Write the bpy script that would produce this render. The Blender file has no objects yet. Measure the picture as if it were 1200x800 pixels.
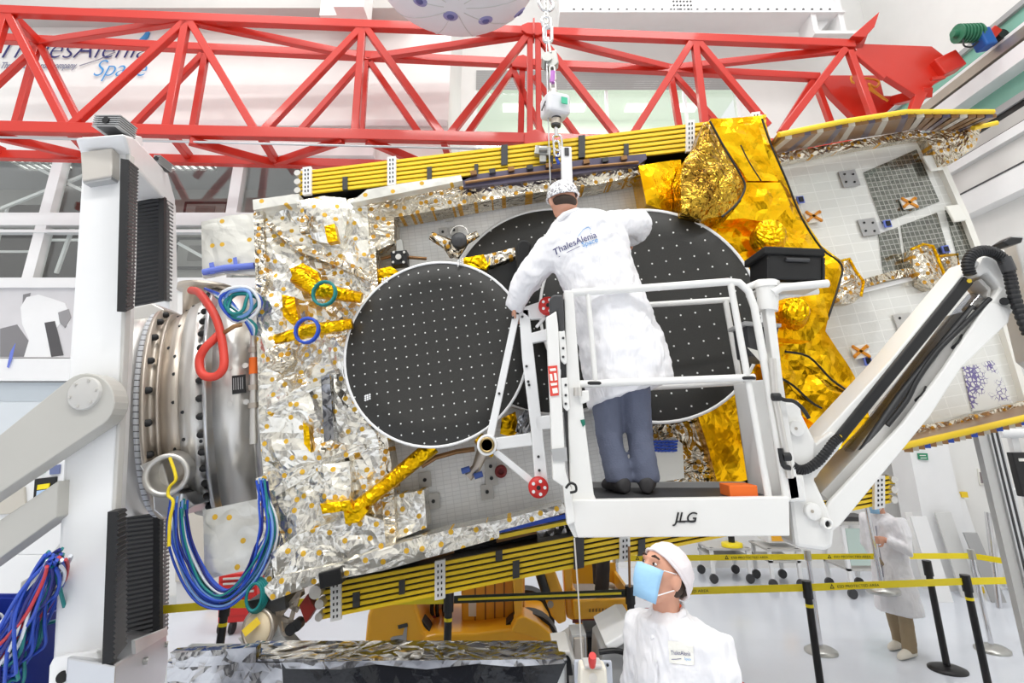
import bpy, bmesh, math, random
from mathutils import Vector as V, Matrix, noise, geometry
random.seed(7)
S = bpy.context.scene
COL = S.collection
PI = math.pi

# ---------------------------------------------------------------- camera
F, CX, CY, TH, HC = 650.0, 600.0, 300.0, math.radians(17.1), 2.3
cd = bpy.data.cameras.new('camera'); cam = bpy.data.objects.new('camera', cd); COL.objects.link(cam)
cd.sensor_fit = 'HORIZONTAL'; cd.sensor_width = 36; cd.lens = F / 1200 * 36
cd.shift_y = -(400 - CY) / 1200; cd.clip_end = 100
cam.location = (0, 0, HC); cam.rotation_euler = (PI / 2 + TH, 0, 0)
S.camera = cam
cT, sT = math.cos(TH), math.sin(TH)

def ray(px, py):
    xc = (px - CX) / F; yc = (CY - py) / F
    return V((xc, cT - yc * sT, sT + yc * cT))
def P(px, py, Y, s=0.0):            # point of the place seen at (px,py) on the upright plane y = Y + s*x
    d = ray(px, py); t = Y / (d.y - s * d.x)
    return V((0, 0, HC)) + d * t
def PX(px, py, X):
    d = ray(px, py); return V((0, 0, HC)) + d * (X / d.x)
def PZ(px, py, Z):
    d = ray(px, py); return V((0, 0, HC)) + d * ((Z - HC) / d.z)

# ---------------------------------------------------------------- materials
def lin(c): return tuple(((x / 255) / 12.92 if x <= 10 else ((x / 255 + .055) / 1.055) ** 2.4) for x in c)
def nodes(name):
    m = bpy.data.materials.new(name); m.use_nodes = True
    nt = m.node_tree; return m, nt, nt.nodes['Principled BSDF']
def coords(nt, kind='Object'):
    t = nt.nodes.new('ShaderNodeTexCoord'); return t.outputs[kind]
def mk(nt, typ, **kw):
    n = nt.nodes.new(typ)
    for k, v in kw.items():
        if k in n.inputs.keys(): n.inputs[k].default_value = v
        else: setattr(n, k, v)
    return n
def bump(nt, b, src, strength, dist=.01, prev=None):
    n = mk(nt, 'ShaderNodeBump'); n.inputs['Strength'].default_value = strength; n.inputs['Distance'].default_value = dist
    nt.links.new(src, n.inputs['Height'])
    if prev: nt.links.new(prev.outputs[0], n.inputs['Normal'])
    nt.links.new(n.outputs[0], b.inputs['Normal']); return n
def mixc(nt, fac, a, bcol):
    n = nt.nodes.new('ShaderNodeMix'); n.data_type = 'RGBA'
    for sock, val in ((n.inputs[0], fac), (n.inputs[6], a), (n.inputs[7], bcol)):
        if hasattr(val, 'is_linked'): nt.links.new(val, sock)
        elif isinstance(val, (int, float)): sock.default_value = val
        else: sock.default_value = (*val, 1)
    return n.outputs[2]
def mat(name, rgb, rough=.45, metal=0.0, var=.04, bmp=0.0, bscale=40, coat=0, spec=.5):
    m, nt, b = nodes(name)
    c = lin(rgb)
    b.inputs['Roughness'].default_value = rough; b.inputs['Metallic'].default_value = metal
    b.inputs['Specular IOR Level'].default_value = spec
    if coat: b.inputs['Coat Weight'].default_value = coat; b.inputs['Coat Roughness'].default_value = .08
    nz = mk(nt, 'ShaderNodeTexNoise', Scale=3.0, Detail=3.0); nt.links.new(coords(nt), nz.inputs['Vector'])
    nt.links.new(mixc(nt, nz.outputs['Fac'], tuple(x * (1 - var) for x in c), tuple(min(1, x * (1 + var)) for x in c)), b.inputs['Base Color'])
    if bmp:
        n2 = mk(nt, 'ShaderNodeTexNoise', Scale=bscale, Detail=4.0); nt.links.new(coords(nt), n2.inputs['Vector'])
        bump(nt, b, n2.outputs['Fac'], bmp)
    return m
def math_(nt, op, a, b=None):
    n = nt.nodes.new('ShaderNodeMath'); n.operation = op
    for i, v in enumerate((a, b)):
        if v is None: continue
        if hasattr(v, 'is_linked'): nt.links.new(v, n.inputs[i])
        else: n.inputs[i].default_value = v
    return n.outputs[0]
def xz(nt, scale=1.0, ang=0.0):
    mp = mk(nt, 'ShaderNodeMapping'); mp.inputs['Rotation'].default_value = (PI / 2, 0, 0)
    mp.inputs['Scale'].default_value = (scale,) * 3
    nt.links.new(coords(nt), mp.inputs['Vector']); return mp.outputs[0]
def foil(name, rgb, rough, dots=None, crink=.5, cscale=9, tint=None, dotscale=7.0, dotr=.14, metal=1.0):
    m, nt, b = nodes(name)
    b.inputs['Metallic'].default_value = 1; b.inputs['Roughness'].default_value = rough
    co = coords(nt)
    n0 = mk(nt, 'ShaderNodeTexNoise', Scale=4.0, Detail=4.0); nt.links.new(co, n0.inputs['Vector'])
    c = lin(rgb); c2 = lin(tint) if tint else tuple(x * .8 for x in c)
    rp = mk(nt, 'ShaderNodeMapRange'); rp.inputs[1].default_value = .4; rp.inputs[2].default_value = .65
    nt.links.new(n0.outputs['Fac'], rp.inputs[0])
    col = mixc(nt, rp.outputs[0], c, c2)
    if dots:
        vo = mk(nt, 'ShaderNodeTexVoronoi', voronoi_dimensions='2D', Scale=dotscale, Randomness=.75)
        nt.links.new(xz(nt), vo.inputs['Vector'])
        d = math_(nt, 'LESS_THAN', vo.outputs['Distance'], dotr)
        col = mixc(nt, d, col, lin(dots))
        nt.links.new(math_(nt, 'SUBTRACT', metal, math_(nt, 'MULTIPLY', d, .75 * metal)), b.inputs['Metallic'])
        nt.links.new(math_(nt, 'ADD', rough, math_(nt, 'MULTIPLY', d, .25)), b.inputs['Roughness'])
    nt.links.new(col, b.inputs['Base Color'])
    # crinkles: creased cells, warped
    wn = mk(nt, 'ShaderNodeTexNoise', Scale=3.0, Detail=2.0); nt.links.new(co, wn.inputs['Vector'])
    va = nt.nodes.new('ShaderNodeVectorMath'); va.operation = 'MULTIPLY_ADD'
    nt.links.new(wn.outputs['Color'], va.inputs[0]); va.inputs[1].default_value = (.35,) * 3; nt.links.new(co, va.inputs[2])
    v1 = mk(nt, 'ShaderNodeTexVoronoi', Scale=cscale, feature='DISTANCE_TO_EDGE'); nt.links.new(va.outputs[0], v1.inputs['Vector'])
    v2 = mk(nt, 'ShaderNodeTexVoronoi', Scale=cscale * 2.7); nt.links.new(va.outputs[0], v2.inputs['Vector'])
    h = math_(nt, 'ADD', v1.outputs['Distance'], math_(nt, 'MULTIPLY', v2.outputs['Distance'], .3))
    bump(nt, b, h, crink, .06)
    return m
def tiles(name, rgb1, rgb2, rgbm, scale=5.0, metal=.7, rough=.2, bw=.5, rh=.2, ms=.03):
    m, nt, b = nodes(name)
    br = mk(nt, 'ShaderNodeTexBrick', Scale=scale); br.offset = 0; br.inputs['Brick Width'].default_value = bw
    br.inputs['Row Height'].default_value = rh; br.inputs['Mortar Size'].default_value = ms
    for k, c in (('Color1', rgb1), ('Color2', rgb2), ('Mortar', rgbm)): br.inputs[k].default_value = (*lin(c), 1)
    nt.links.new(xz(nt), br.inputs['Vector']); nt.links.new(br.outputs['Color'], b.inputs['Base Color'])
    b.inputs['Metallic'].default_value = metal; b.inputs['Roughness'].default_value = rough
    nz = mk(nt, 'ShaderNodeTexNoise', Scale=9.0, Detail=3.0); nt.links.new(coords(nt), nz.inputs['Vector'])
    b1 = bump(nt, b, br.outputs['Fac'], .25, .01); bump(nt, b, nz.outputs['Fac'], .22, .02, b1)
    return m

M = {}
M['wall'] = mat('white_wall_paint', (238, 237, 234), .6)
M['wall_grey'] = mat('pale_grey_wall_paint', (214, 214, 212), .6)
M['white'] = mat('white_enamel', (240, 240, 240), .3)
M['lift_white'] = mat('lift_white_paint', (232, 231, 228), .35, bmp=.03, bscale=60)
M['grey'] = mat('grey_paint', (168, 168, 168), .4)
M['light_grey'] = mat('light_grey_paint', (196, 194, 190), .35)
M['arm_grey'] = mat('warm_grey_paint', (186, 184, 178), .4)
M['dark'] = mat('dark_grey_plastic', (62, 62, 64), .45)
M['black'] = mat('black_plastic', (20, 20, 22), .4)
M['matt_black'] = mat('matt_black', (14, 14, 15), .7)
M['rubber'] = mat('black_rubber', (28, 28, 30), .55)
M['red'] = mat('red_crane_paint', (204, 40, 22), .38, coat=.3)
M['red2'] = mat('red_plastic', (205, 38, 34), .4)
M['green_motor'] = mat('green_motor_paint', (58, 122, 92), .4)
M['blue_gear'] = mat('blue_gearbox_paint', (30, 92, 170), .4)
M['steel'] = mat('brushed_steel', (222, 219, 214), .36, .8, bmp=.05, bscale=90)
M['steel_brown'] = mat('aged_steel', (196, 186, 174), .38, .8, var=.15)
M['chrome'] = mat('polished_chrome', (220, 220, 222), .12, 1)
M['alu'] = mat('aluminium', (205, 206, 208), .3, 1)
M['orange'] = mat('orange_foam', (238, 112, 34), .6)
M['yellow'] = mat('yellow_machine_paint', (250, 182, 32), .4, coat=.2)
M['yellow2'] = mat('yellow_tape', (255, 228, 24), .4)
M['strap'] = mat('yellow_strap', (240, 212, 40), .7)
M['green_glass'] = mat('green_tinted_glass', (132, 186, 168), .25)
M['beige'] = mat('beige_cabinet', (202, 196, 184), .5)
M['blue_box'] = mat('blue_plastic', (30, 52, 150), .4)
M['blue_tape'] = mat('blue_masking_tape', (110, 128, 215), .6)
M['skin'] = mat('skin', (214, 158, 132), .5, var=.08)
M['hair'] = mat('dark_hair', (62, 46, 36), .7)
M['jeans'] = mat('blue_grey_denim', (98, 104, 124), .85, bmp=.3, bscale=120, var=.12)
M['khaki'] = mat('khaki_cotton', (158, 140, 112), .85, bmp=.2)
M['dark_cloth'] = mat('dark_trouser_cloth', (58, 52, 50), .85, bmp=.2)
def cloth(name, rgb):
    m, nt, b = nodes(name); b.inputs['Base Color'].default_value = (*lin(rgb), 1); b.inputs['Roughness'].default_value = .8
    mp = mk(nt, 'ShaderNodeMapping'); mp.inputs['Scale'].default_value = (1, 1, .4); mp.inputs['Rotation'].default_value = (.2, .35, 0); nt.links.new(coords(nt), mp.inputs['Vector'])
    n1 = mk(nt, 'ShaderNodeTexNoise', Scale=9.0, Detail=2.0, Distortion=1.2); nt.links.new(mp.outputs[0], n1.inputs['Vector'])
    n2 = mk(nt, 'ShaderNodeTexNoise', Scale=26.0, Detail=2.0, Distortion=.8); nt.links.new(mp.outputs[0], n2.inputs['Vector'])
    bump(nt, b, math_(nt, 'ADD', n1.outputs['Fac'], math_(nt, 'MULTIPLY', n2.outputs['Fac'], .2)), .45, .06); return m
M['coat'] = cloth('white_cleanroom_cloth', (240, 239, 242))
M['shoe'] = mat('white_overshoe', (232, 226, 212), .6)
M['mask'] = mat('light_blue_mask', (160, 205, 238), .7, bmp=.15, bscale=60)
M['lanyard'] = mat('orange_lanyard', (240, 96, 40), .6)
M['shoe_dark'] = mat('dark_shoe', (46, 44, 46), .6)
M['navy'] = mat('navy_print', (44, 42, 110), .6)
M['sky'] = mat('light_blue_print', (66, 150, 215), .6)
M['grey_print'] = mat('grey_print', (140, 140, 160), .6)
M['paper'] = mat('white_paper', (240, 238, 230), .7)
M['green_sign'] = mat('green_sign', (40, 140, 100), .5)
M['gold_wrap'] = foil('gold_wrapped_foil', (240, 190, 20), .28, crink=.5, cscale=14, tint=(222, 158, 10))
M['gold'] = foil('gold_foil', (252, 200, 28), .24, crink=.22, cscale=5, tint=(236, 170, 12))
M['gold_dark'] = foil('amber_see_through_foil', (214, 172, 60), .2, crink=.7, cscale=11, tint=(150, 112, 40))
KD = (226, 178, 52)
M['silver'] = foil('silver_foil_with_yellow_dots', (244, 241, 233), .22, dots=KD, crink=.36, cscale=6.5, tint=(232, 227, 214), dotscale=9.5, dotr=.14, metal=.9)
M['silver_fine'] = foil('fine_silver_foil_with_patches', (228, 220, 204), .25, dots=(205, 150, 40), crink=.6, cscale=12, tint=(190, 178, 156), dotscale=13, dotr=.2)
M['wing_foil'] = foil('white_silver_sheet_with_dots', (240, 238, 230), .3, dots=KD, crink=.2, cscale=4, dotscale=6.5, dotr=.1, metal=.5)
M['table_foil'] = foil('plain_silver_wrap', (190, 190, 192), .14, crink=.5, cscale=6, tint=(120, 120, 124))
M['black_film'] = mat('glossy_black_film', (16, 18, 24), .12, bmp=.5, bscale=9)
M['osr'] = tiles('white_mirror_tiles', (246, 246, 245), (240, 240, 239), (228, 228, 227), 5.0, .12, .3, .25, .125, .01)
M['osr_big'] = tiles('silver_mirror_tiles', (232, 232, 227), (226, 226, 222), (242, 242, 238), 3.2, .3, .25, .5, .25, .012)
M['osr_grey'] = tiles('reflective_grey_tiles', (132, 133, 126), (108, 110, 104), (176, 176, 170), 6.0, .9, .16, .25, .25, .02)
M['panel_yellow'] = mat('yellow_panel_edge', (255, 212, 44), .4, var=.1)
M['silver_plain'] = mat('silver_paint', (190, 190, 186), .3, .8)
M['copper'] = mat('copper_brown_film', (150, 112, 74), .3, .6, var=.2)
M['violet'] = mat('violet_blue_film', (98, 92, 112), .3, .4, var=.4)
for k, c in (('w_blue', (40, 80, 190)), ('w_teal', (20, 128, 128)), ('w_white', (232, 235, 240)), ('w_light', (120, 160, 220)), ('w_red', (200, 50, 60)), ('w_navy', (24, 32, 120))):
    M[k] = mat('cable_' + k[2:], c, .45)

def glass(name, tint=(1, 1, 1), refl=.12):
    m = bpy.data.materials.new(name); m.use_nodes = True; nt = m.node_tree; nt.nodes.clear()
    o = nt.nodes.new('ShaderNodeOutputMaterial'); mx = nt.nodes.new('ShaderNodeMixShader')
    tr = nt.nodes.new('ShaderNodeBsdfTransparent'); gl = nt.nodes.new('ShaderNodeBsdfGlossy')
    tr.inputs[0].default_value = (*tint, 1); gl.inputs['Roughness'].default_value = .02
    mx.inputs[0].default_value = refl
    nt.links.new(tr.outputs[0], mx.inputs[1]); nt.links.new(gl.outputs[0], mx.inputs[2]); nt.links.new(mx.outputs[0], o.inputs[0])
    return m
M['glass'] = glass('window_glass', (.93, .95, .94), .1)
M['clear_plastic'] = glass('clear_plastic_sheet', (.72, .73, .77), .16)
def emit(name, rgb, st):
    m, nt, b = nodes(name); b.inputs['Base Color'].default_value = (*lin(rgb), 1)
    b.inputs['Emission Color'].default_value = (*lin(rgb), 1); b.inputs['Emission Strength'].default_value = st; return m
M['lamp'] = emit('lamp_panel', (255, 255, 250), 1.5)
M['glow_room'] = emit('glowing_pale_green_room', (228, 236, 222), .35)  # room surfaces glow by themselves in place of light falling on them

# white dots in rows on black carbon
def carbon(name, sp, r):
    m, nt, b = nodes(name)
    sx = nt.nodes.new('ShaderNodeSeparateXYZ'); nt.links.new(coords(nt), sx.inputs[0])
    fx = math_(nt, 'SUBTRACT', math_(nt, 'FRACT', math_(nt, 'DIVIDE', sx.outputs['X'], sp)), .5)
    fz = math_(nt, 'SUBTRACT', math_(nt, 'FRACT', math_(nt, 'DIVIDE', sx.outputs['Z'], sp)), .5)
    d = math_(nt, 'SQRT', math_(nt, 'ADD', math_(nt, 'MULTIPLY', fx, fx), math_(nt, 'MULTIPLY', fz, fz)))
    k = math_(nt, 'LESS_THAN', d, r / sp)
    nz = mk(nt, 'ShaderNodeTexNoise', Scale=160.0, Detail=2.0); nt.links.new(coords(nt), nz.inputs['Vector'])
    base = mixc(nt, nz.outputs['Fac'], lin((34, 33, 31)), lin((52, 51, 48)))
    nt.links.new(mixc(nt, k, base, lin((225, 225, 222))), b.inputs['Base Color'])
    b.inputs['Roughness'].default_value = .5
    return m
M['carbon_fine'] = carbon('black_carbon_fine_dots', .066, .0046)
M['carbon_wide'] = carbon('black_carbon_wide_dots', .098, .006)
# floor
def floor_mat():
    m, nt, b = nodes('pale_blue_epoxy_floor')
    n = mk(nt, 'ShaderNodeTexNoise', Scale=1.3, Detail=5.0); nt.links.new(coords(nt), n.inputs['Vector'])
    nt.links.new(mixc(nt, n.outputs['Fac'], lin((216, 222, 233)), lin((230, 235, 243))), b.inputs['Base Color'])
    b.inputs['Roughness'].default_value = .16
    n2 = mk(nt, 'ShaderNodeTexNoise', Scale=14.0, Detail=3.0); nt.links.new(coords(nt), n2.inputs['Vector'])
    bump(nt, b, n2.outputs['Fac'], .04, .01); return m
M['floor'] = floor_mat()
def bellows_mat():
    m, nt, b = nodes('black_bellows_fabric'); b.inputs['Base Color'].default_value = (*lin((24, 24, 27)), 1)
    b.inputs['Roughness'].default_value = .5; return m
M['bellows'] = bellows_mat()
def net_mat():
    m, nt, b = nodes('white_hair_net')
    v = mk(nt, 'ShaderNodeTexVoronoi', Scale=38.0, feature='DISTANCE_TO_EDGE'); nt.links.new(coords(nt), v.inputs['Vector'])
    k = math_(nt, 'LESS_THAN', v.outputs['Distance'], .12)
    nt.links.new(mixc(nt, k, lin((172, 170, 172)), lin((244, 244, 246))), b.inputs['Base Color']); b.inputs['Roughness'].default_value = .7
    bump(nt, b, v.outputs['Distance'], .4, .01); return m
M['net'] = net_mat()
M['cap'] = mat('white_bouffant_cap', (232, 224, 226), .75, bmp=.35, bscale=45)
# ---------------------------------------------------------------- mesh builder
MW = {}
class MB:
    def __init__(s): s.v = []; s.f = []; s.mi = []; s.sm = []
    def add(s, vs, fs, mi=0, smooth=False):
        o = len(s.v); s.v += [V(x) for x in vs]
        for f in fs: s.f.append([i + o for i in f]); s.mi.append(mi); s.sm.append(smooth)
        return s
    def hexa(s, a, b, mi=0):         # two matching loops of points
        n = len(a); fs = [list(range(n)), list(range(n, 2 * n))] + [[i, (i + 1) % n, n + (i + 1) % n, n + i] for i in range(n)]
        return s.add(list(a) + list(b), fs, mi)
    def prism(s, pts, vec, mi=0):
        vec = V(vec); return s.hexa(pts, [p + vec for p in pts], mi)
    def box(s, lo, hi, mi=0):
        x0, y0, z0 = lo; x1, y1, z1 = hi
        return s.prism([V((x0, y0, z0)), V((x1, y0, z0)), V((x1, y0, z1)), V((x0, y0, z1))], (0, y1 - y0, 0), mi)
    def obox(s, c, ax, ay, az, mi=0):  # centre and three half-axis vectors
        c, ax, ay, az = V(c), V(ax), V(ay), V(az)
        return s.prism([c - ax - ay - az, c + ax - ay - az, c + ax - ay + az, c - ax - ay + az], ay * 2, mi)
    def bar(s, p0, p1, w, h=None, up=(0, 0, 1), mi=0):
        p0, p1 = V(p0), V(p1); d = (p1 - p0).normalized(); h = h or w
        u = V(up); u = u - d * u.dot(d)
        if u.length < 1e-3: u = V((1, 0, 0)) - d * d.x
        u.normalize(); r = d.cross(u)
        q = [r * a * w / 2 + u * b * h / 2 for a, b in ((-1, -1), (1, -1), (1, 1), (-1, 1))]
        return s.hexa([p0 + k for k in q], [p1 + k for k in q], mi)
    def loft(s, rings, mi=0, smooth=True, caps=True, closed=False):
        n = len(rings[0]); vs = [p for r in rings for p in r]; fs = []
        m = len(rings)
        for i in range(m if closed else m - 1):
            for j in range(n):
                a, b = i * n, ((i + 1) % m) * n
                fs.append([a + j, a + (j + 1) % n, b + (j + 1) % n, b + j])
        s.add(vs, fs, mi, smooth)
        if caps and not closed:
            s.add(rings[0], [list(range(n))], mi); s.add(rings[-1], [list(range(n))], mi)
        return s
    def tube(s, pts, r, n=8, mi=0, smooth=True, caps=True, closed=False, flat=None):
        pts = [V(p) for p in pts]; m = len(pts); rings = []
        u = None
        for i, p in enumerate(pts):
            a = pts[i - 1] if (i > 0 or closed) else p; b = pts[(i + 1) % m] if (i < m - 1 or closed) else p
            d = (b - a).normalized()
            if u is None:
                u = V((0, 0, 1)) if abs(d.z) < .9 else V((0, 1, 0))
            u = (u - d * u.dot(d)).normalized(); w = d.cross(u)
            rr = r[i] if isinstance(r, (list, tuple)) else r
            k = flat or 1
            rings.append([p + (u * math.cos(2 * PI * j / n) + w * math.sin(2 * PI * j / n) * k) * rr for j in range(n)])
        return s.loft(rings, mi, smooth, caps, closed)
    def cyl(s, p0, p1, r, r1=None, n=24, mi=0, smooth=True):
        return s.tube([p0, p1], [r, r if r1 is None else r1], n, mi, smooth)
    def revolve(s, c, axis, prof, n=48, mi=0, smooth=True, caps=True, mis=None):   # prof: (distance along axis, radius)
        c, a = V(c), V(axis).normalized(); u = V((0, 0, 1)); u = u - a * u.dot(a)
        if u.length < .01: u = V((1, 0, 0))
        u.normalize(); w = a.cross(u)
        rings = [[c + a * t + (u * math.cos(2 * PI * j / n) + w * math.sin(2 * PI * j / n)) * r for j in range(n)] for t, r in prof]
        return s.loft(rings, mi, smooth, caps)
    def ball(s, c, r, n=14, mi=0, ax=None):
        c = V(c); r = (r, r, r) if isinstance(r, (int, float)) else r
        A = ax or (V((1, 0, 0)), V((0, 1, 0)), V((0, 0, 1))); m = n // 2 + 1; rings = []
        for i in range(m + 1):
            t = PI * (i + .02) / (m + .04); st, ct = math.sin(t), math.cos(t)
            rings.append([c + A[0] * (r[0] * st * math.cos(2 * PI * j / n)) + A[1] * (r[1] * st * math.sin(2 * PI * j / n)) + A[2] * (r[2] * ct) for j in range(n)])
        return s.loft(rings, mi)
    def build(s, name, mats, parent=None, bevel=0, segs=2, auto=False):
        me = bpy.data.meshes.new(name)
        inv = MW[parent.name].inverted() if parent else None
        me.from_pydata([(inv @ p) if inv else p for p in s.v], [], s.f)
        for i, p in enumerate(me.polygons): p.material_index = s.mi[i]; p.use_smooth = s.sm[i]
        for m in (mats if isinstance(mats, (list, tuple)) else [mats]): me.materials.append(M[m] if isinstance(m, str) else m)
        bm = bmesh.new(); bm.from_mesh(me); bmesh.ops.recalc_face_normals(bm, faces=bm.faces); bm.to_mesh(me); bm.free()
        o = bpy.data.objects.new(name, me); COL.objects.link(o)
        if parent: o.parent = parent; MW[o.name] = MW[parent.name]
        else: MW[o.name] = Matrix.Identity(4)
        if bevel:
            b = o.modifiers.new('bevel', 'BEVEL'); b.width = bevel; b.segments = segs; b.limit_method = 'ANGLE'; b.angle_limit = .6
        return o

def thing(name, label, cat, loc, rot=None, group=None):
    o = bpy.data.objects.new(name, None); COL.objects.link(o); o.empty_display_size = .1
    o.location = loc
    if rot: o.rotation_euler = rot
    MW[o.name] = Matrix.Translation(V(loc)) @ (__import__('mathutils').Euler(rot).to_matrix().to_4x4() if rot else Matrix.Identity(4))
    tag(o, label, cat, group); return o
def tag(o, label, cat, group=None):
    o['label'] = label; o['category'] = cat
    if group: o['group'] = group
    return o
def struct(o): o['kind'] = 'structure'; return o
def lab(o, s): o['label'] = s; return o
def kids(o): return [c for c in bpy.data.objects if c.parent == o]
def dup(o, loc, label, parent=None):
    c = o.copy(); COL.objects.link(c)
    if parent: c.parent = parent
    else: c.location = loc; c['label'] = label
    for ch in kids(o): dup(ch, None, None, c)
    return c
def words(s, org, right, up, size, m, name, parent=None, shear=0, extr=.002, width=None, thin=0):
    cu = bpy.data.curves.new('t', 'FONT'); cu.body = s; cu.size = size; cu.shear = shear; cu.extrude = extr; cu.offset = -thin
    t = bpy.data.objects.new('t', cu); COL.objects.link(t); bpy.context.view_layer.update()
    me = bpy.data.meshes.new_from_object(t.evaluated_get(bpy.context.evaluated_depsgraph_get()))
    bpy.data.objects.remove(t); bpy.data.curves.remove(cu)
    r = V(right).normalized(); u = V(up); u = (u - r * u.dot(r)).normalized(); nrm = r.cross(u)
    k = 1.0
    if width and len(me.vertices): k = width / max(v.co.x for v in me.vertices)
    mb = MB(); mb.add([V(org) + r * (v.co.x * k) + u * v.co.y + nrm * v.co.z for v in me.vertices], [list(p.vertices) for p in me.polygons])
    bpy.data.meshes.remove(me)
    return mb.build(name, m, parent)
def poly(pts, Y, s=0): return [P(x, y, Y, s) for x, y in pts]
def pslab(pts, Y, depth, s=0, mb=None, mi=0):    # outline on the upright plane, given thickness
    mb = mb or MB(); return mb.prism(poly(pts, Y, s), (0, depth, 0), mi)
def spline(pts, k=6):
    pts = [V(p) for p in pts]; out = []
    for i in range(len(pts) - 1):
        p0 = pts[max(i - 1, 0)]; p1 = pts[i]; p2 = pts[i + 1]; p3 = pts[min(i + 2, len(pts) - 1)]
        for j in range(k):
            t = j / k; out.append(.5 * ((2 * p1) + (p2 - p0) * t + (2 * p0 - 5 * p1 + 4 * p2 - p3) * t * t + (3 * p1 - p0 - 3 * p2 + p3) * t ** 3))
    return out + [pts[-1]]

def fold(x, z, seed, sc, aniso=1.0, ang=0.0):
    ca, sa = math.cos(ang), math.sin(ang)
    u = (x * ca + z * sa) * sc; w = (-x * sa + z * ca) * sc * aniso
    wx = noise.noise((u * .6, w * .6, seed)) * .7; wz = noise.noise((u * .6, w * .6, seed + 9)) * .7
    d, _ = noise.voronoi((u + wx, w + wz, seed * 3.1)); d2, _ = noise.voronoi((u * 2.3 + wz, w * 2.3 + wx, seed * 3.1 + 5))
    return (d[1] - d[0]) + .35 * (d2[1] - d2[0]) + .5 * noise.noise((u * .8, w * .8, seed + 3))
def inside(p, poly_):
    c = False; n = len(poly_); j = n - 1
    for i in range(n):
        a, b = poly_[i], poly_[j]
        if (a[1] > p[1]) != (b[1] > p[1]) and p[0] < (b[0] - a[0]) * (p[1] - a[1]) / (b[1] - a[1]) + a[0]: c = not c
        j = i
    return c
def sheet(pts, Y, back, step=.035, amp=.03, seed=1, sc=3.0, s=0.0, aniso=1.0, ang=0.0, bulge=0.0, mb=None, mi=0, smooth=False, edge=.3):
    """crumpled foil laid over an outline: triangulated front with folds, sides and a back"""
    mb = mb or MB()
    W = [P(x, y, Y, s) for x, y in pts]
    loop = []
    for i, a in enumerate(W):
        b = W[(i + 1) % len(W)]; n = max(1, int((b - a).length / step))
        for k in range(n):
            q = a.lerp(b, k / n); loop.append((q.x, q.z))
    x0 = min(p[0] for p in loop); x1 = max(p[0] for p in loop); z0 = min(p[1] for p in loop); z1 = max(p[1] for p in loop)
    rnd = random.Random(seed); inner = []
    def dist(p):
        m = 9
        for i, a in enumerate(W):
            b = W[(i + 1) % len(W)]; ex, ez = b.x - a.x, b.z - a.z; L = ex * ex + ez * ez
            t = max(0, min(1, ((p[0] - a.x) * ex + (p[1] - a.z) * ez) / L)) if L else 0
            m = min(m, math.hypot(p[0] - a.x - ex * t, p[1] - a.z - ez * t))
        return m
    row = 0; z = z0
    while z < z1:
        x = x0 + (row % 2) * step / 2
        while x < x1:
            p = (x + rnd.uniform(-.22, .22) * step, z + rnd.uniform(-.22, .22) * step)
            if inside(p, loop) and dist(p) > step * .45: inner.append(p)
            x += step
        z += step * .87; row += 1
    allp = [V(p) for p in loop + inner]; nl = len(loop)
    vo, eo, fo, *_ = geometry.delaunay_2d_cdt(allp, [(i, (i + 1) % nl) for i in range(nl)], [], 1, 1e-6)
    out = []
    for p in vo:
        dd = dist((p.x, p.y)); e = min(1, edge + dd / .12)
        y = Y + s * p.x - amp * e * fold(p.x, p.y, seed, sc, aniso, ang) - bulge * (1 - math.exp(-dd / .15))
        out.append(V((p.x, y, p.y)))
    mb.add(out, [list(f) for f in fo], mi, smooth)
    # sides from the outline vertices
    lv = out[:nl]; bk = [V((p.x, Y + s * p.x + back, p.z)) for p in lv]
    mb.add(lv + bk, [[i, (i + 1) % nl, nl + (i + 1) % nl, nl + i] for i in range(nl)] + [list(range(nl, 2 * nl))], mi)
    return mb
WORLD, LAMP, EXPO = 1.22, 130, -0.13
# ================================================================ SETTING
def sbox(name, lo, hi, m, bevel=0): return struct(MB().box(lo, hi).build(name, m, bevel=bevel))
sbox('floor', (-12, -7, -.1), (8.3, 13, 0), 'floor')
YB, YL, XR = 10.6, 8.6, 8.1            # back wall, control-room front, right wall
XC = -1.12                             # corner where the control room ends
# back wall with the opening of the upper window strip
wz0 = P(700, 196, YB).z; wz1 = P(700, 83, YB).z
wx0 = P(557, 150, YB).x; wx1 = P(866, 130, YB).x
mb = MB(); mb.box((XC - .3, YB, 0), (XR, YB + .2, wz0)).box((XC - .3, YB, wz1), (XR, YB + .2, 12)).box((XC - .3, YB, wz0), (wx0, YB + .2, wz1)).box((wx1, YB, wz0), (XR, YB + .2, wz1))
struct(mb.build('wall_back', 'wall'))
# the strip window: pane, blind box with slats, the room behind with self-glowing walls
w = MB().box((wx0, YB + .04, wz0), (wx1, YB + .06, wz1)).build('window_2', 'glass'); struct(w)
bl = MB(); zb0 = P(700, 106, YB).z
for i in range(9):
    z = zb0 + (wz1 - zb0) * (i + .5) / 9; bl.obox(((wx0 + wx1) / 2, YB - .02, z), ((wx1 - wx0) / 2, 0, 0), (0, .02, .014), (0, -.007, .022))
bl.build('blind', 'grey', w)
fr = MB()
for x in (wx0, (wx0 + wx1) * .5, wx1 - .4 * (wx1 - wx0) / 2, wx1): fr.box((x - .03, YB - .01, wz0), (x + .03, YB + .08, zb0))
fr.box((wx0, YB - .03, wz0 - .06), (wx1, YB + .08, wz0)); fr.build('window_frame', 'white', w)
struct(MB().box((wx0 - .6, YB + 2.5, wz0 - 1), (wx1 + .6, YB + 2.6, wz1 + .6)).build('wall_upper_room', 'glow_room'))
rl = MB().box((wx0 - .6, YB + .2, wz1 + .25), (wx1 + .6, YB + 2.5, wz1 + .35)).build('ceiling_upper_room', 'glow_room'); struct(rl)
lp = MB()
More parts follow.
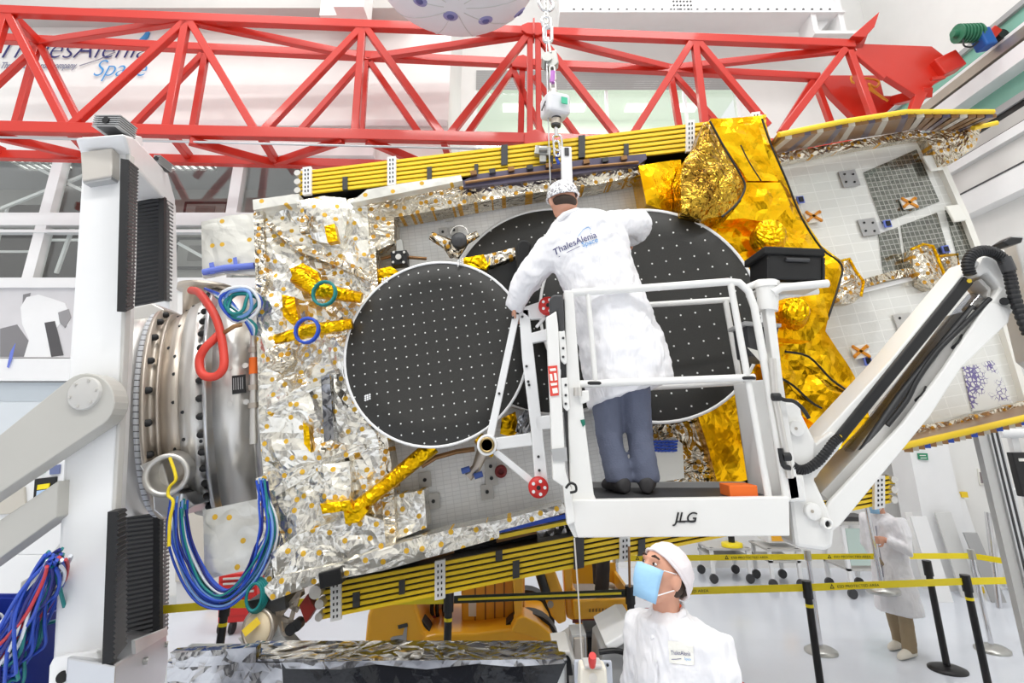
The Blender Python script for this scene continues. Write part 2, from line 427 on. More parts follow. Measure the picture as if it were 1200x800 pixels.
for x in (.15, .42, .7, .92):
    for y in (.7, 1.7): lp.box((wx0 + (wx1 - wx0) * x - .3, YB + y, wz1 + .22), (wx0 + (wx1 - wx0) * x + .25, YB + y + .35, wz1 + .26))
lp.build('light_panel', 'lamp', rl)
# control-room block
vz0 = P(200, 327, YL).z; vz1 = P(200, 172, YL).z; vx0, vx1 = -11.0, P(345, 260, YL).x
mb = MB(); mb.box((-12, YL, 0), (XC, YL + .25, vz0)).box((-12, YL, vz1), (XC, YL + .25, 12)).box((vx1, YL, vz0), (XC, YL + .25, vz1)).box((-12, YL, vz0), (vx0, YL + .25, vz1))
mb.box((XC - .2, YL + .25, 0), (XC, YB, 12))
struct(mb.build('wall_left', 'wall'))
w1 = struct(MB().box((vx0, YL + .1, vz0), (vx1, YL + .12, vz1)).build('window_1', 'glass'))
fr = MB(); xs = [P(49, 265, YL).x, P(272, 245, YL).x, P(-120, 260, YL).x, P(160, 260, YL).x]
zt = P(150, 257, YL).z
for x in xs: fr.box((x - .09, YL - .02, vz0), (x + .09, YL + .15, vz1))
fr.box((vx0, YL - .03, zt - .11), (vx1, YL + .16, zt + .11)); fr.box((vx0, YL - .04, zt - .24), (vx1, YL + .1 , zt - .19))
fr.box((vx0, YL - .03, vz1 - .05), (vx1, YL + .15, vz1 + .1)); fr.build('window_frame', 'white', w1)
MB().box((vx0, YL - .1, vz0 - .16), (vx1, YL + .15, vz0)).build('window_sill', 'white', w1)
br = MB()
for a, b in (((0, 245), (110, 201)), ((46, 198), (110, 230)), ((209, 285), (250, 308)), ((66, 320), (85, 267))): br.bar(P(*a, YL + .2), P(*b, YL + .2), .05)
br.build('brace_rod', 'white', w1)
yr = YL + 2.6
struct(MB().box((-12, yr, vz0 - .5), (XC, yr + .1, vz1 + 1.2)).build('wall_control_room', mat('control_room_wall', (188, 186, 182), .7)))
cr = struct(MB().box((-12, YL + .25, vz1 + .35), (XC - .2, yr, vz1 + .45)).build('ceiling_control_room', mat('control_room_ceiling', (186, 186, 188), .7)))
lg = MB()
for px in (40, 215):
    c = P(px, 201, YL + 1.2); lg.box((c.x - .45, c.y - .3, vz1 + .31), (c.x + .45, c.y + .3, vz1 + .36))
lg.build('light_panel', 'lamp', cr)
gr = MB()
for px in (40, 215):
    c = P(px, 201, YL + 1.2)
    for k in range(7): gr.box((c.x - .45 + k * .15 - .015, c.y - .3, vz1 + .27), (c.x - .45 + k * .15 + .015, c.y + .3, vz1 + .31))
    for k in range(3): gr.box((c.x - .45, c.y - .3 + k * .3 - .015, vz1 + .27), (c.x + .45, c.y - .3 + k * .3 + .015, vz1 + .31))
gr.build('light_grille', 'grey', cr)
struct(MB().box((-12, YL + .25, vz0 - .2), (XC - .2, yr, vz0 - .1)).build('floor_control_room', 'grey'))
# dark partitions seen through the left panes
def dark_unit(p0, p1, Y, label):
    a = P(*p0, Y); b = P(*p1, Y); r = thing('dark_cabinet', label, 'cabinet', (a.x, Y, b.z))
    MB().box((a.x, Y, vz0 - .1), (b.x, Y + .3, a.z)).build('cabinet_body', mat('dark_glass_cabinet', (52, 46, 42), .2), r)
    q = MB(); q.box((a.x - .04, Y - .04, vz0 - .1), (a.x, Y, a.z)).box((b.x, Y - .04, vz0 - .1), (b.x + .04, Y, a.z)); z = (a.z + vz0) / 2
    q.box((a.x, Y - .03, z), (b.x, Y, z + .05)); q.build('cabinet_frame', 'white', r)
dark_unit((60, 218), (104, 330), YL + 1.6, 'dark glazed cabinet behind the control room window beside the tower')
dark_unit((12, 240), (42, 330), YL + 1.9, 'narrow dark glazed cabinet behind the leftmost control room pane')
def picture(x0, y0, x1, y1, label, Y):
    a = P(x0, y0, Y); b = P(x1, y1, Y); r = thing('framed_picture', label, 'picture', ((a.x + b.x) / 2, Y, b.z), None, 'pictures on the control room wall')
    MB().box((a.x, Y - .04, b.z), (b.x, Y, a.z)).build('frame', 'dark', r)
    e = .06; MB().box((a.x + e, Y - .05, b.z + e), (b.x - e, Y - .03, a.z - e)).build('mount', mat('grey_mount', (170, 168, 164), .6), r)
    q = MB(); w_, h_ = (b.x - a.x) * .28, (a.z - b.z) * .26; q.box((a.x + w_, Y - .06, b.z + h_), (b.x - w_, Y - .04, a.z - h_)); q.build('print', mat('grey_drawing', (130, 126, 122), .6, var=.4), r)
picture(218, 237, 266, 258, 'wide framed grey drawing high on the control room wall', yr)
picture(209, 279, 262, 316, 'framed grey drawing low on the control room wall above the ring', yr)
# wall details on the control-room block
def wstrip(name, y0, y1, m, d=.05, px1=330):
    a = P(150, y0, YL - d); b = P(150, y1, YL - d); return struct(MB().box((-12, YL - d, b.z), (P(px1, 300, YL).x, YL, a.z)).build(name, m))
wstrip('trim_1', 140, 147, 'white', .06, 518); wstrip('trim_2', 153, 158, 'white', .05, 518); wstrip('trim_3', 171, 182, 'white', .12, 430)
wstrip('trim_4', 420, 446, 'white', .12, 300); wstrip('trim_5', 448, 470, mat('blue_grey_glass_panel', (190, 198, 204), .2), .04, 300)
wstrip('trim_6', 470, 530, mat('pale_blue_grey_panel', (214, 220, 224), .2), .03, 300)
struct(MB().box((-12, YL - .04, 0), (XC, YL, .1)).build('baseboard_left', 'wall_grey'))
# beams in the top of the picture
a = P(0, 14, YL - .4); struct(MB().box((-12, YL - .5, a.z), (P(480, 10, YL - .4).x, YL, a.z + 2)).build('trim_7', 'light_grey'))
a = P(395, 18, YL - .8); struct(MB().box((a.x, YL - 1, a.z), (a.x + .5, YL - .5, a.z + 1.5)).box((a.x - .3, YL - .8, a.z), (a.x, YL - .5, a.z + .5)).build('trim_8', 'wall'))
yg = 9.3
a = P(655, 3, yg); b = P(985, 17, yg)
mb = MB(); mb.box((a.x, yg, b.z - .02), (b.x, yg + .3, b.z + 1.5)); mb.box((a.x, yg - .15, b.z - .07), (b.x, yg + .45, b.z - .02))
g = struct(mb.build('trim_9', 'white'))
mb = MB()
for i in range(30): x = a.x + .3 + i * (b.x - a.x - .5) / 29; mb.cyl((x, yg - .012, b.z + .12), (x, yg + .01, b.z + .12), .025, n=8)
for i in range(6):
    for j in range(4): x = P(790, 10, yg).x + i * .07; mb.cyl((x, yg - .012, b.z + .02 + j * .1), (x, yg + .01, b.z + .02 + j * .1), .022, n=6)
mb.build('bolt_hole', 'dark', g)
mb = MB(); c = P(975, 30, yg); mb.box((c.x - .45, yg - .1, b.z - .5), (c.x - .35, yg + .4, b.z)).box((c.x + .1, yg - .1, b.z - .6), (c.x + .2, yg + .4, b.z + 1)).box((c.x - .5, yg - .2, b.z - .62), (c.x + .35, yg + .5, b.z - .55))
mb.prism([V((c.x - .35, yg + .1, b.z)), V((c.x + .1, yg + .1, b.z)), V((c.x - .35, yg + .1, b.z - .5))], (0, .06, 0)); struct(mb.build('trim_10', 'white'))
# right wall with its ledges, rails and green window bands
struct(MB().box((XR, -7, 0), (XR + .2, YB + .2, 12)).build('wall_right', 'wall'))
def rz(py): return PX(1200, py, XR).z
def rstrip(name, y0, y1, m, d): struct(MB().box((XR - d, -4, rz(y1)), (XR, YB, rz(y0))).build(name, m))
rstrip('trim_11', 2, 9, 'grey', .08); rstrip('window_3', 9, 34, 'green_glass', .02); rstrip('trim_12', 34, 47, 'white', .15); rstrip('trim_13', 47, 60, 'steel_brown', .3)
rstrip('trim_14', 60, 64, 'black', .2); rstrip('trim_15', 64, 84, 'white', .3); rstrip('window_4', 84, 110, 'green_glass', .02); rstrip('trim_16', 110, 119, 'grey', .1)
rstrip('trim_17', 119, 127, 'black', .06); rstrip('trim_18', 127, 143, 'light_grey', .06); rstrip('trim_19', 143, 146, 'black', .07); rstrip('trim_20', 146, 158, 'white', .12)
rstrip('trim_21', 200, 229, 'white', .25); rstrip('trim_22', 198, 200, 'dark', .26)
# unseen end wall and doors, added behind the camera to darken foil reflections
struct(MB().box((-12, -7.2, 0), (XR + .2, -7, 12)).build('unseen_front_wall', mat('pale_end_wall', (206, 206, 203), .7)))
for i, (x0, x1, z1) in enumerate(((-9, -5.5, 4.2), (-3.2, .6, 5.2), (2.6, 6.4, 3.6))):
    d_ = struct(MB().box((x0, -7, 0), (x1, -6.9, z1)).build('door_%d' % (i + 1), mat('added_grey_door', (112, 112, 114), .5))); MB().box((x0 - .15, -7, 0), (x0, -6.85, z1 + .15)).build('door_frame', 'white', d_); MB().box((x1, -7, 0), (x1 + .15, -6.85, z1 + .15)).build('door_frame', 'white', d_)
# column and partition low at the right
a0 = PZ(1098, 700, 0); yc_ = 9.2
mb = MB(); x0 = P(1080, 600, yc_).x; x1 = P(1128, 600, yc_).x; mb.box((x0, yc_, 0), (x1, yc_ + .5, 6)); struct(mb.build('trim_23', 'white'))
mb = MB(); mb.box((x1, yc_ + .3, 0), (XR, yc_ + .4, 7)); struct(mb.build('wall_partition', 'wall'))
struct(MB().box((x1, yc_ + .26, 0), (XR, yc_ + .3, .12)).build('baseboard_right', 'wall_grey'))

# ---- sign on the wall
s0 = P(-8, 68, YL - .03); sx = P(172, 68, YL - .03)
sg = thing('wall_sign', 'company lettering in navy and light blue on the white wall behind the crane', 'sign', s0)
R3, U3 = V((1, 0, 0)), V((0, 0, 1))
lab(words('ThalesAlenia', s0, R3, U3, .62, 'navy', 'lettering', sg, .25, .005, sx.x - s0.x, .012), 'navy lettering')
p = P(107, 89, YL - .03); lab(words('Space', p, R3, U3, .5, 'sky', 'lettering', sg, .3, .005, P(170, 89, YL - .03).x - p.x, .01), 'light blue lettering')
p = P(-8, 80, YL - .03); lab(words('A Thales / Leonardo company', p, R3, U3, .19, 'grey_print', 'lettering', sg, .3, .004, P(89, 80, YL - .03).x - p.x), 'small grey lettering')
lab(MB().tube([P(x, y, YL - .03) for x, y in ((158, 52), (165, 48), (171, 43), (173.5, 38), (172, 36))], [.01, .035, .045, .035, .01], 6).build('swoosh', 'sky', sg), 'light blue swoosh')
MB().tube([P(x, y, YL - .03) for x, y in ((93, 77), (115, 70), (135, 61))], .008, 5).build('line', 'grey_print', sg)

# ---- poster of a worker
yp = YL - .02
a, b = P(-40, 335, yp), P(88, 419, yp)
po = thing('wall_poster', 'black and white poster of a hooded worker under the control room window', 'poster', (a.x, yp, b.z))
MB().box((a.x, yp - .02, b.z), (b.x, yp, a.z)).build('sheet', mat('poster_grey', (214, 212, 214), .5, var=.08), po)
fig = [(24, 360), (31, 348), (45, 345), (62, 350), (76, 355), (83, 372), (79, 382), (74, 376), (66, 384), (70, 418), (28, 418), (34, 398), (26, 380)]
MB().prism(poly(fig, yp - .025), (0, .008, 0)).build('figure_print', mat('poster_white', (240, 240, 240), .6), po)
MB().prism(poly([(52, 378), (64, 376), (74, 416), (60, 418)], yp - .032), (0, .008, 0)).build('tablet_print', mat('poster_dark', (84, 82, 84), .6), po)
MB().prism(poly([(68, 366), (80, 362), (83, 372), (76, 384), (70, 378)], yp - .034), (0, .008, 0)).build('glove_print', mat('poster_mid', (150, 148, 150), .6), po)
q = MB(); q.prism(poly([(0, 385), (20, 380), (34, 400), (30, 418), (0, 418)], yp - .023), (0, .005, 0)); q.prism(poly([(27, 345), (36, 343), (34, 352), (26, 362)], yp - .023), (0, .005, 0)); q.build('shadow_print', mat('poster_shadow', (132, 130, 132), .6), po)
t = MB(); t.prism(poly([(8, 430), (12, 412), (18, 402), (14, 420), (10, 431)], yp - .13), (0, .006, 0)); tag(t.build('masking_tape', 'blue_tape'), 'strip of blue masking tape stuck across the lower edge of the poster', 'tape')

# ================================================================ RED CRANE
FY, RY, CS = 7.45, 8.15, .06
def fp(x, y): return P(x, y, FY, CS)
def rp(x, y): return P(x, y, RY, CS)
cr = thing('bridge_crane', 'red lattice bridge crane spanning the hall above the satellite', 'crane', (0, FY, 0))
cr.location = (0, FY, fp(600, 160).z); MW[cr.name] = Matrix.Translation(cr.location)
def cbar(a, b, w=.13, h=None, nm='brace'): return MB().bar(a, b, w, h).build(nm, 'red', cr, .008, 1)
cbar(fp(-30, 12), fp(1000, 53), .13, .15, 'chord'); cbar(rp(-30, 44), rp(960, 91), .13, .14, 'chord')
cbar(fp(-30, 149), fp(1000, 172), .13, .17, 'chord'); cbar(rp(-30, 181), rp(800, 203), .13, .14, 'chord')
for a, b in (((9, 14), (77, 148)), ((8, 14), (-6, 60)), ((220, 24), (84, 148)), ((219, 24), (195, 151)), ((222, 24), (299, 153)), ((425, 32), (308, 155)), ((425, 32), (416, 158)), ((428, 32), (520, 161)),
             ((620, 40), (525, 161)), ((632, 44), (722, 158)), ((810, 50), (740, 160)), ((814, 49), (826, 150)), ((818, 50), (900, 148)), ((990, 58), (915, 156)), ((995, 60), (1024, 140))):
    cbar(fp(*a), fp(*b), .11)
for x in (621, 630): cbar(fp(x, 36), fp(x + 2 * (x > 625), 166), .09, .09, 'post')
for a, b in (((45, 54), (-10, 105)), ((43, 56), (18, 147)), ((48, 54), (95, 147)), ((238, 64), (154, 150)), ((241, 64), (226, 152)), ((244, 64), (300, 152)), ((420, 77), (350, 156)), ((429, 72), (423, 160)), ((434, 74), (495, 162)),
             ((600, 84), (543, 164)), ((612, 80), (610, 166)), ((625, 90), (680, 165)), ((785, 84), (796, 150)), ((790, 88), (838, 142)), ((954, 92), (914, 156)), ((954, 92), (974, 146)), ((600, 80), (640, 168))):
    cbar(rp(*a), rp(*b), .1)
for a, b in (((220, 24), (46, 50)), ((9, 13), (46, 50)), ((222, 25), (432, 68)), ((623, 40), (432, 68)), ((640, 44), (786, 80)), ((992, 58), (786, 80))): cbar(fp(*a), rp(*b), .1, .12)
for a, b in (((-20, 156), (98, 183)), ((80, 152), (104, 178)), ((222, 165), (322, 192)), ((305, 158), (324, 190)), ((402, 164), (322, 191)), ((430, 164), (510, 198)), ((520, 164), (530, 196)), ((-60, 150), (4, 178)), ((200, 156), (222, 184))): cbar(fp(*a), rp(*b), .1, .12)
# lower cable rail under the bottom chord
MB().tube([fp(-30, 160), fp(800, 180)], .02, 6).build('cable_rail', 'alu', cr)
# splice plates near the middle
MB().prism([rp(*p) for p in ((600, 71), (613, 68), (622, 72), (620, 84), (600, 82))], (0, -.1, 0)).build('splice_plate', 'red', cr, .01)
MB().prism([fp(*p) for p in ((614, 160), (627, 155), (641, 162), (641, 172), (614, 172))], (0, -.1, 0)).build('splice_plate', 'red', cr, .01)
mb = MB(); mb.prism([fp(*p) for p in ((611, 34), (618, 31), (632, 31), (639, 35), (638, 43), (630, 46), (617, 44), (611, 40))], (0, -.1, 0))
mb.build('splice_plate', 'red', cr, .01)
mb = MB(); mb.box((fp(624.5, 50).x, fp(624.5, 50).y - .14, fp(625, 46).z), (fp(626.5, 50).x, fp(625, 50).y + .1, fp(625, 28).z)); mb.build('splice_rib', 'red', cr)
# end plate and drive
ep = [(1000, 52), (1010, 51), (1092, 54), (1118, 74), (1115, 86), (1095, 98), (1088, 108), (1077, 130), (1066, 131), (1073, 111), (1040, 90), (1005, 62)]
MB().prism([fp(*p) for p in ep], (.0, .12, 0)).build('end_plate', 'red', cr, .01)
MB().prism([fp(*p) for p in ((991, 49), (1025, 20), (1011, 57), (995, 57))], (0, .1, 0)).build('end_fin', 'red', cr, .01)
MB().prism([fp(*p) for p in ((992, 49), (1025, 20), (1019, 38), (1008, 50))], (0, -.14, 0)).build('fin_flange', 'red', cr, .01)
MB().prism([rp(*p) for p in ((958, 88), (1030, 88), (1036, 112), (1060, 112), (1052, 120), (1030, 140), (1005, 140), (975, 110))], (0, .15, 0)).build('rear_plate', 'red', cr, .01)
cbar(fp(1000, 62), fp(1036, 92), .08); cbar(fp(1088, 108), rp(1048, 118), .16)
mb = MB(); mb.obox(fp(1107, 78), (.2, 0, .1), (0, .14, 0), (-.06, 0, .14)); mb.build('drive_bracket', 'red', cr, .02)
g0, g1 = fp(1103, 56), fp(1129, 55)
mo = MB(); mo.cyl(g0 + V((0, -.35, 0)), g1 + V((0, -.35, 0)), .13, n=16); mo.cyl(g0 + V((-.08, -.35, 0)), g0 + V((0, -.35, 0)), .06, n=12)
for k in range(7): c = g0.lerp(g1, k / 7) + V((0, -.35, 0)); mo.cyl(c, c + V((.02, 0, 0)), .155, n=16)
mo.build('drive_motor', 'green_motor', cr); q = MB(); q.obox(fp(1132, 63) + V((0, -.35, 0)), (.1, 0, .02), (0, .12, 0), (-.03, 0, .16)); q.build('gearbox', 'blue_gear', cr, .03)
q = MB(); q.obox(fp(1143, 56) + V((0, -.3, 0)), (.09, 0, .09), (0, .1, 0), (-.05, 0, .05)); q.bar(fp(1140, 50) + V((0, -.3, 0)), fp(1152, 50) + V((0, -.3, 0)), .05); q.build('end_bracket', 'red', cr, .015)
MB().cyl(fp(1153, 58) + V((0, -.4, 0)), fp(1153, 58) + V((0, -.2, 0)), .09).build('buffer', 'rubber', cr)
MB().tube(spline([fp(1107, 63) + V((0, -.4, 0)), fp(1108, 72) + V((0, -.4, 0)), fp(1117, 73) + V((0, -.4, 0)), fp(1124, 67) + V((0, -.4, 0))]), .014, 6).build('motor_cable', 'black', cr)
mb = MB(); mb.bar(fp(1085, 98) + V((0, -.12, 0)), fp(1100, 96) + V((0, -.12, 0)), .05); mb.build('stop_bar', 'red', cr)
tag(MB().tube(spline([rp(x, y) + V((0, -.15, 0)) for x, y in ((1030, 122), (1015, 112), (1000, 104), (993, 102), (992, 96), (1000, 97), (1018, 99), (1024, 103), (1020, 108), (1012, 104), (1018, 112), (1034, 124))]), .02, 6).build('yellow_cable', mat('amber_cable', (240, 170, 50), .5)), 'loops of amber cable hung inside the red crane end', 'cable')
# small floodlight bracket
# ================================================================ WHITE DOME
dc = P(535, -38, 6.0)
dm = thing('fabric_dome', 'white fabric dome with round violet vents hanging above the crane', 'dome', dc)
mb = MB(); prof = [(-.66 * math.sin(a), 1.12 * math.cos(a)) for a in [i * PI / 2 / 14 for i in range(15)]]
prof[-1] = (-.66, .01)
mb.revolve(dc, (0, 0, 1), [(.35, 1.0), (.15, 1.1)] + prof, 48); mb.build('canopy', mat('white_fabric', (232, 232, 236), .8, bmp=.1, bscale=12), dm)
for px, py in ((492, 1), (528, 19), (569, 24), (609, 15), (566, -12)):
    d = ray(px, py); o = V((0, 0, HC)) - dc; A = V((1 / 1.12, 1 / 1.12, 1 / .66)); dd = V([d[i] * A[i] for i in range(3)]); oo = V([o[i] * A[i] for i in range(3)])
    aa, bb, cc_ = dd.dot(dd), 2 * dd.dot(oo), oo.dot(oo) - 1; t = (-bb - math.sqrt(max(0, bb * bb - 4 * aa * cc_))) / 2 / aa
    h = V((0, 0, HC)) + d * t; n = V([(h - dc)[i] * A[i] ** 2 for i in range(3)]).normalized()
    ve = MB().revolve(h - n * .01, n, [(0, .10), (.012, .10), (.02, .05), (.02, .005)], 20).build('vent', mat('violet_mesh', (150, 148, 196), .7), dm)
    MB().revolve(h, n, [(.012, .05), (.022, .045), (.022, .004)], 16).build('vent_core', mat('dark_violet_mesh', (96, 94, 150), .7), ve)
mb = MB()
for k in range(10):
    a = k * 2 * PI / 10 + .1; mb.tube([dc + V((1.125 * math.cos(e) * math.cos(a), 1.125 * math.cos(e) * math.sin(a), -.664 * math.sin(e))) for e in [i * PI / 2 / 12 for i in range(12)]], .006, 4)
mb.build('seam', 'wall_grey', dm)
# ================================================================ HOIST LINE
HY = 3.58
h0 = P(665, 190, HY)
def hp(x, y): return P(x, y, HY)
hk = thing('hoist_hook', 'chrome hook and shackles on the hoist chain above the load cell', 'hook', hp(645, 75))
mb = MB()
def link(mb, a, b, r, t): 
    a, b = V(a), V(b); d = (b - a).normalized(); u = V((d.z, 0, -d.x)); L = (b - a).length
    pts = [a + u * r * math.cos(t_) - d * r * math.sin(t_) for t_ in [i * PI / 8 for i in range(9)]] + [b - u * r * math.cos(t_) + d * r * math.sin(t_) for t_ in [i * PI / 8 for i in range(9)]]
    mb.tube(pts, t, 6, closed=True)
for i in range(6): a = hp(640, -8 + i * 6); b = hp(640.3, -4 + i * 6); link(mb, a, b, .013, .006)
mb.build('chain', 'steel', hk)
mb = MB(); link(mb, hp(639, 3), hp(641, 7), .05, .012); link(mb, hp(640, 24), hp(641, 29), .032, .013); link(mb, hp(642, 34), hp(642, 46), .03, .014); mb.build('shackle', 'chrome', hk)
mb = MB(); mb.prism([hp(*p) for p in ((640, 60), (652, 58), (655, 73), (649, 78), (640, 77))], (0, .08, 0)); mb.cyl(hp(641, 68) + V((0, -.02, 0)), hp(641, 68) + V((0, .1, 0)), .04); mb.build('hook_block', 'silver_plain', hk, .008)
mb = MB(); link(mb, hp(647, 80), hp(648, 92), .018, .008); link(mb, hp(648, 98), hp(649, 110), .018, .007); mb.tube([hp(642, 44), hp(645, 62)], .012, 6); mb.build('sling_link', 'steel', hk)
lab(MB().tube([hp(648, 84), hp(647, 97)], .02, 8).build('sleeve', mat('violet_tape', (190, 120, 200), .6), hk), 'violet tape sleeve')
lc = thing('load_cell', 'white box-shaped crane load cell with a green sticker above the satellite', 'load cell', hp(651, 138))
c = hp(650.5, 126); MB().obox(c, (.085, .03, 0), (-.03, .08, 0), (0, 0, .085)).build('housing', mat('white_plastic', (222, 222, 226), .4), lc, .03, 3)
MB().obox(c + V((.06, -.092, .0)), (.022, .008, 0), (-.001, .004, 0), (0, 0, .026)).build('sticker', mat('green_sticker', (70, 190, 150), .5), lc)
mb = MB()
for k in range(5): mb.obox(c + V((-.1 + .008 * k, -.055 - .0 * k, -.05 + .02 * k)), (.003, .003, 0), (-.002, .01, 0), (0, 0, .006))
mb.build('keypad', 'dark', lc)
MB().cyl(hp(652, 136), hp(651.5, 148), .035, n=16).build('socket', 'dark', lc); lab(MB().cyl(hp(651.5, 140), hp(651.4, 146), .038, n=16).build('collar', 'steel_brown', lc), 'brown steel collar')
MB().tube([hp(649, 105), hp(649, 114)], .025, 10).build('eye', 'steel', lc)
mb = MB(); mb.tube([hp(651.5, 148), hp(652, 160)], .014, 8); link(mb, hp(653, 162), hp(654, 172), .03, .008); link(mb, hp(652, 168), hp(653, 180), .02, .009); mb.build('lower_shackle', 'chrome', lc)
tag(MB().tube([hp(640, 30), hp(642, 130), hp(645, 215)], .005, 6).build('plumb_wire', 'alu'), 'thin wire hanging beside the load cell down to the satellite', 'wire')
mb = MB(); a, b = P(657, 173, 3.58), P(671, 216, 3.58)
lb = thing('lifting_bar', 'white upright lifting bar under the load cell', 'lifting bar', (a.x, 3.58, b.z)); MB().box((a.x, 3.56, b.z), (b.x, 3.63, a.z)).build('post', 'white', lb, .008)
MB().box((a.x + .025, 3.55, a.z - .075), (a.x + .055, 3.561, a.z - .015)).build('slot', 'dark', lb); MB().tube([P(655, 180, 3.6), P(652, 185, 3.6), P(655, 192, 3.6)], .012, 6).build('blue_lanyard', 'w_blue', lb)
# ================================================================ SATELLITE
SS = .09
sl = P(700, 400, 3.95, SS)
sat = thing('satellite', 'large foil-wrapped satellite with three black dish reflectors, held by the stand', 'satellite', sl, (0, -math.radians(9), 0))
def sp_(x, y, Y): return P(x, y, Y, SS)
def skin(name, pts, Y, back, m, label=None, parent=None, **k):
    o = sheet(pts, Y, back, s=SS, **k).build(name, m, parent or sat)
    if label: lab(o, label)
    return o
# body core behind the blankets
MB().prism([sp_(*p, 4.15) for p in ((320, 240), (420, 232), (760, 200), (890, 185), (1085, 165), (1195, 485), (1000, 528), (680, 590), (330, 672))], (0, 1.1, 0)).build('body_core', 'dark', sat)
# flat mirror-tile panels
pn = MB().prism([sp_(*p, 3.97) for p in ((405, 262), (460, 248), (762, 208), (800, 215), (850, 570), (668, 600), (455, 642), (425, 480))], (0, .15, 0)).build('tile_panel', 'osr', sat); lab(pn, 'white mirror tile panel')
rp2 = MB().prism([sp_(*p, 3.95) for p in ((880, 192), (1000, 172), (1088, 160), (1132, 255), (1168, 345), (1204, 470), (1206, 480), (1100, 508), (1040, 522), (960, 530), (930, 400))], (0, .12, 0)).build('tile_panel', 'osr_big', sat); lab(rp2, 'large silver mirror tile panel')
for pts in (((1012, 202), (1074, 175), (1101, 236), (1034, 262)), ((1030, 274), (1052, 266), (1060, 315), (1036, 322)), ((1056, 264), (1098, 249), (1113, 300), (1074, 302), (1064, 314)), ((1108, 246), (1128, 240), (1148, 296), (1124, 305))):
    MB().prism([sp_(*p, 3.94) for p in pts], (0, .012, 0)).build('grey_mirror', 'osr_grey', rp2)
# panel edge strip and brackets
MB().prism([sp_(*p, 3.9) for p in ((1088, 160), (1094, 160), (1136, 252), (1172, 345), (1208, 470), (1202, 472), (1165, 348), (1130, 256))], (0, .15, 0)).build('edge_strip', 'paper', rp2)
MB().prism([sp_(*p, 3.93) for p in ((975, 347), (1150, 304), (1152, 308), (976, 352))], (0, -.01, 0)).build('seam_strip', 'white', rp2)
for x, y in ((1093, 191), (1120, 250)): c = sp_(x, y, 3.88); MB().obox(c, (.06, .005, .01), (0, .012, 0), (-.02, 0, .07)).build('corner_plate', 'paper', rp2, .01)
def dotplate(x, y, sx=.07):
    c = sp_(x, y, 3.93); r = MB().obox(c, (sx, 0, sx * .16), (0, .006, 0), (-sx * .16, 0, sx)).build('bolt_plate', 'grey' if x < 1050 else 'light_grey', rp2)
    q = MB()
    for i, j in ((-1, -1), (1, -1), (1, 1), (-1, 1)): k = c + V((i * .5 * sx, -.012, j * .5 * sx)); q.cyl(k, k + V((0, .01, 0)), .009, n=8)
    q.build('bolt', 'black', r)
for x, y in ((995, 209), (1018, 266), (1060, 378)): dotplate(x, y)
def xpad(x, y):
    c = sp_(x, y, 3.92); r = MB().obox(c, (.06, 0, .012), (0, .006, 0), (-.01, 0, .045)).build('tape_cross', 'paper', rp2)
    q = MB(); k = V((0, -.012, 0)); q.bar(c + k + V((-.055, 0, .035)), c + k + V((.055, 0, -.035)), .012, .02); q.bar(c + k + V((-.055, 0, -.035)), c + k + V((.055, 0, .045)), .012, .02)
    for i, j in ((-1, -1), (1, -1), (1, 1), (-1, 1)): q.ball(c + k + V((.052 * i, 0, .036 * j)), .013, 8)
    q.build('amber_tape', mat('amber_tape', (216, 140, 30), .4), r)
for x, y in ((1065, 238), (953, 254), (1008, 412)): xpad(x, y)
for x, y in ((938, 234), (1040, 262), (1108, 292), (1017, 423)): c = sp_(x, y, 3.92); r = MB().obox(c, (.028, 0, .004), (0, .006, 0), (-.003, 0, .03)).build('blue_pad', 'blue_tape', rp2); MB().obox(c + V((0, -.01, 0)), (.016, 0, .002), (0, .006, 0), (-.002, 0, .02)).build('sensor', 'black', r)
# foil-wrapped equipment on the right panel
for pts, Y in ((((1068, 292), (1082, 286), (1093, 288), (1100, 305), (1108, 325), (1105, 336), (1092, 339), (1080, 332), (1070, 312)), 3.85), (((985, 306), (995, 303), (1003, 318), (1012, 330), (1009, 347), (1000, 355), (986, 356), (978, 350), (984, 330)), 3.85), (((1100, 300), (1122, 298), (1124, 312), (1112, 318)), 3.88)):
    o = skin('wrapped_unit', pts, Y, .12, 'silver_fine', amp=.02, step=.03, sc=5, seed=int(pts[0][0]), bulge=.05, parent=rp2)
    q = MB(); q.tube([sp_(x, y, Y - .05) for x, y in pts[:5]], .012, 6); q.build('amber_strap', 'gold_wrap', o)
skin('foil_strip', ((1012, 327), (1040, 319), (1072, 312), (1072, 322), (1040, 329), (1012, 337)), 3.9, .06, 'silver_fine', amp=.01, step=.03, parent=rp2, seed=5)
skin('foil_strip', ((1060, 512), (1070, 500), (1120, 492), (1200, 470), (1203, 482), (1130, 500)), 3.86, .06, 'silver_fine', amp=.015, step=.03, parent=rp2, seed=6)
m_, nt_, b_ = nodes('painted_violet_reflection'); vv = mk(nt_, 'ShaderNodeTexVoronoi', Scale=34.0, feature='DISTANCE_TO_EDGE'); nt_.links.new(xz(nt_), vv.inputs['Vector'])
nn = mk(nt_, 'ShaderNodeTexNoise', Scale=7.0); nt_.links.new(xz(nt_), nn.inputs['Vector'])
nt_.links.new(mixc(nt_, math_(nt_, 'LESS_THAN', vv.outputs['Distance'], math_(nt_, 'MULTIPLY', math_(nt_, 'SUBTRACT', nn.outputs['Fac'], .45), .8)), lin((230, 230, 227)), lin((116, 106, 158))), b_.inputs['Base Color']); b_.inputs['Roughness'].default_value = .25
M['painted_reflection'] = m_  # cell pattern that paints a purple reflection onto the mirror panel
MB().prism([sp_(*p, 3.94) for p in ((1128, 430), (1164, 422), (1182, 462), (1190, 476), (1140, 482))], (0, .008, 0)).build('reflection_plate', 'painted_reflection', rp2)

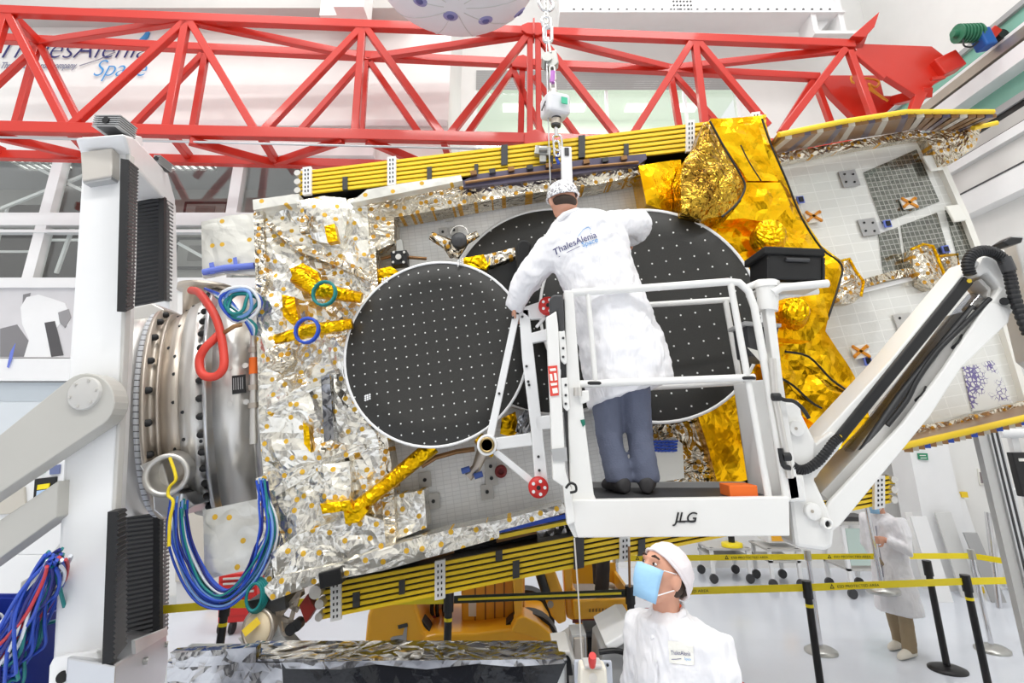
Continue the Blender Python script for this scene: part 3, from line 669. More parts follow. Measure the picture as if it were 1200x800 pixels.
# ---- solar array stacks
def array(tl, tr, bl_, br_, n, Y, brackets, bands, deep, label):
    r = None
    def q(t, v):      # t along, v down
        a = V(tl).lerp(V(tr), t); b = V(bl_).lerp(V(br_), t); p = a.lerp(b, v); return sp_(p.x, p.y, Y)
    core = MB().prism([q(.002, .02), q(.998, .02), q(.998, .98), q(.002, .98)], (0, deep, 0))
    for p in range(0): pass
    core.v = [v + V((0, .02, 0)) for v in core.v]
    r = lab(core.build('solar_array', 'black', sat), label)
    for i in range(n):
        v0 = i / n + .03; v1 = (i + .78) / n
        MB().prism([q(0, v0), q(1, v0), q(1, v1), q(0, v1)], (0, deep, 0)).build('solar_panel', 'panel_yellow', r)
    d = V((0, -.025, 0))
    for t in brackets:
        w = .009; b = MB().prism([q(t - w, -.05) + d, q(t + w, -.05) + d, q(t + w, 1.05) + d, q(t - w, 1.05) + d], (0, .03, 0)).build('hinge_bracket', 'white', r)
        k = MB()
        for i in range(n):
            for e in (-.35, .35): k.prism([q(t + (e - .12) * w, (i + .3) / n) + d * 1.2, q(t + (e + .12) * w, (i + .3) / n) + d * 1.2, q(t + (e + .12) * w, (i + .75) / n) + d * 1.2, q(t + (e - .12) * w, (i + .75) / n) + d * 1.2], (0, .01, 0))
        k.build('slot', 'black', b)
    for t, v0, v1, w in bands: MB().prism([q(t - w, v0) + d * .6, q(t + w, v0) + d * .6, q(t + w, v1) + d * .6, q(t - w, v1) + d * .6], (0, .03, 0)).build('clamp_band', 'dark', r)
    return r, q
ra, qa = array((350, 200), (898, 133), (350, 229), (898, 167), 6, 3.72, (.02, .2, .836, .975), ((.44, 0, .75, .007), (.605, 0, .8, .007), (.28, .5, 1, .005), (.1, .5, 1, .005), (.38, .6, 1, .004), (.7, .5, .9, .005), (.9, .1, .4, .006), (.54, .6, .95, .004)), .9, 'upper folded stack of yellow edged solar panels')
rb, qb = array((378, 684), (1045, 556), (378, 727), (1045, 590), 6, 3.72, (.025, .207, .53, .975), ((.45, 0, 1, .009), (.14, .3, .7, .005), (.31, 0, .3, .006), (.34, .4, .9, .006), (.06, .4, .8, .006), (.56, .5, 1, .006), (.63, 0, .5, .006)), .9, 'lower folded stack of yellow edged solar panels')
for r, q, ts in ((ra, qa, (.0, .985)), (rb, qb, (-.004, 1.0))):
    for t in ts:
        for v in (.15, .5, .85):
            c = q(t, v) + V((0, -.03, 0)); MB().cyl(c, c + V((0, .09, 0)), .022, n=12).build('hinge_roller', 'steel', r)
c = sp_(636, 178, 3.68); mb = MB(); mb.obox(c, (.06, 0, -.008), (0, .03, 0), (.005, 0, .035)); mb.obox(c + V((0, 0, -.06)), (.025, 0, 0), (0, .02, 0), (0, 0, .03)); mb.cyl(c + V((-.03, -.05, 0)), c + V((.03, -.05, 0)), .02); mb.build('hoist_clamp', 'silver_plain', ra, .006)
# black slabs painted in as shade between the stacks and the body
MB().prism([sp_(*p, 3.95) for p in ((755, 183), (895, 160), (895, 190), (757, 196))], (0, .3, 0)).build('painted_gap_shade', 'matt_black', sat)
MB().prism([sp_(*p, 3.9) for p in ((395, 690), (450, 662), (560, 640), (670, 612), (800, 590), (900, 560), (900, 590), (670, 640), (400, 700))], (0, .3, 0)).build('painted_gap_shade', 'matt_black', sat)
for p in (((490, 652), (530, 640), (532, 648), (492, 660)), ((580, 622), (640, 608), (642, 622), (582, 636))): MB().prism([sp_(*k, 3.88) for k in p], (0, .05, 0)).build('brown_unit', 'copper', sat)
o = skin('foil_unit', ((628, 620), (662, 612), (664, 624), (630, 632)), 3.87, .04, 'table_foil', amp=.01, step=.02, seed=2)
skin('foil_drum', ((405, 668), (440, 658), (445, 672), (408, 682)), 3.8, .2, 'table_foil', amp=.005, step=.03, bulge=.04, seed=3)
# ---- foil blankets, left block
skin('side_blanket', ((298, 238), (345, 228), (352, 240), (430, 232), (436, 330), (446, 400), (448, 500), (456, 580), (458, 640), (400, 668), (322, 684), (312, 600), (304, 500), (301, 400)), 3.72, .5, 'silver', amp=.066, step=.038, seed=11, sc=4.2, edge=.25, aniso=.5, ang=.6)
skin('foil_bag', ((348, 236), (380, 230), (405, 232), (408, 250), (404, 275), (398, 288), (375, 284), (352, 272), (350, 255)), 3.62, .15, 'silver', amp=.06, step=.03, seed=21, sc=4, bulge=.1)
skin('foil_lip', ((296, 234), (350, 227), (351, 238), (330, 240), (297, 246)), 3.62, .12, 'wing_foil', amp=.012, step=.03, seed=22)
skin('edge_wrap', ((432, 290), (440, 288), (447, 400), (452, 500), (461, 560), (464, 640), (452, 645), (446, 560), (438, 420)), 3.66, .2, 'silver_fine', amp=.03, step=.025, seed=23, aniso=.3)
skin('edge_wrap', ((297, 250), (308, 244), (312, 330), (306, 345), (300, 340)), 3.66, .2, 'silver_fine', amp=.03, step=.025, seed=24, aniso=.3)
skin('fold_wrap', ((312, 262), (318, 260), (350, 285), (415, 310), (436, 322), (434, 330), (395, 312), (345, 292)), 3.64, .06, 'silver_fine', amp=.02, step=.022, seed=25)
skin('fold_wrap', ((312, 480), (350, 455), (375, 445), (382, 450), (345, 468), (315, 486)), 3.66, .06, 'silver', amp=.03, step=.025, seed=26)
skin('fold_wrap', ((376, 440), (386, 438), (392, 520), (380, 520)), 3.63, .08, 'table_foil', amp=.02, step=.025, seed=27, aniso=.3)
skin('fold_wrap', ((318, 575), (350, 550), (425, 520), (428, 526), (372, 552), (322, 582)), 3.66, .06, 'silver', amp=.03, step=.025, seed=28)
skin('unit_wrap', ((372, 545), (410, 540), (412, 590), (402, 600), (376, 598)), 3.6, .15, 'silver', amp=.05, step=.028, seed=29, sc=5, bulge=.06)
skin('unit_wrap', ((318, 648), (345, 628), (420, 600), (450, 610), (452, 640), (400, 664), (322, 676)), 3.62, .12, 'silver', amp=.05, step=.03, seed=30, sc=4)
skin('hem_blanket', ((308, 690), (322, 676), (400, 660), (455, 640), (520, 622), (600, 606), (660, 590), (664, 600), (585, 622), (585, 630), (450, 668), (375, 682), (318, 704)), 3.6, .2, 'silver', amp=.04, step=.032, seed=31, sc=4)
skin('foil_box', ((450, 582), (497, 574), (500, 618), (470, 630), (456, 632)), 3.75, .2, 'silver', amp=.035, step=.03, seed=32, sc=3.2)
# top and bottom foil rolls
skin('top_blanket', ((405, 234), (460, 222), (540, 208), (543, 218), (620, 212), (755, 192), (757, 204), (700, 216), (600, 230), (480, 252), (462, 255), (462, 285), (428, 300), (424, 262)), 3.74, .2, 'silver_fine', amp=.04, step=.032, seed=33, sc=4)
skin('white_lip', ((410, 238), (430, 222), (470, 215), (540, 205), (542, 212), (480, 224), (430, 234)), 3.62, .08, 'wing_foil', amp=.015, step=.03, seed=34)
vb = lab(MB().prism([sp_(*p, 3.7) for p in ((542, 212), (560, 204), (690, 186), (757, 180), (758, 186), (748, 193), (650, 208), (543, 220))], (0, .3, 0)).build('cell_panel', 'violet', sat), 'violet blue solar cell edge')
q = MB(); q.tube([sp_(x, y, 3.68) for x, y in ((545, 214), (600, 206), (680, 196), (748, 190))], .012, 6); q.build('cable_run', 'copper', vb)
for i in range(9): x = 555 + i * 22; c = sp_(x, 203 - (x - 555) * .1, 3.68); MB().obox(c, (.022, 0, .004), (0, .015, 0), (-.003, 0, .016)).build('clip', 'dark' if i % 2 else 'copper', vb)
skin('base_foil', ((570, 616), (600, 606), (665, 592), (668, 602), (640, 608), (575, 622)), 3.66, .15, 'silver_fine', amp=.03, step=.025, seed=35)
lab(MB().prism([sp_(*p, 3.64) for p in ((582, 620), (664, 602), (665, 607), (583, 625))], (0, .06, 0)).build('cable_tray', 'w_blue', sat), 'blue cable tray')
MB().prism([sp_(*p, 3.66) for p in ((583, 627), (666, 610), (667, 614), (584, 632))], (0, .06, 0)).build('panel_rim', 'panel_yellow', sat)
# ---- white flap panels beyond the left edge
fu = skin('foil_flap', ((236, 260), (270, 252), (299, 250), (300, 322), (262, 320), (237, 325)), 3.74, .04, 'wing_foil', amp=.02, step=.04, seed=41, sc=2.2, aniso=.5, ang=.9)
lab(MB().tube([sp_(*p, 3.71) for p in ((238, 319), (262, 314), (298, 311))], .022, 8).build('tape_roll', 'blue_tape', fu), 'blue tape roll'); MB().prism([sp_(*p, 3.7) for p in ((245, 308), (250, 307), (252, 320), (246, 321))], (0, .006, 0)).prism([sp_(*p, 3.7) for p in ((273, 302), (277, 301), (279, 316), (274, 317))], (0, .006, 0)).build('tape_tab', 'blue_tape', fu)
skin('foil_flap', ((238, 598), (275, 590), (313, 582), (318, 664), (280, 670), (240, 679)), 3.74, .04, 'wing_foil', amp=.02, step=.04, seed=42, sc=2.2)
skin('lower_wrap', ((300, 560), (314, 556), (320, 690), (312, 700), (306, 640)), 3.66, .2, 'silver', amp=.03, step=.03, seed=43)
# ---- gold blankets
def gold(name, pts, Y, m='gold', **k): return skin(name, pts, Y, k.pop('back', .3), m, **k)
g1 = gold('gold_blanket', ((832, 140), (893, 137), (902, 165), (922, 212), (938, 250), (962, 288), (987, 309), (984, 332), (971, 372), (967, 388), (990, 424), (1008, 458), (1022, 505), (1008, 545), (985, 577), (955, 562), (895, 520), (870, 445), (865, 330), (855, 290), (830, 270), (798, 258), (799, 215), (815, 178)), 3.68, amp=.10, step=.042, seed=51, sc=2.2, back=.4, edge=.5)
lab(g1, 'crumpled gold foil blanket')
g2 = gold('gold_flap', ((748, 195), (772, 190), (798, 187), (801, 250), (775, 246), (757, 240)), 3.72, amp=.06, step=.035, seed=52, sc=2.5, aniso=.35)
g3 = gold('gold_skirt', ((812, 470), (850, 450), (868, 444), (874, 500), (881, 560), (842, 572), (830, 525)), 3.72, amp=.07, step=.035, seed=53, sc=2.6, aniso=.35, ang=.3)
g4 = gold('amber_bag', ((826, 142), (835, 150), (852, 180), (869, 208), (872, 218), (866, 238), (850, 252), (822, 258), (799, 250), (797, 205), (803, 186), (815, 172)), 3.5, 'gold_dark', amp=.05, step=.03, seed=54, sc=5, bulge=.1, back=.2); lab(g4, 'amber see-through foil bag')
gold('gold_fold', ((900, 430), (930, 422), (967, 440), (1006, 462), (1000, 500), (960, 500), (912, 470)), 3.58, amp=.08, step=.038, seed=55, sc=2.6, back=.12)
gold('gold_fold', ((835, 150), (888, 145), (905, 200), (912, 212), (876, 212), (858, 185)), 3.56, amp=.05, step=.04, seed=56, sc=2.2, back=.12)
gold('gold_fold', ((866, 214), (914, 214), (926, 240), (905, 262), (872, 256), (850, 258), (868, 236)), 3.55, amp=.09, step=.038, seed=57, sc=3, back=.15)
gold('gold_fold', ((900, 345), (965, 345), (970, 374), (950, 400), (905, 395)), 3.52, amp=.08, step=.036, seed=58, sc=3, back=.15)
def seam(pts, Y=3.54, r=.008): return MB().tube(spline([sp_(*p, Y) for p in pts], 4), r, 5).build('black_seam', 'black', g1)
seam(((893, 139), (903, 168), (922, 212), (938, 252), (962, 290), (986, 310), (983, 334), (970, 374))); seam(((832, 142), (850, 175), (868, 205), (873, 220), (864, 238), (846, 254)), 3.38)
seam(((920, 412), (948, 418), (975, 445), (1000, 462))); seam(((910, 440), (930, 452), (955, 474), (985, 486))); seam(((868, 170), (878, 190), (892, 212)), 3.46, .005); seam(((955, 345), (962, 368), (958, 378)))
for x, y, r in ((902, 274, .09), (932, 364, .075)): c = sp_(x, y, 3.42); o = MB().revolve(c, (-.2, -1, .2), [(-.1, r * 1.3), (.03, r * 1.1), (.04, r), (.03, .005)], 20).build('foil_port', 'gold_wrap', g1)
# ---- silver sheet with blue marks seen inside the cage
o = skin('silver_apron', ((764, 500), (800, 485), (838, 470), (846, 500), (855, 560), (800, 570), (770, 570)), 3.86, .1, 'silver_fine', amp=.04, step=.03, seed=61, sc=4)
o = MB().prism([sp_(*p, 3.8) for p in ((765, 518), (790, 512), (800, 520), (802, 560), (768, 566))], (0, .02, 0)).build('white_card', 'paper', sat)
q = MB(); rr = random.Random(3)
for i in range(6):
    for j in range(4):
        c = sp_(768 + i * 4.6 + rr.uniform(-1, 1), 517 + j * 3.6, 3.79); q.obox(c, (.012 + rr.random() * .008, 0, .003), (0, .004, 0), (0, 0, .007))
q.build('blue_print', 'w_blue', o)
# ---- reflectors
def dish(x, y, rx, ry, Y, m, label, tiltx=0):
    c = sp_(x, y, Y); a = sp_(x + rx, y, Y); t = sp_(x, y - ry, Y); R = (a - c).length; 
    R = (R + (t - c).length) / 2
    ax = V((-.08, -1, .06)).normalized()
    k = MB().revolve(c, ax, [(-.05, .02), (-.05, R * .6), (-.02, R * .97), (.012, R), (.022, R * .985), (.0, R * .75), (-.015, R * .4), (-.02, .01)], 72).build('reflector', m, sat); lab(k, label)
    MB().revolve(c, ax, [(.005, R), (.005, R * 1.012), (.026, R * 1.012), (.026, R * .988), (.02, R * .985)], 72, caps=False).build('rim', 'white', k)
    return k, c, R
d1, c1, R1 = dish(511, 410, 101, 109, 3.52, 'carbon_fine', 'front left dish reflector of black carbon with white dots')
d2, c2, R2 = dish(647, 358, 117, 117, 3.86, 'carbon_wide', 'black dish reflector behind the technician and the front dish')
d3, c3, R3 = dish(760, 363, 119, 120, 3.62, 'carbon_wide', 'right black dish reflector behind the cage rail')
for d, c, R in ((d1, c1, R1), (d2, c2, R2), (d3, c3, R3)):
    b = MB().cyl(c + V((0, .04, 0)), c + V((0, .22, 0)), R * .2, R * .28).build('dish_mount', 'gold_wrap', d)
def dotsq(d, x, y, Y):
    q = MB()
    for i in range(3):
        for j in range(3): c = sp_(x + i * 2.6, y + j * 2.4 - i, Y); q.cyl(c, c + V((0, .006, 0)), .006, n=6)
    q.build('target_dots', 'white', d)
dotsq(d3, 832, 278, 3.585)
for x, y, Y, d in ((537, 305, 3.49, d1), (448, 327, 3.49, d1), (428, 464, 3.49, d1)): dotsq(d, x, y, Y)
# ---- booms, pipes and small mechanisms
def rod(pts, r, name, m, Y=3.6, n=10, parent=None): return MB().tube([sp_(*p, Y) for p in pts], r, n).build(name, m, parent or sat)
b1 = lab(rod(((408, 604), (440, 578), (508, 522)), [.05, .042, .05], 'boom', 'gold_wrap', 3.6), 'diagonal gold wrapped boom'); 
skin('boom_root', ((403, 600), (420, 590), (432, 598), (420, 612), (405, 614)), 3.56, .1, 'gold_wrap', amp=.04, step=.025, seed=70, parent=b1)
b2 = rod(((348, 322), (372, 340), (424, 349)), [.06, .055, .035], 'boom', 'gold_wrap', 3.55); b3 = rod(((322, 398), (360, 388), (413, 379)), [.03, .045, .035], 'boom', 'gold_wrap', 3.55)
for x, y, b in ((382, 345, b2), (362, 388, b3)):
    c = sp_(x, y, 3.5); q = MB()
    for k in range(3): q.tube([c + V((.07 * math.cos(a + k), -.02 - .012 * k, .075 * math.sin(a + k))) for a in [i * 2 * PI / 14 for i in range(14)]], .009, 5, closed=True)
    q.build('cable_loop', 'w_teal' if b is b2 else 'w_blue', b)
for pts, Y, sd in (((340, 315), (355, 308), (372, 318), (378, 335), (362, 345), (346, 336)), 3.58, 71), (((310, 412), (325, 404), (342, 408), (345, 424), (330, 438), (314, 432)), 3.55, 72), (((330, 345), (345, 348), (350, 375), (342, 380), (332, 370)), 3.6, 73), (((395, 340), (410, 335), (412, 345), (398, 350)), 3.6, 74), (((375, 590), (410, 586), (414, 597), (378, 602)), 3.52, 75), (((350, 252), (358, 250), (360, 270), (351, 272)), 3.5, 76), (((380, 265), (392, 262), (396, 282), (384, 284)), 3.48, 77), (((375, 520), (388, 515), (397, 520), (390, 528), (376, 527)), 3.55, 78), (((355, 495), (362, 500), (364, 530), (356, 520)), 3.6, 79):
    skin('amber_wrap', pts, Y, .06, 'gold_wrap' if sd % 2 else 'silver_fine', amp=.04, step=.022, seed=sd, sc=7, bulge=.04)
skin('yellow_unit', ((432, 318), (458, 312), (470, 320), (462, 336), (436, 335)), 3.72, .15, 'gold_wrap', amp=.03, step=.025, seed=81, bulge=.03)
skin('yellow_unit', ((448, 500), (475, 508), (480, 514), (450, 515)), 3.7, .12, 'gold_wrap', amp=.03, step=.025, seed=82)
rod(((426, 340), (424, 325), (432, 308), (458, 300), (500, 303)), .012, 'pipe', 'copper', 3.85); rod(((437, 490), (442, 520), (452, 540), (461, 546)), .012, 'pipe', 'copper', 3.85); rod(((494, 546), (510, 536), (535, 529), (556, 526)), .016, 'pipe', 'copper', 3.85)
c = sp_(469, 304, 3.78); o = MB().obox(c, (.055, 0, .006), (0, .05, 0), (-.005, 0, .05)).build('camera_unit', 'black', sat, .005)
q = MB(); q.cyl(c + V((0, -.07, 0)), c + V((0, -.04, 0)), .02)
for i, j in ((-1, -1), (1, -1), (1, 1), (-1, 1)): q.cyl(c + V((.036 * i, -.06, .036 * j)), c + V((.036 * i, -.045, .036 * j)), .009, n=8)
q.build('lens', 'steel', o); MB().prism([sp_(*p, 3.8) for p in ((464, 282), (471, 280), (473, 296), (465, 297))], (0, .06, 0)).build('bracket', 'silver_plain', o)
# release mechanism with a pulley above the front dish
o = rod(((505, 276), (525, 286), (534, 298)), [.03, .045, .05], 'release_arm', 'silver_fine', 3.75); rod(((560, 274), (545, 282), (532, 300)), [.025, .035, .04], 'strut', 'silver_fine', 3.75, parent=o)
c = sp_(538, 282, 3.68); MB().revolve(c, (0, -1, 0), [(-.03, .055), (.02, .055), (.02, .04), (.03, .03), (.03, .005)], 20).build('pulley', 'dark', o); MB().tube([c + V((.06 * math.cos(a), 0, .05 + .06 * math.sin(a))) for a in [i * PI / 8 for i in range(9)]], .005, 5).build('wire_loop', 'steel', o)
for x, y in ((519, 272), (532, 270), (526, 254)): c = sp_(x, y, 3.94); r = MB().obox(c, (.03, 0, .004), (0, .006, 0), (-.003, 0, .035)).build('small_plate', 'light_grey', pn); MB().cyl(c + V((0, -.015, 0)), c, .01, n=8).build('hole', 'black', r)
for x, y in ((498, 562), (508, 587), (575, 546), (571, 576), (576, 560)): c = sp_(x, y, 3.94); r = MB().obox(c, (.04, 0, .006), (0, .006, 0), (-.006, 0, .045)).build('small_plate', 'light_grey', pn); MB().cyl(c + V((0, -.015, 0)), c, .012, n=8).build('hole', 'black', r)
# bipod below the front dish
o = rod(((566, 528), (558, 548), (548, 558)), [.04, .03, .035], 'bipod', 'steel_brown', 3.72); rod(((560, 512), (568, 520), (580, 530)), [.035, .05, .04], 'bipod_head', 'gold_wrap', 3.7, parent=o)
for x, y in ((541, 552), (556, 558)): c = sp_(x, y, 3.68); MB().cyl(c, c + V((.05, 0, .015)), .018, n=10).build('blue_fitting', mat('blue_fitting', (70, 96, 170), .4), o)
lab(MB().revolve(sp_(587, 552, 3.9), (0, -1, 0), [(-.02, .04), (.02, .04), (.02, .018), (.0, .015)], 16).build('red_cap', mat('dark_red_cap', (120, 20, 24), .4), pn), 'dark red cap')
# wrapped arm between the dishes, black bracket beside the technician
o = lab(skin('wrapped_arm', ((548, 303), (575, 297), (603, 290), (604, 300), (580, 310), (552, 315)), 3.62, .1, 'silver_fine', amp=.02, step=.025, seed=91, sc=6), 'silver wrapped arm')
skin('gold_cuff', ((540, 303), (567, 298), (572, 310), (570, 316), (545, 311)), 3.58, .1, 'gold_wrap', amp=.03, step=.022, seed=92, parent=o)
MB().prism([sp_(*p, 3.66) for p in ((570, 318), (604, 305), (618, 300), (622, 335), (600, 360), (585, 335))], (0, .08, 0)).build('black_bracket', 'black', o)
q = MB(); q.prism([sp_(*p, 3.45) for p in ((606, 330), (605, 290), (607, 283), (612, 280), (618, 281), (623, 286), (622, 296), (620, 320), (614, 332))], (0, .06, 0)); q.build('black_handle', 'matt_black', o, .015)
skin('silver_unit', ((608, 488), (616, 480), (626, 486), (628, 502), (612, 510), (604, 505)), 3.68, .12, 'table_foil', amp=.03, step=.02, seed=93)
skin('yellow_unit', ((588, 490), (604, 482), (608, 505), (600, 512), (586, 508)), 3.74, .12, 'gold_wrap', amp=.03, step=.022, seed=94)
# ---- wings on the right end: undersides with ribs, the violet and blue ones painting in reflections
def wing(near, far, Yn, Yf, label, nrib, cyc):
    N = [sp_(*p, Yn) for p in near]; Fp = [sp_(*p, Yf) for p in far]; up = V((0, 0, .03))
    mb = MB()
    for i in range(len(N) - 1): mb.hexa([N[i], N[i + 1], Fp[i + 1], Fp[i]], [v + up for v in (N[i], N[i + 1], Fp[i + 1], Fp[i])])
    r = lab(mb.build('wing_panel', 'copper', sat), label)
    MB().tube([v + V((0, -.01, .01)) for v in N], .022, 6).build('yellow_edge', 'panel_yellow', r)
    L = len(N) - 1
    for k in range(nrib):
        def at_(A, t): t = max(0, min(.999, t)) * L; i = int(t); return A[i].lerp(A[i + 1], t - i)
        t = (k + .5) / nrib; a = at_(N, t + .035); b = at_(Fp, t - .03)
        MB().bar(a - V((0, 0, .02)), b - V((0, 0, .02)), .05, .03).build('rib', cyc[k % len(cyc)], r)
    return r
wing(((912, 160), (985, 145), (1062, 133), (1163, 133)), ((899, 178), (990, 160), (1070, 148), (1135, 152)), 3.5, 3.9, 'ribbed wing panel at the upper right end', 30, ('beige', 'copper', 'copper', 'violet', 'copper'))
wing(((1055, 525), (1130, 508), (1210, 489)), ((1064, 514), (1130, 498), (1210, 476)), 3.6, 3.9, 'ribbed wing panel at the lower right end', 22, ('copper', 'beige', 'copper', 'w_blue'))
skin('wing_foil', ((902, 182), (990, 166), (1075, 152), (1085, 160), (1000, 174), (905, 192)), 3.85, .08, 'silver_fine', amp=.025, step=.03, seed=95, sc=5)
skin('wing_corner', ((1082, 156), (1130, 150), (1150, 150), (1142, 172), (1118, 190), (1100, 195), (1092, 175)), 3.85, .2, 'silver_fine', amp=.06, step=.032, seed=96, sc=4)
rod(((1140, 150), (1155, 147), (1168, 144)), .02, 'yellow_tip', 'panel_yellow', 3.7)
# ---- thruster module under the left corner
tm = MB().obox(sp_(325, 700, 3.8), (.1, 0, .02), (0, .15, 0), (-.01, 0, .04)).build('thruster_module', 'dark', sat)
q = MB()
for a, b in (((322, 690), (330, 742)), ((352, 690), (336, 742)), ((325, 700), (350, 715)), ((350, 695), (327, 722)), ((326, 722), (345, 730)), ((318, 690), (356, 690)), ((330, 742), (342, 742))): q.bar(sp_(*a, 3.7), sp_(*b, 3.7), .022)
q.build('lattice', 'steel_brown', tm)
c = sp_(301, 737, 3.62); MB().revolve(c, (-.3, -1, .1), [(-.12, .05), (-.02, .1), (0, .1), (0, .085), (-.02, .08), (-.02, .005)], 24).build('nozzle', 'steel_brown', tm); lab(MB().revolve(c, (-.3, -1, .1), [(-.015, .085), (.004, .08), (.004, .005)], 24).build('nozzle_cover', mat('cream_cover', (226, 208, 176), .6), tm), 'cream nozzle cover')
MB().obox(c + V((-.02, -.03, .02)), (.035, 0, .03), (0, .006, 0), (-.012, 0, .015)).build('tape_tag', 'panel_yellow', tm)
for p in (((304, 750), (330, 744), (345, 760), (332, 768), (308, 765)), ((278, 748), (298, 742), (302, 752), (292, 766)), ((303, 705), (318, 712), (330, 745), (318, 750), (305, 730))): MB().prism([sp_(*k, 3.68) for k in p], (0, .12, 0)).build('grey_baffle', 'grey' if p[0][0] > 300 else 'light_grey', tm, .006)
lab(MB().prism([sp_(*k, 3.66) for k in ((350, 710), (360, 696), (369, 714), (358, 731))], (0, .08, 0)).build('red_cover', mat('dark_red_cover', (128, 36, 28), .4), tm, .006), 'dark red cover')
for x, y in ((340, 738), (347, 733)): MB().cyl(sp_(x, y, 3.66), sp_(x, y, 3.66) + V((0, .06, 0)), .03).build('roller', 'black', tm)
q = MB(); q.cyl(sp_(369, 694, 3.66), sp_(369, 694, 3.66) + V((0, .08, 0)), .035); q.cyl(sp_(374, 708, 3.66), sp_(374, 708, 3.66) + V((0, .08, 0)), .025); q.build('hinge_motor', 'steel', tm)
q = MB(); q.obox(sp_(390, 675, 3.6), (.06, 0, .015), (0, .05, 0), (-.01, 0, .04)); q.bar(sp_(378, 682, 3.58), sp_(392, 670, 3.58), .03); q.build('hold_down', 'black', sat, .006)
# ================================================================ TILTING STAND (left)
SB = P(147, 400, 3.2); SN = V((.9 * math.cos(.157), .43 * math.cos(.157), math.sin(.157)))
def ps(x, y, out=0.0):              # on the leaning side plane of the stand
    d = ray(x, y); c = V((0, 0, HC)); t = (SB - c).dot(SN) / d.dot(SN); return c + d * t + SN * out
def down(p, z): k = p.z - z; return V((p.x + .157 * k, p.y, z))
def f3(x, y, Y=3.2): return P(x, y, Y)
dB = V((-.11, .26, 0))
st = thing('tilting_stand', 'tall white integration stand with black bellows holding the satellite by a steel ring', 'stand', (f3(80, 1150).x, 3.3, 0))
col = [(97, 182), (104, 166), (146, 158), (152, 172), (149, 300), (143, 430), (134, 600), (123, 770), (116, 1156), (39, 1156), (60, 800), (80, 440)]
MB().prism([f3(*p) for p in col], dB).build('column', 'white', st, .02, 3)
MB().prism([f3(*p, 3.19) for p in ((147, 180), (152, 180), (150, 300), (144, 430), (135, 600), (125, 785), (117, 785), (130, 600), (140, 430))], (0, .05, 0)).build('corner_plate', 'light_grey', st, .006)
o = MB().prism([f3(*p, 3.13) for p in ((94, 178), (131, 173), (131, 206), (96, 212))], (0, .08, 0)).build('control_box', mat('beige_metal', (206, 200, 192), .35, .2), st, .008)
MB().prism([f3(*p, 3.14) for p in ((97, 212), (131, 207), (130, 210), (98, 215))], (0, .06, 0)).build('connector_strip', 'grey', o)
o = MB().prism([f3(*p, 3.18) for p in ((66, 786), (108, 782), (110, 795), (68, 799))], (0, .03, 0)).build('hole_plate', 'light_grey', st, .012)
for x, y in ((73, 793), (88, 791), (103, 788)): MB().cyl(f3(x, y, 3.16), f3(x, y, 3.19), .026, n=16).build('bolt_head', 'black', o)
MB().prism([f3(*p, 3.17) for p in ((62, 770), (113, 762), (116, 772), (115, 1100), (40, 1100), (57, 780))], (0, .05, 0)).build('base_plate', 'white', st, .01)
MB().prism([ps(*p) for p in ((147, 157), (158, 160), (197, 203), (205, 232), (206, 262), (200, 250), (196, 236), (156, 192))], V((-.35, .05, 0))).build('top_beam', 'white', st, .02)
MB().prism([ps(*p) for p in ((199, 236), (206, 240), (208, 350), (203, 500), (198, 640), (195, 765))] + [down(ps(195, 765), 0), down(ps(188, 760), 0)] + [ps(*p) for p in ((188, 760), (193, 600), (199, 400))], V((-.2, .1, 0))).build('rear_post', 'white', st, .01)
# heat sinks on top
def sink(c, sx, sy, sz):
    r = MB().obox(c, (sx * .7, 0, 0), (0, sy, 0), (0, 0, sz)).build('drive_unit', 'dark', st, .006)
    q = MB()
    for k in range(6): q.obox(c + V((0, 0, -sz + sz * 2 * (k + .5) / 6)), (sx, 0, 0), (0, sy * 1.05, 0), (0, 0, sz * .07))
    q.build('cooling_fin', 'grey', r)
    MB().cyl(c + V((0, -sy * 1.15, 0)), c + V((0, -sy, 0)), sz * .5, n=16).build('fan', 'black', r)
sink(f3(135, 149, 3.22), .085, .08, .045); sink(ps(191, 192), .03, .1, .045)
MB().prism([ps(*p, -.02) for p in ((160, 158), (170, 160), (172, 172), (163, 170))], V((-.1, 0, 0))).build('bracket', 'white', st, .01)
# bellows
def pleats(tl, tr, br, bl_, n, nrm, name='bellows', a=.005):
    mb = MB(); L, R = [], []
    for i in range(2 * n + 1):
        t = i / (2 * n); off = V(nrm) * (a if i % 2 else -a)
        L.append(tl.lerp(bl_, t) + off); R.append(tr.lerp(br, t) + off)
    vs = L + R; m = len(L); fs = [[i, i + 1, m + i + 1, m + i] for i in range(m - 1)]
    bk = V(nrm) * -.04; vs += [L[0] + bk, R[0] + bk, R[-1] + bk, L[-1] + bk]; k = 2 * m
    fs += [[k, k + 1, k + 2, k + 3], [0, m, k + 1, k], [m - 1, 2 * m - 1, k + 2, k + 3], list(range(m)) + [k + 3, k], list(range(m, 2 * m)) + [k + 2, k + 1]]
    mb.add(vs, fs); return mb.build(name, 'bellows', st)
NS = V((.9, .43, 0))
pleats(ps(147, 187, .02), ps(158, 196, .02), ps(152, 362, .02), ps(143, 366, .02), 40, NS)
Yf = ps(192, 300).y
print('bellows Y', Yf, ps(187,700), ps(206,260))
pleats(P(157, 236, Yf), P(192, 230, Yf), P(192, 351, Yf), P(155, 358, Yf), 26, V((0, -1, 0)))
q0, q1 = P(192, 230, Yf), P(192, 351, Yf); pleats(q0, ps(203, 238), ps(201, 354), q1, 26, NS)
Yg = ps(187, 680).y
pleats(ps(133, 600, .02), ps(143, 596, .02), ps(143, 758, .02), ps(127, 778, .02), 30, NS)
pleats(P(143, 594, Yg), P(187, 590, Yg), P(187, 745, Yg), P(141, 757, Yg), 30, V((0, -1, 0)))
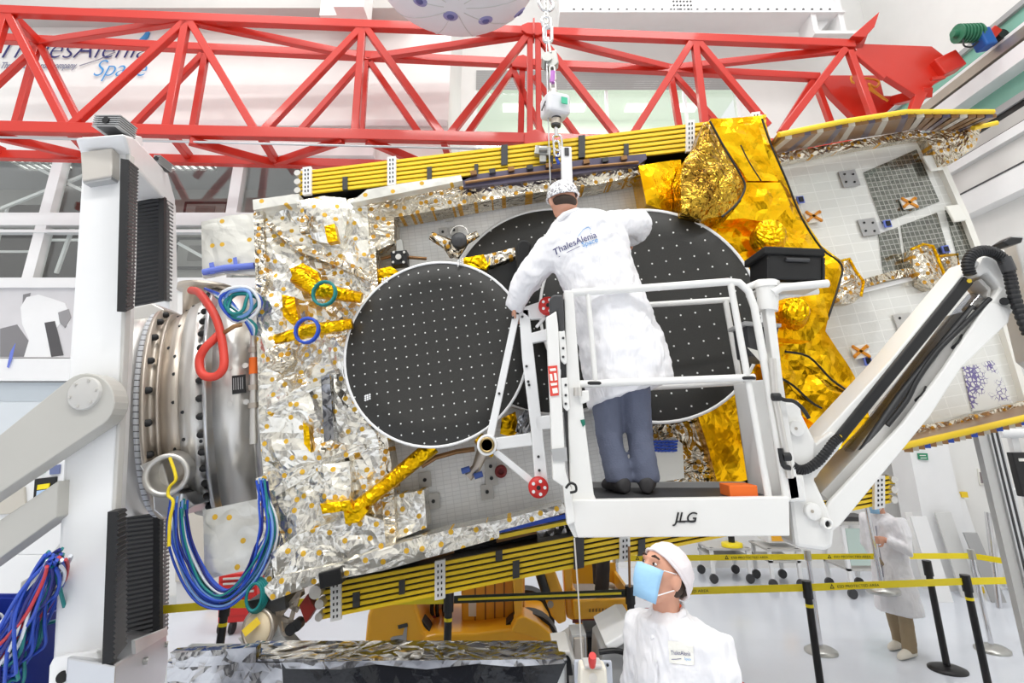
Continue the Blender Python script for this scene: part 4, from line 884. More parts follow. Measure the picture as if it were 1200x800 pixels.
pleats(P(187, 600, Yg), ps(199, 600), ps(197, 738), P(187, 745, Yg), 30, NS)
o = MB().prism([ps(*p, .03) for p in ((126, 782), (189, 742), (192, 762))] + [down(ps(192, 762, .03), .3), down(ps(126, 782, .03), .3)], V((-.3, .1, 0))).build('base_beam', 'alu', st, .01)
MB().prism([ps(*p, .05) for p in ((145, 754), (187, 738), (188, 746), (146, 770))], V((-.02, 0, 0))).build('beam_cap', 'white', o)
for x, y in ((162, 777), (188, 757)): c = ps(x, y, .05); MB().cyl(c, c - NS * .03, .02, n=12).build('bolt_head', 'steel', o)
c = ps(177, 222, -.2); MB().ball(c, (.05, .05, .06), 14).build('sensor_dome', 'white', st)
MB().cyl(c + V((0, 0, -.08)), c + V((0, 0, -.05)), .03, n=12).build('sensor_foot', 'alu', st)
# braces
def arm(c, r, a, b, Y, name):
    """bar with a round end"""
    pts = [a]
    n = 14; c = V(c)
    d0 = math.atan2(a[1] - c.y, a[0] - c.x); d1 = math.atan2(b[1] - c.y, b[0] - c.x)
    th0, th1 = -2.25, .95
    for i in range(n + 1): t = th0 + (th1 - th0) * i / n; pts.append((c.x + r * math.cos(t), c.y + r * math.sin(t)))
    pts.append(b); return MB().prism([f3(*p, Y) for p in pts], (0, .12, 0)).build(name, 'arm_grey', st, .006)
ar = arm((101, 470), 33, (-140, 622), (-140, 670), 3.05, 'brace_arm')
c = f3(101, 461, 3.05); MB().revolve(c, (0, -1, 0), [(-.01, .085), (.02, .085), (.022, .08), (.022, .005)], 32).build('pivot_cap', 'light_grey', ar)
for i in range(6): a = i * PI / 3 + .3; k = c + V((.068 * math.cos(a), -.022, .068 * math.sin(a))); MB().cyl(k, k + V((0, -.006, 0)), .008, n=8).build('screw', 'steel', ar)
MB().prism([f3(*p, 3.12) for p in ((-120, 690), (68, 563), (66, 606), (-120, 740))], (0, .12, 0)).build('brace_arm', 'arm_grey', st, .006)
# ---- steel ring adapter
RN = V((math.cos(math.radians(9)) * math.cos(.35), math.cos(math.radians(9)) * math.sin(.35), math.sin(math.radians(9))))
RC = P(176, 483, 4.2)
ru = (V((0, 0, 1)) - RN * RN.z).normalized(); rw = RN.cross(ru)
RK = .72
def ringpt(t, r, a): return RC + RN * (t * RK) + (ru * math.cos(a) + rw * math.sin(a)) * r
def ringpart(name, prof, m): return MB().revolve(RC, RN, [(t * RK, r) for t, r in prof], 72).build(name, m, st)
ringpart('bearing_drum', [(-.25, .3), (-.2, .68), (.08, .69), (.08, .5)], 'steel')
m_, nt_, b_ = nodes('white_scale_band'); sx_ = nt_.nodes.new('ShaderNodeSeparateXYZ'); nt_.links.new(coords(nt_), sx_.inputs[0])
fz_ = math_(nt_, 'FRACT', math_(nt_, 'MULTIPLY', sx_.outputs['Z'], 26.0)); nt_.links.new(mixc(nt_, math_(nt_, 'LESS_THAN', fz_, .14), lin((214, 216, 220)), lin((70, 70, 74))), b_.inputs['Base Color']); M['scale'] = m_
ringpart('scale_band', [(.08, .5), (.08, .72), (.13, .72), (.13, .5)], 'scale')
fl = ringpart('ring_flange', [(.13, .5), (.13, .74), (.165, .74), (.165, .66), (.235, .66), (.235, .70), (.26, .70), (.26, .5)], 'steel_brown')
cn = ringpart('cone', [(.26, .5), (.26, .665), (.43, .745), (.43, .5)], 'steel_brown'); ringpart('outer_cone', [(.43, .5), (.43, .755), (.63, .82), (.63, .5)], 'steel')
f2 = ringpart('ring_flange', [(.63, .5), (.63, .865), (.665, .865), (.665, .855), (.7, .855), (.7, .5)], 'alu'); cy = ringpart('cylinder', [(.7, .5), (.7, .825), (1.0, .825), (1.0, .80), (1.03, .80), (1.03, .84), (1.16, .84), (1.16, .5)], 'steel')
def vis(a, t=.3, r=.8):
    p = ringpt(t, r, a); nrm = (p - RC - RN * t * RK); return nrm.dot(V((0, 0, HC)) - p) > -.1
for k in range(22):
    a = k * 2 * PI / 22
    if vis(a): MB().tube([ringpt(.165, .70, a), ringpt(.2, .70, a), ringpt(.215, .70, a)], [.022, .022, .012], 8).build('bolt', 'rubber', fl)
for k in range(48):
    a = k * 2 * PI / 48
    if vis(a): MB().tube([ringpt(.635, .845, a), ringpt(.595, .842, a), ringpt(.58, .84, a)], [.021, .021, .012], 8).build('bolt', 'rubber', f2)
rr = random.Random(5)
for k in range(60):
    a = rr.uniform(0, 2 * PI); t = rr.choice((.31, .38, .46, .55, .6))
    r = .665 + (t - .26) * .47 if t < .43 else .755 + (t - .43) * .325
    if vis(a) and k < 44: MB().cyl(ringpt(t, r - .02, a), ringpt(t, r + .004, a), .011, n=8).build('hole', 'black', cn if t < .43 else bpy.data.objects['outer_cone'])
def oncyl(x, y, t0=.8):      # angle on the cylinder facing pixel row
    best = min((abs((ringpt(t0, .83, a) - P(x, y, ringpt(t0, .83, a).y)).length), a) for a in [i * PI / 180 for i in range(360)] if vis(a)); return best[1]
a = oncyl(268, 453, .9); q = MB()
pl = [ringpt(.86, .828, a - .07), ringpt(.86, .828, a + .07), ringpt(.97, .828, a + .07), ringpt(.97, .828, a - .07)]; nn_ = (ringpt(.9, 1, a) - ringpt(.9, 0, a)).normalized()
np_ = MB().prism(pl, nn_ * .008).build('name_plate', 'black', cy); q = MB()
for k in range(5): q.prism([ringpt(.87 + k * .018, .837, a - .05), ringpt(.87 + k * .018, .837, a + .04), ringpt(.876 + k * .018, .837, a + .04), ringpt(.876 + k * .018, .837, a - .05)], nn_ * .002)
q.build('plate_print', 'grey', np_)
for da in (-.14, .14):
    for t in (.84, .97): MB().cyl(ringpt(t, .82, a + da), ringpt(t, .836, a + da), .018, n=12).build('washer', 'steel', cy)
# lifting lug in front, trunnion on top
c = P(196, 556, 3.52); lg_ = MB().revolve(c, (.3, -1, -.1), [(-.22, .075), (-.22, .115), (-.02, .115), (.0, .122), (.03, .122), (.03, .098), (.0, .09), (-.2, .075)], 36).build('lug_ring', 'steel', st)
MB().revolve(c, (.3, -1, -.1), [(-.2, .08), (-.19, .05), (-.19, .005)], 24).build('lug_floor', 'steel_brown', lg_)
MB().prism([P(*p, 3.62) for p in ((163, 545), (180, 538), (190, 540), (200, 575), (186, 580), (176, 565))], (0, .3, 0)).build('lug_bracket', 'steel', st, .008)
MB().prism([P(*p, 3.7) for p in ((178, 570), (215, 578), (228, 592), (205, 606), (190, 606), (180, 598))], (0, .3, 0)).build('lug_base', 'alu', st, .008)
c = ringpt(.52, .80, .12); MB().revolve(c, (0, 0, 1), [(-.2, .12), (.06, .16), (.06, .2), (.1, .2), (.1, .005)], 28).build('trunnion', 'steel_brown', st)
MB().prism([P(*p, 4.0) for p in ((150, 362), (178, 355), (192, 362), (188, 388), (152, 384))], (0, .25, 0)).build('mount_block', 'steel', st, .008)
o = MB().tube([P(297, y, 3.62) for y in (388, 430, 480, 520)], .022, 10).build('strut_rod', 'steel', st)
lab(MB().tube([P(297, 419, 3.62), P(297, 438, 3.62)], .027, 10).build('orange_sleeve', 'orange', o), 'orange sleeve'); 
for y in (410, 454, 475): MB().tube([P(297, y - 3, 3.62), P(297, y + 3, 3.62)], .034, 8).build('nut', 'steel_brown', o)
# ---- loose cables on the ring
RD = 3.42
t = MB().tube(spline([P(x, y, RD + dy) for x, y, dy in ((224, 340, .3), (232, 342, .22), (241, 352, .15), (252, 370, .1), (258, 388, .08), (262, 412, .06), (262, 430, .04), (254, 440, .04), (242, 441, .04), (235, 434, .05), (234, 420, .06), (240, 408, .06), (250, 398, .08), (258, 390, .1))], 5), .026, 10).build('red_cable', mat('red_cable_jacket', (216, 66, 52), .5)); tag(t, 'red cable looped over the top of the steel ring', 'cable')
tag(MB().tube(spline([P(x, y, 3.36) for x, y in ((199, 536), (204, 550), (206, 562), (199, 570), (197, 580), (203, 588), (199, 610), (198, 640))], 5), .008, 6, flat=1.6).build('yellow_strap', 'strap'), 'thin yellow strap tied through the ring lug', 'strap')
cc = thing('cable_coil', 'blue and green coiled cable hung above the steel ring', 'cable coil', P(284, 355, 3.5))
c = P(284, 356, 3.5)
for k, (m, r) in enumerate((('w_teal', .10), ('w_teal', .085), ('w_blue', .112), ('w_white', .12), ('w_light', .095), ('w_teal', .075))):
    MB().tube([c + V((r * math.cos(a) + .01 * math.sin(3 * a + k), -.012 * k + .03 * math.sin(a + k), r * .9 * math.sin(a) + .01 * math.cos(2 * a))) for a in [i * 2 * PI / 20 for i in range(20)]], .011, 6, closed=True).build('cable_turn', m, cc)
for k, m in enumerate(('w_blue', 'w_light', 'w_white', 'w_teal')): MB().tube(spline([P(240 + k * 2, 338 + k, 3.6), P(258, 345 + k * 2, 3.52), P(270 + k, 352 + 3 * k, 3.48), P(290 + k * 3, 380, 3.5), P(296 + k, 392, 3.55)], 4), .009, 5).build('cable_tail', m, cc)
tag(MB().tube([P(262, 390, 3.5), P(275, 382, 3.45), P(283, 380, 3.48)], .015, 6).build('amber_wrap', 'copper'), 'amber wrapped plug lying under the coiled cable', 'plug')

def bundle(label, ctrl, n, spread, mats, seed, r=.008, name='cable_bundle'):
    t = thing(name, label, 'cables', ctrl[0]); rd = random.Random(seed)
    for k in range(n):
        a, b = rd.uniform(-1, 1), rd.uniform(-1, 1); ph = rd.uniform(0, 6)
        MB().tube(spline([p + V((a * spread[i] * math.cos(ph + i * .7) , b * spread[i], a * spread[i] * math.sin(ph + i * .7))) for i, p in enumerate(ctrl)], 5), r, 5).build('cable', mats[k % len(mats)], t)
    return t
CM = ['w_blue', 'w_teal', 'w_blue', 'w_white', 'w_navy', 'w_blue', 'w_light', 'w_teal']
bundle('blue and teal cable bundle sagging between the stand and the lower satellite corner', [P(x, y, 3.5) for x, y in ((213, 588), (213, 625), (222, 660), (238, 690), (260, 702), (280, 692), (300, 668), (313, 640), (318, 615), (312, 585), (308, 562))], 22, [.06, .06, .055, .055, .045, .045, .06, .07, .06, .04, .03], CM, 4, .007)
cb = thing('cable_coil', 'small teal coil of cable under the lower left corner of the satellite', 'cable coil', P(301, 697, 3.5))
for k in range(4): MB().tube([P(301, 697, 3.5) + V(((.06 - k * .006) * math.cos(a), -.012 * k, (.085 - k * .006) * math.sin(a))) for a in [i * 2 * PI / 18 for i in range(18)]], .009, 5, closed=True).build('cable_turn', 'w_teal', cb)
bundle('thick blue and red cable bundle running from the stand into the blue bin', [P(x, y, 3.0 + i * .06) for i, (x, y) in enumerate(((66, 655), (62, 668), (50, 695), (38, 722), (25, 750), (8, 775), (-8, 800), (-20, 840)))], 46, [.05, .07, .1, .11, .13, .13, .12, .08], ['w_blue', 'w_blue', 'w_red', 'w_teal', 'w_blue', 'w_white', 'w_navy', 'w_blue', 'w_teal'], 6, .009)
# blue bin at the left edge
bx = P(0, 728, 3.55)
bn = thing('cable_bin', 'blue plastic bin full of coloured cable ends at the left edge', 'bin', (bx.x - .1, 3.6, bx.z - .5))
mb = MB(); x0, x1, y0, y1, z1 = bx.x - .45, P(36, 728, 3.55).x, 3.5, 4.0, bx.z
for lo, hi in (((x0, y0, z1 - .5), (x1, y0 + .02, z1)), ((x0, y1 - .02, z1 - .5), (x1, y1, z1)), ((x0, y0, z1 - .5), (x0 + .02, y1, z1)), ((x1 - .02, y0, z1 - .5), (x1, y1, z1)), ((x0, y0, z1 - .5), (x1, y1, z1 - .48))): mb.box(lo, hi)
mb.build('tub', 'blue_box', bn); mb = MB(); mb.box((x0 - .02, y0 - .03, z1 - .02), (x1 + .02, y0, z1 + .02)).box((x0 - .02, y1, z1 - .02), (x1 + .02, y1 + .02, z1 + .02)); mb.build('rim', 'blue_box', bn)
for k in range(24):
    rd = random.Random(k); x = rd.uniform(x0 + .05, x1 - .04); y = rd.uniform(y0 + .05, y1 - .1)
    MB().tube(spline([V((x, y, z1 - .4)), V((x + rd.uniform(-.05, .05), y, z1 - .1)), V((x + rd.uniform(-.08, .03), y - .05, z1 - .02 - rd.random() * .08)), V((x + rd.uniform(-.1, .1), y - .1, z1 - .3))], 4), .008, 5).build('cable_end', ['w_white', 'w_white', 'w_light', 'w_teal', 'w_red', 'w_blue'][k % 6], bn)
pd = thing('bin_table', 'grey metal table under the blue bin', 'table', (bx.x, 3.75, 0)); zt_ = z1 - .5
MB().box((x0 - .1, 3.49, zt_ - .06), (x1 + .1, 4.1, zt_)).build('table_top', 'light_grey', pd)
for x in (x0, x1 + .02):
    for y in (3.52, 4.0): MB().box((x, y, 0), (x + .05, y + .05, zt_ - .06)).build('leg', 'alu', pd)
# ================================================================ BOOM LIFT
LY, RYL = 2.95, 3.42
def L(x, y, Y=LY): return P(x, y, Y)
lf = thing('boom_lift', 'white boom lift with a railed work platform in front of the dish reflectors', 'lift', (4.6, 3.6, 0))
W = 'lift_white'
def slab(name, pts, Y, d, m=W, bev=.006, par=None): return MB().prism([L(*p, Y) for p in pts], (0, d, 0)).build(name, m, par or lf, bev)
def pipe(name, pts, r=.019, Y=LY, m=W, par=None, n=10, k=0): 
    q = [L(*p, Y) if len(p) == 2 else L(p[0], p[1], p[2]) for p in pts]
    return MB().tube(spline(q, k) if k else q, r, n).build(name, m, par or lf)
fz = L(760, 583, LY).z
x0, x1 = L(672, 600).x, L(922, 600).x
MB().box((x0, LY, fz - .06), (x1, RYL + .05, fz)).build('platform_floor', mat('dark_tread_plate', (70, 70, 72), .5, .4, bmp=.2, bscale=50), lf)
tb = slab('toe_board', ((668, 586), (925, 582), (926, 628), (677, 630), (668, 600)), LY - .05, .06)
pj = L(790, 612, LY - .052); lab(words('JLG', pj, V((1, 0, 0)), V((0, 0, 1)), .065, 'black', 'logo', tb, .3, .003, L(818, 612, LY - .052).x - pj.x), 'black company initials'); 
q = MB(); q.prism([L(*p, LY - .053) for p in ((794, 610), (815, 609.5), (815, 611.5), (793, 612))], (0, .002, 0)); q.build('logo_strip', 'dark', tb)
MB().box((x0, RYL, fz), (x1, RYL + .03, fz + .03)).build('rear_toe_board', 'grey', lf)
slab('gate_post', ((661, 340), (672, 340), (680, 450), (696, 579), (700, 588), (672, 600), (668, 560)), LY - .02, .07)
MB().tube([L(677, 454, LY - .03), L(677, 464, LY - .03)], .022, 10).build('latch', 'steel', lf); slab('latch_plate', ((676, 458), (690, 457), (691, 470), (680, 474)), LY - .03, .02)
lab(slab('green_tag', ((680, 492), (685, 491), (686, 497), (683, 500)), LY - .025, .004, mat('green_tag', (20, 110, 90), .5), 0), 'green tag')
pipe('top_rail', ((670, 343), (760, 337), (854, 330), (866, 331), (877, 341), (884, 360), (899, 444), (922, 585)), .021)
pipe('mid_rail', ((676, 450), (760, 447), (884, 442)), .019); pipe('thin_post', ((689, 344), (693, 390), (698, 448)), .014); pipe('post', ((856, 332), (872, 420), (901, 584)), .018)
pipe('rear_top_rail', ((690, 363), (762, 357), (856, 351)), .018, RYL); pipe('rear_mid_rail', ((700, 458), (775, 453), (866, 448)), .018, RYL); pipe('rear_post', ((850, 351), (866, 440), (888, 566)), .018, RYL)
slab('rear_channel', ((862, 446), (874, 446), (893, 566), (880, 568)), RYL + .02, .05, 'grey')
for x, y in ((696, 449), (876, 443)): MB().tube([L(x, y, LY) + V((.035 * math.cos(a), -.025 * math.sin(a), 0)) for a in [i * PI / 6 for i in range(12)]], .009, 6, closed=True).build('rubber_loop', 'rubber', lf)
# control column on the right
slab('side_panel', ((880, 446), (904, 444), (925, 583), (903, 586)), LY + .06, .25); slab('side_frame', ((893, 328), (904, 328), (917, 440), (938, 584), (925, 586), (908, 444)), LY + .02, .06)
cup = MB().cyl(L(899, 334, LY + .05), L(900, 364, LY + .05), .06, .052, 24).build('post_sleeve', W, lf); MB().revolve(L(899, 333, LY + .05), (0, 0, 1), [(-.02, .066), (.01, .066), (.02, .05), (.02, .005)], 24).build('cap', W, cup)
pipe('corner_rail', ((876, 337, LY + .1), (890, 331, LY + .08), (902, 330, LY + .06)), .02); 
tr = pipe('tool_rail', ((905, 343, LY), (915, 337, LY), (970, 332, LY)), .022); pipe('tool_rail', ((906, 350, LY + .25), (918, 346, LY + .25), (958, 341, LY + .25)), .02)
MB().box((L(900, 335).x, LY - .01, L(930, 329).z - .025), (L(967, 330).x, LY + .3, L(930, 329).z - .012)).build('tray', 'light_grey', lf)
pipe('conduit', ((905, 420), (908, 465), (926, 560)), .018, LY - .03, 'steel')
for y, x in ((465, 909), (535, 921)): MB().cyl(L(x - 4, y, LY - .05), L(x + 5, y, LY - .05), .02, n=8).build('clamp', 'rubber', lf)
# left gate with handle, red label
lg1 = slab('gate_frame', ((640, 372), (652, 364), (654, 380), (663, 552), (670, 575), (674, 612), (665, 616), (660, 570), (648, 562), (645, 480)), LY - .06, .06)
lab(slab('warning_label', ((642, 429), (653, 428), (655, 463), (645, 464)), LY - .066, .004, mat('red_label', (222, 70, 58), .5), 0, lg1), 'red warning label')
q = MB()
for p in (((644, 432), (651, 431), (652, 434), (645, 435)), ((644, 438), (647, 438), (648, 446), (645, 446)), ((649, 437), (652, 437), (653, 445), (650, 446)), ((645, 449), (653, 448), (653, 451), (646, 452)), ((647, 455), (653, 454), (654, 460), (648, 461))): q.prism([L(*k, LY - .068) for k in p], (0, .002, 0))
q.build('label_print', 'paper', lg1)
slab('dark_channel', ((654, 348), (661, 350), (664, 420), (674, 560), (676, 580), (668, 570), (660, 470)), LY + .0, .05, 'dark'); slab('control_pad', ((644, 350), (648, 345), (660, 345), (662, 389), (656, 390), (653, 364), (645, 368)), LY - .05, .08, 'dark', .01)
for y, x in ((400, 654), (455, 657)):
    o = slab('hinge_plate', ((x, y - 12), (x + 8, y - 13), (x + 11, y + 24), (x + 8, y + 27), (x + 3, y + 22)), LY - .05, .02)
    for dy in (-4, 8, 18): MB().cyl(L(x + 6, y + dy, LY - .055), L(x + 6, y + dy, LY - .04), .007, n=8).build('screw', 'dark', o)
lab(slab('tape_band', ((646, 526), (664, 524), (665, 540), (648, 540)), LY - .068, .05, 'grey', 0), 'grey tape band')
pipe('lanyard_wire', ((663, 572), (668, 566), (674, 568), (675, 575), (668, 577)), .006, LY - .1, 'black', k=4)
slab('lower_bracket', ((664, 612), (677, 606), (680, 629), (673, 630)), LY - .03, .04)
# jib pivot
jp = slab('jib_bracket', ((912, 470), (938, 468), (941, 486), (958, 520), (956, 563), (971, 595), (979, 618), (977, 642), (966, 646), (932, 641), (922, 560)), LY + .06, .16, W, .02)
for x, y, r in ((933, 502, .04), (952, 599, .04)): MB().revolve(L(x, y, LY + .05), (0, -1, 0), [(-.02, r), (.012, r), (.015, r * .9), (.015, .005)], 20).build('pivot_pin', W, jp); MB().cyl(L(x, y, LY + .03), L(x, y, LY + .05), .008, n=8).build('pin_bolt', 'steel_brown', jp)
MB().revolve(L(967, 613, LY + .05), (0, -1, 0), [(-.02, .026), (.03, .026), (.03, .016), (.0, .016)], 20).build('pin_tube', W, jp); MB().cyl(L(967, 613, LY + .04), L(967, 613, LY + .045), .016).build('pin_hole', 'black', jp)
slab('jib_cover', ((918, 556), (942, 556), (946, 588), (922, 588)), LY + .02, .06, W, .01, jp)
slab('jib_plate', ((955, 520), (975, 505), (990, 515), (985, 525), (962, 552), (957, 560), (945, 560)), LY + .08, .12, W, .01)
# upper arm: white strip and black cover
BY = LY + .12
slab('upper_arm', ((961, 512), (1042, 424), (1142, 303), (1149, 308), (1130, 326), (977, 515), (967, 522)), BY, .2); lab(slab('arm_cover', ((977, 513), (1130, 323), (1142, 331), (988, 520)), BY - .02, .24, 'black', .008), 'black cover strip')
for x, y in ((1136, 329), (984, 512)): MB().cyl(L(x, y, BY - .03), L(x, y, BY - .02), .012, n=10).build('brass_screw', 'panel_yellow', lf)
# lower arm: open channel of two plates
la = [(966, 602), (972, 588), (1058, 496), (1106, 432), (1146, 372), (1160, 352), (1186, 362), (1182, 378), (1126, 432), (1090, 488), (985, 616), (976, 622)]
slab('lower_arm', la, BY - .02, .03, W, .008)
slab('arm_inner_plate', [(972, 588), (1058, 496), (1106, 432), (1150, 366), (1140, 362), (1048, 486), (962, 578)], BY + .02, .2, 'light_grey', .004)
# cylinder, hoses and clear plastic wrap between the arms
cyl_ = MB(); cyl_.tube([L(1008, 545, BY + .1), L(1080, 462, BY + .1), L(1150, 372, BY + .1)], .05, 16); cyl_.build('hydraulic_cylinder', 'grey', lf)
MB().tube([L(1000, 548, BY + .1), L(1010, 540, BY + .1)], .056, 16).build('cylinder_head', 'alu', lf)
pipe('hose', ((1040, 498), (1062, 470), (1075, 445), (1098, 412), (1130, 380), (1160, 350)), .013, BY - .01, 'rubber', k=5); pipe('hose', ((1010, 530), (1050, 470), (1090, 420), (1140, 360)), .02, BY + .04, 'dark', k=5)
MB().tube(spline([L(1002, 534, BY + .1), L(1055, 464, BY + .1), L(1104, 402, BY + .1), L(1146, 352, BY + .1)], 4), .058, 20).build('plastic_wrap', 'clear_plastic', lf)
for x, y in ((1070, 462), (1112, 402), (1138, 372)): MB().tube([L(x, y, BY + .08) + V((.075 * math.cos(a) * .7, .08 * math.sin(a), .075 * math.cos(a) * .7)) for a in [i * PI / 7 for i in range(14)]], .008, 6, closed=True).build('hose_tie', 'black', lf)
# knuckle
kn = slab('knuckle', ((1144, 318), (1152, 301), (1166, 294), (1178, 291), (1184, 320), (1190, 358), (1186, 368), (1172, 366), (1160, 354), (1173, 337), (1158, 318), (1148, 324)), BY - .01, .22, W, .012)
MB().cyl(L(1177, 353, BY - .05), L(1177, 353, BY), .022, n=18).build('pin', 'black', kn); slab('knuckle_slot', ((1146, 328), (1150, 326), (1162, 338), (1160, 350), (1156, 347), (1158, 340)), BY + .02, .1, 'light_grey', .004, kn)
def corrug(name, pts, Y, r=.032):
    c = spline([L(x, y, Y) for x, y in pts], 12); rad = [r * (1 if (i % 3) else .82) for i in range(len(c))]; return MB().tube(c, rad, 12, smooth=False).build(name, 'rubber', lf)
corrug('corrugated_hose', ((1137, 322), (1134, 310), (1139, 299), (1150, 294), (1162, 295), (1173, 301), (1178, 309)), BY - .06); corrug('corrugated_hose', ((1180, 312), (1184, 325), (1188, 345), (1196, 368), (1206, 392)), BY - .06)
corrug('corrugated_hose', ((928, 545), (936, 550), (946, 549), (958, 541), (968, 530), (977, 518), (984, 512)), BY - .08, .024)
MB().cyl(L(1176, 302, BY - .06), L(1183, 318, BY - .06), .036, n=12).build('hose_clamp', 'dark', lf)
pipe('black_hose', ((906, 461), (918, 468), (930, 470), (940, 478), (948, 490)), .01, LY - .02, 'rubber', k=4)
pipe('black_hose', ((914, 525), (918, 545), (926, 548)), .012, LY - .05, 'rubber', k=4)
# rear mast beyond the right edge, down to the chassis
MB().prism([L(*p, BY + .1) for p in ((1190, 282), (1212, 280), (1290, 400), (1440, 560), (1400, 560), (1225, 420))], (0, .2, 0)).build('rear_mast', 'light_grey', lf, .01)
MB().prism([L(*p, BY + .4) for p in ((1168, 290), (1186, 276), (1210, 276), (1210, 400), (1190, 340))], (0, .1, 0)).build('mast_plate', 'alu', lf, .01); MB().prism([L(*p, BY + .0) for p in ((1176, 283), (1186, 277), (1200, 278), (1198, 284), (1182, 288))], (0, .1, 0)).build('mast_cap', 'black', lf, .008)
tx = L(1420, 560, BY + .2); MB().box((tx.x - .2, tx.y - .2, .9), (tx.x + .35, tx.y + .35, tx.z + .15)).build('turret', W, lf, .03); MB().box((tx.x - .5, tx.y - .5, .3), (tx.x + 1.3, tx.y + .7, .95)).build('chassis', W, lf, .04)
for dx in (-.25, 1.05):
    for dy in (-.55, .65): MB().cyl((tx.x + dx, tx.y + dy - .08, .3), (tx.x + dx, tx.y + dy + .1, .3), .3, n=28).build('wheel', 'rubber', lf, .02)
# ---- things on the lift
def bucket(name, label, cat, pts_t, Y, d, zt, zb, m):
    pass
cr_ = thing('storage_crate', 'black plastic crate with a lid on the tray of the lift rail', 'crate', L(932, 328, LY + .15))
slab('box', ((899, 292), (966, 292), (968, 329), (900, 327)), LY + .02, .25, 'black', .012, cr_); lab(slab('lid', ((896, 288), (966, 291), (968, 300), (896, 297)), LY + .0, .29, 'matt_black', .008, cr_), 'flat black lid')
pipe('handle', ((921, 304), (948, 305)), .012, LY + .01, 'dark', cr_)
for x in (900, 965): slab('rib', ((x - 1, 302), (x + 2, 302), (x + 2, 328), (x - 1, 328)), LY + .01, .02, 'black', .002, cr_)
gb = thing('grey_bin', 'dark grey bin hanging inside the right rail of the lift', 'bin', L(894, 420, LY + .3))
slab('body', ((874, 378), (914, 381), (905, 423), (880, 417)), LY + .1, .2, 'dark', .008, gb); slab('rim', ((872, 376), (916, 379), (916, 383), (872, 381)), LY + .08, .24, 'grey', .004, gb)
slab('paper_sheet', ((876, 407), (886, 410), (907, 416), (903, 432), (895, 428)), LY + .07, .004, 'paper', 0, gb)
ob = thing('foam_block', 'orange foam block on the right of the lift floor', 'block', L(874, 582, LY + .05)); zo = L(874, 582, LY).z
a_, b_2 = L(856, 568, LY), L(891, 582, LY); MB().box((a_.x, LY + .02, fz), (b_2.x, LY + .16, fz + (a_.z - b_2.z) * 1.0)).build('block', 'orange', ob, .004)
# ================================================================ WHITE HANDLING FRAME
HYF = 3.28
hf = thing('handling_frame', 'white triangular handling frame with a brass pivot ring left of the lift', 'frame', L(571, 522, HYF))
def hs(name, pts, m='white', Y=HYF, d=.05, bev=.005, par=None): return MB().prism([P(*p, Y) for p in pts], (0, d, 0)).build(name, m, par or hf, bev)
s1 = hs('strut', ((601, 368), (609, 368), (579, 512), (570, 511))); s2 = hs('upright', ((608, 362), (620, 362), (643, 568), (628, 576), (622, 500), (612, 420))); s3 = hs('strut', ((580, 513), (622, 507), (624, 522), (582, 527))); s4 = hs('strut', ((576, 530), (584, 527), (627, 562), (624, 570)))
hs('strut', ((606, 362), (636, 352), (645, 372), (622, 374))); hs('strut', ((622, 390), (644, 384), (645, 398), (623, 402))); hs('strut', ((627, 488), (646, 486), (648, 502), (629, 504)))
hs('rear_bar', ((641, 366), (644, 368), (630, 384), (627, 382)), d=.03)
c = P(571, 521, HYF - .02); pr = MB().revolve(c, (0, -1, 0), [(-.06, .056), (.03, .056), (.035, .052), (.035, .04), (-.04, .036)], 32).build('pivot_ring', 'white', hf)
lab(MB().revolve(c, (0, -1, 0), [(.0, .041), (.04, .041), (.04, .03), (.0, .03)], 28).build('brass_bush', mat('brass', (176, 152, 104), .3, 1), pr), 'brass bush'); MB().revolve(c, (0, -1, 0), [(-.03, .032), (-.02, .03), (-.02, .004)], 24).build('bush_core', 'dark', pr)
for x, y in ((631, 571), (642, 358)):
    c = P(x, y, HYF - .03); k = MB().revolve(c, (0, -1, 0), [(-.03, .055), (.0, .055), (.012, .05), (.012, .005)], 28).build('red_knob', 'red2', hf)
    for i in range(5): a = i * 2 * PI / 5; h = c + V((.034 * math.cos(a), -.012, .034 * math.sin(a))); MB().cyl(h, h + V((0, -.004, 0)), .009, n=10).build('knob_hole', 'white', k)
    MB().cyl(c + V((0, -.02, 0)), c, .012, n=10).build('knob_screw', 'black', k)
for x, y, p in ((612, 371, s2), (617, 429, s2), (619, 447, s2), (620, 451, s2), (631, 535, s2), (632, 551, s2), (585, 461, s1), (601, 372, s1)): MB().cyl(P(x, y, HYF - .008), P(x, y, HYF + .005), .008, n=8).build('hole', 'dark', p)
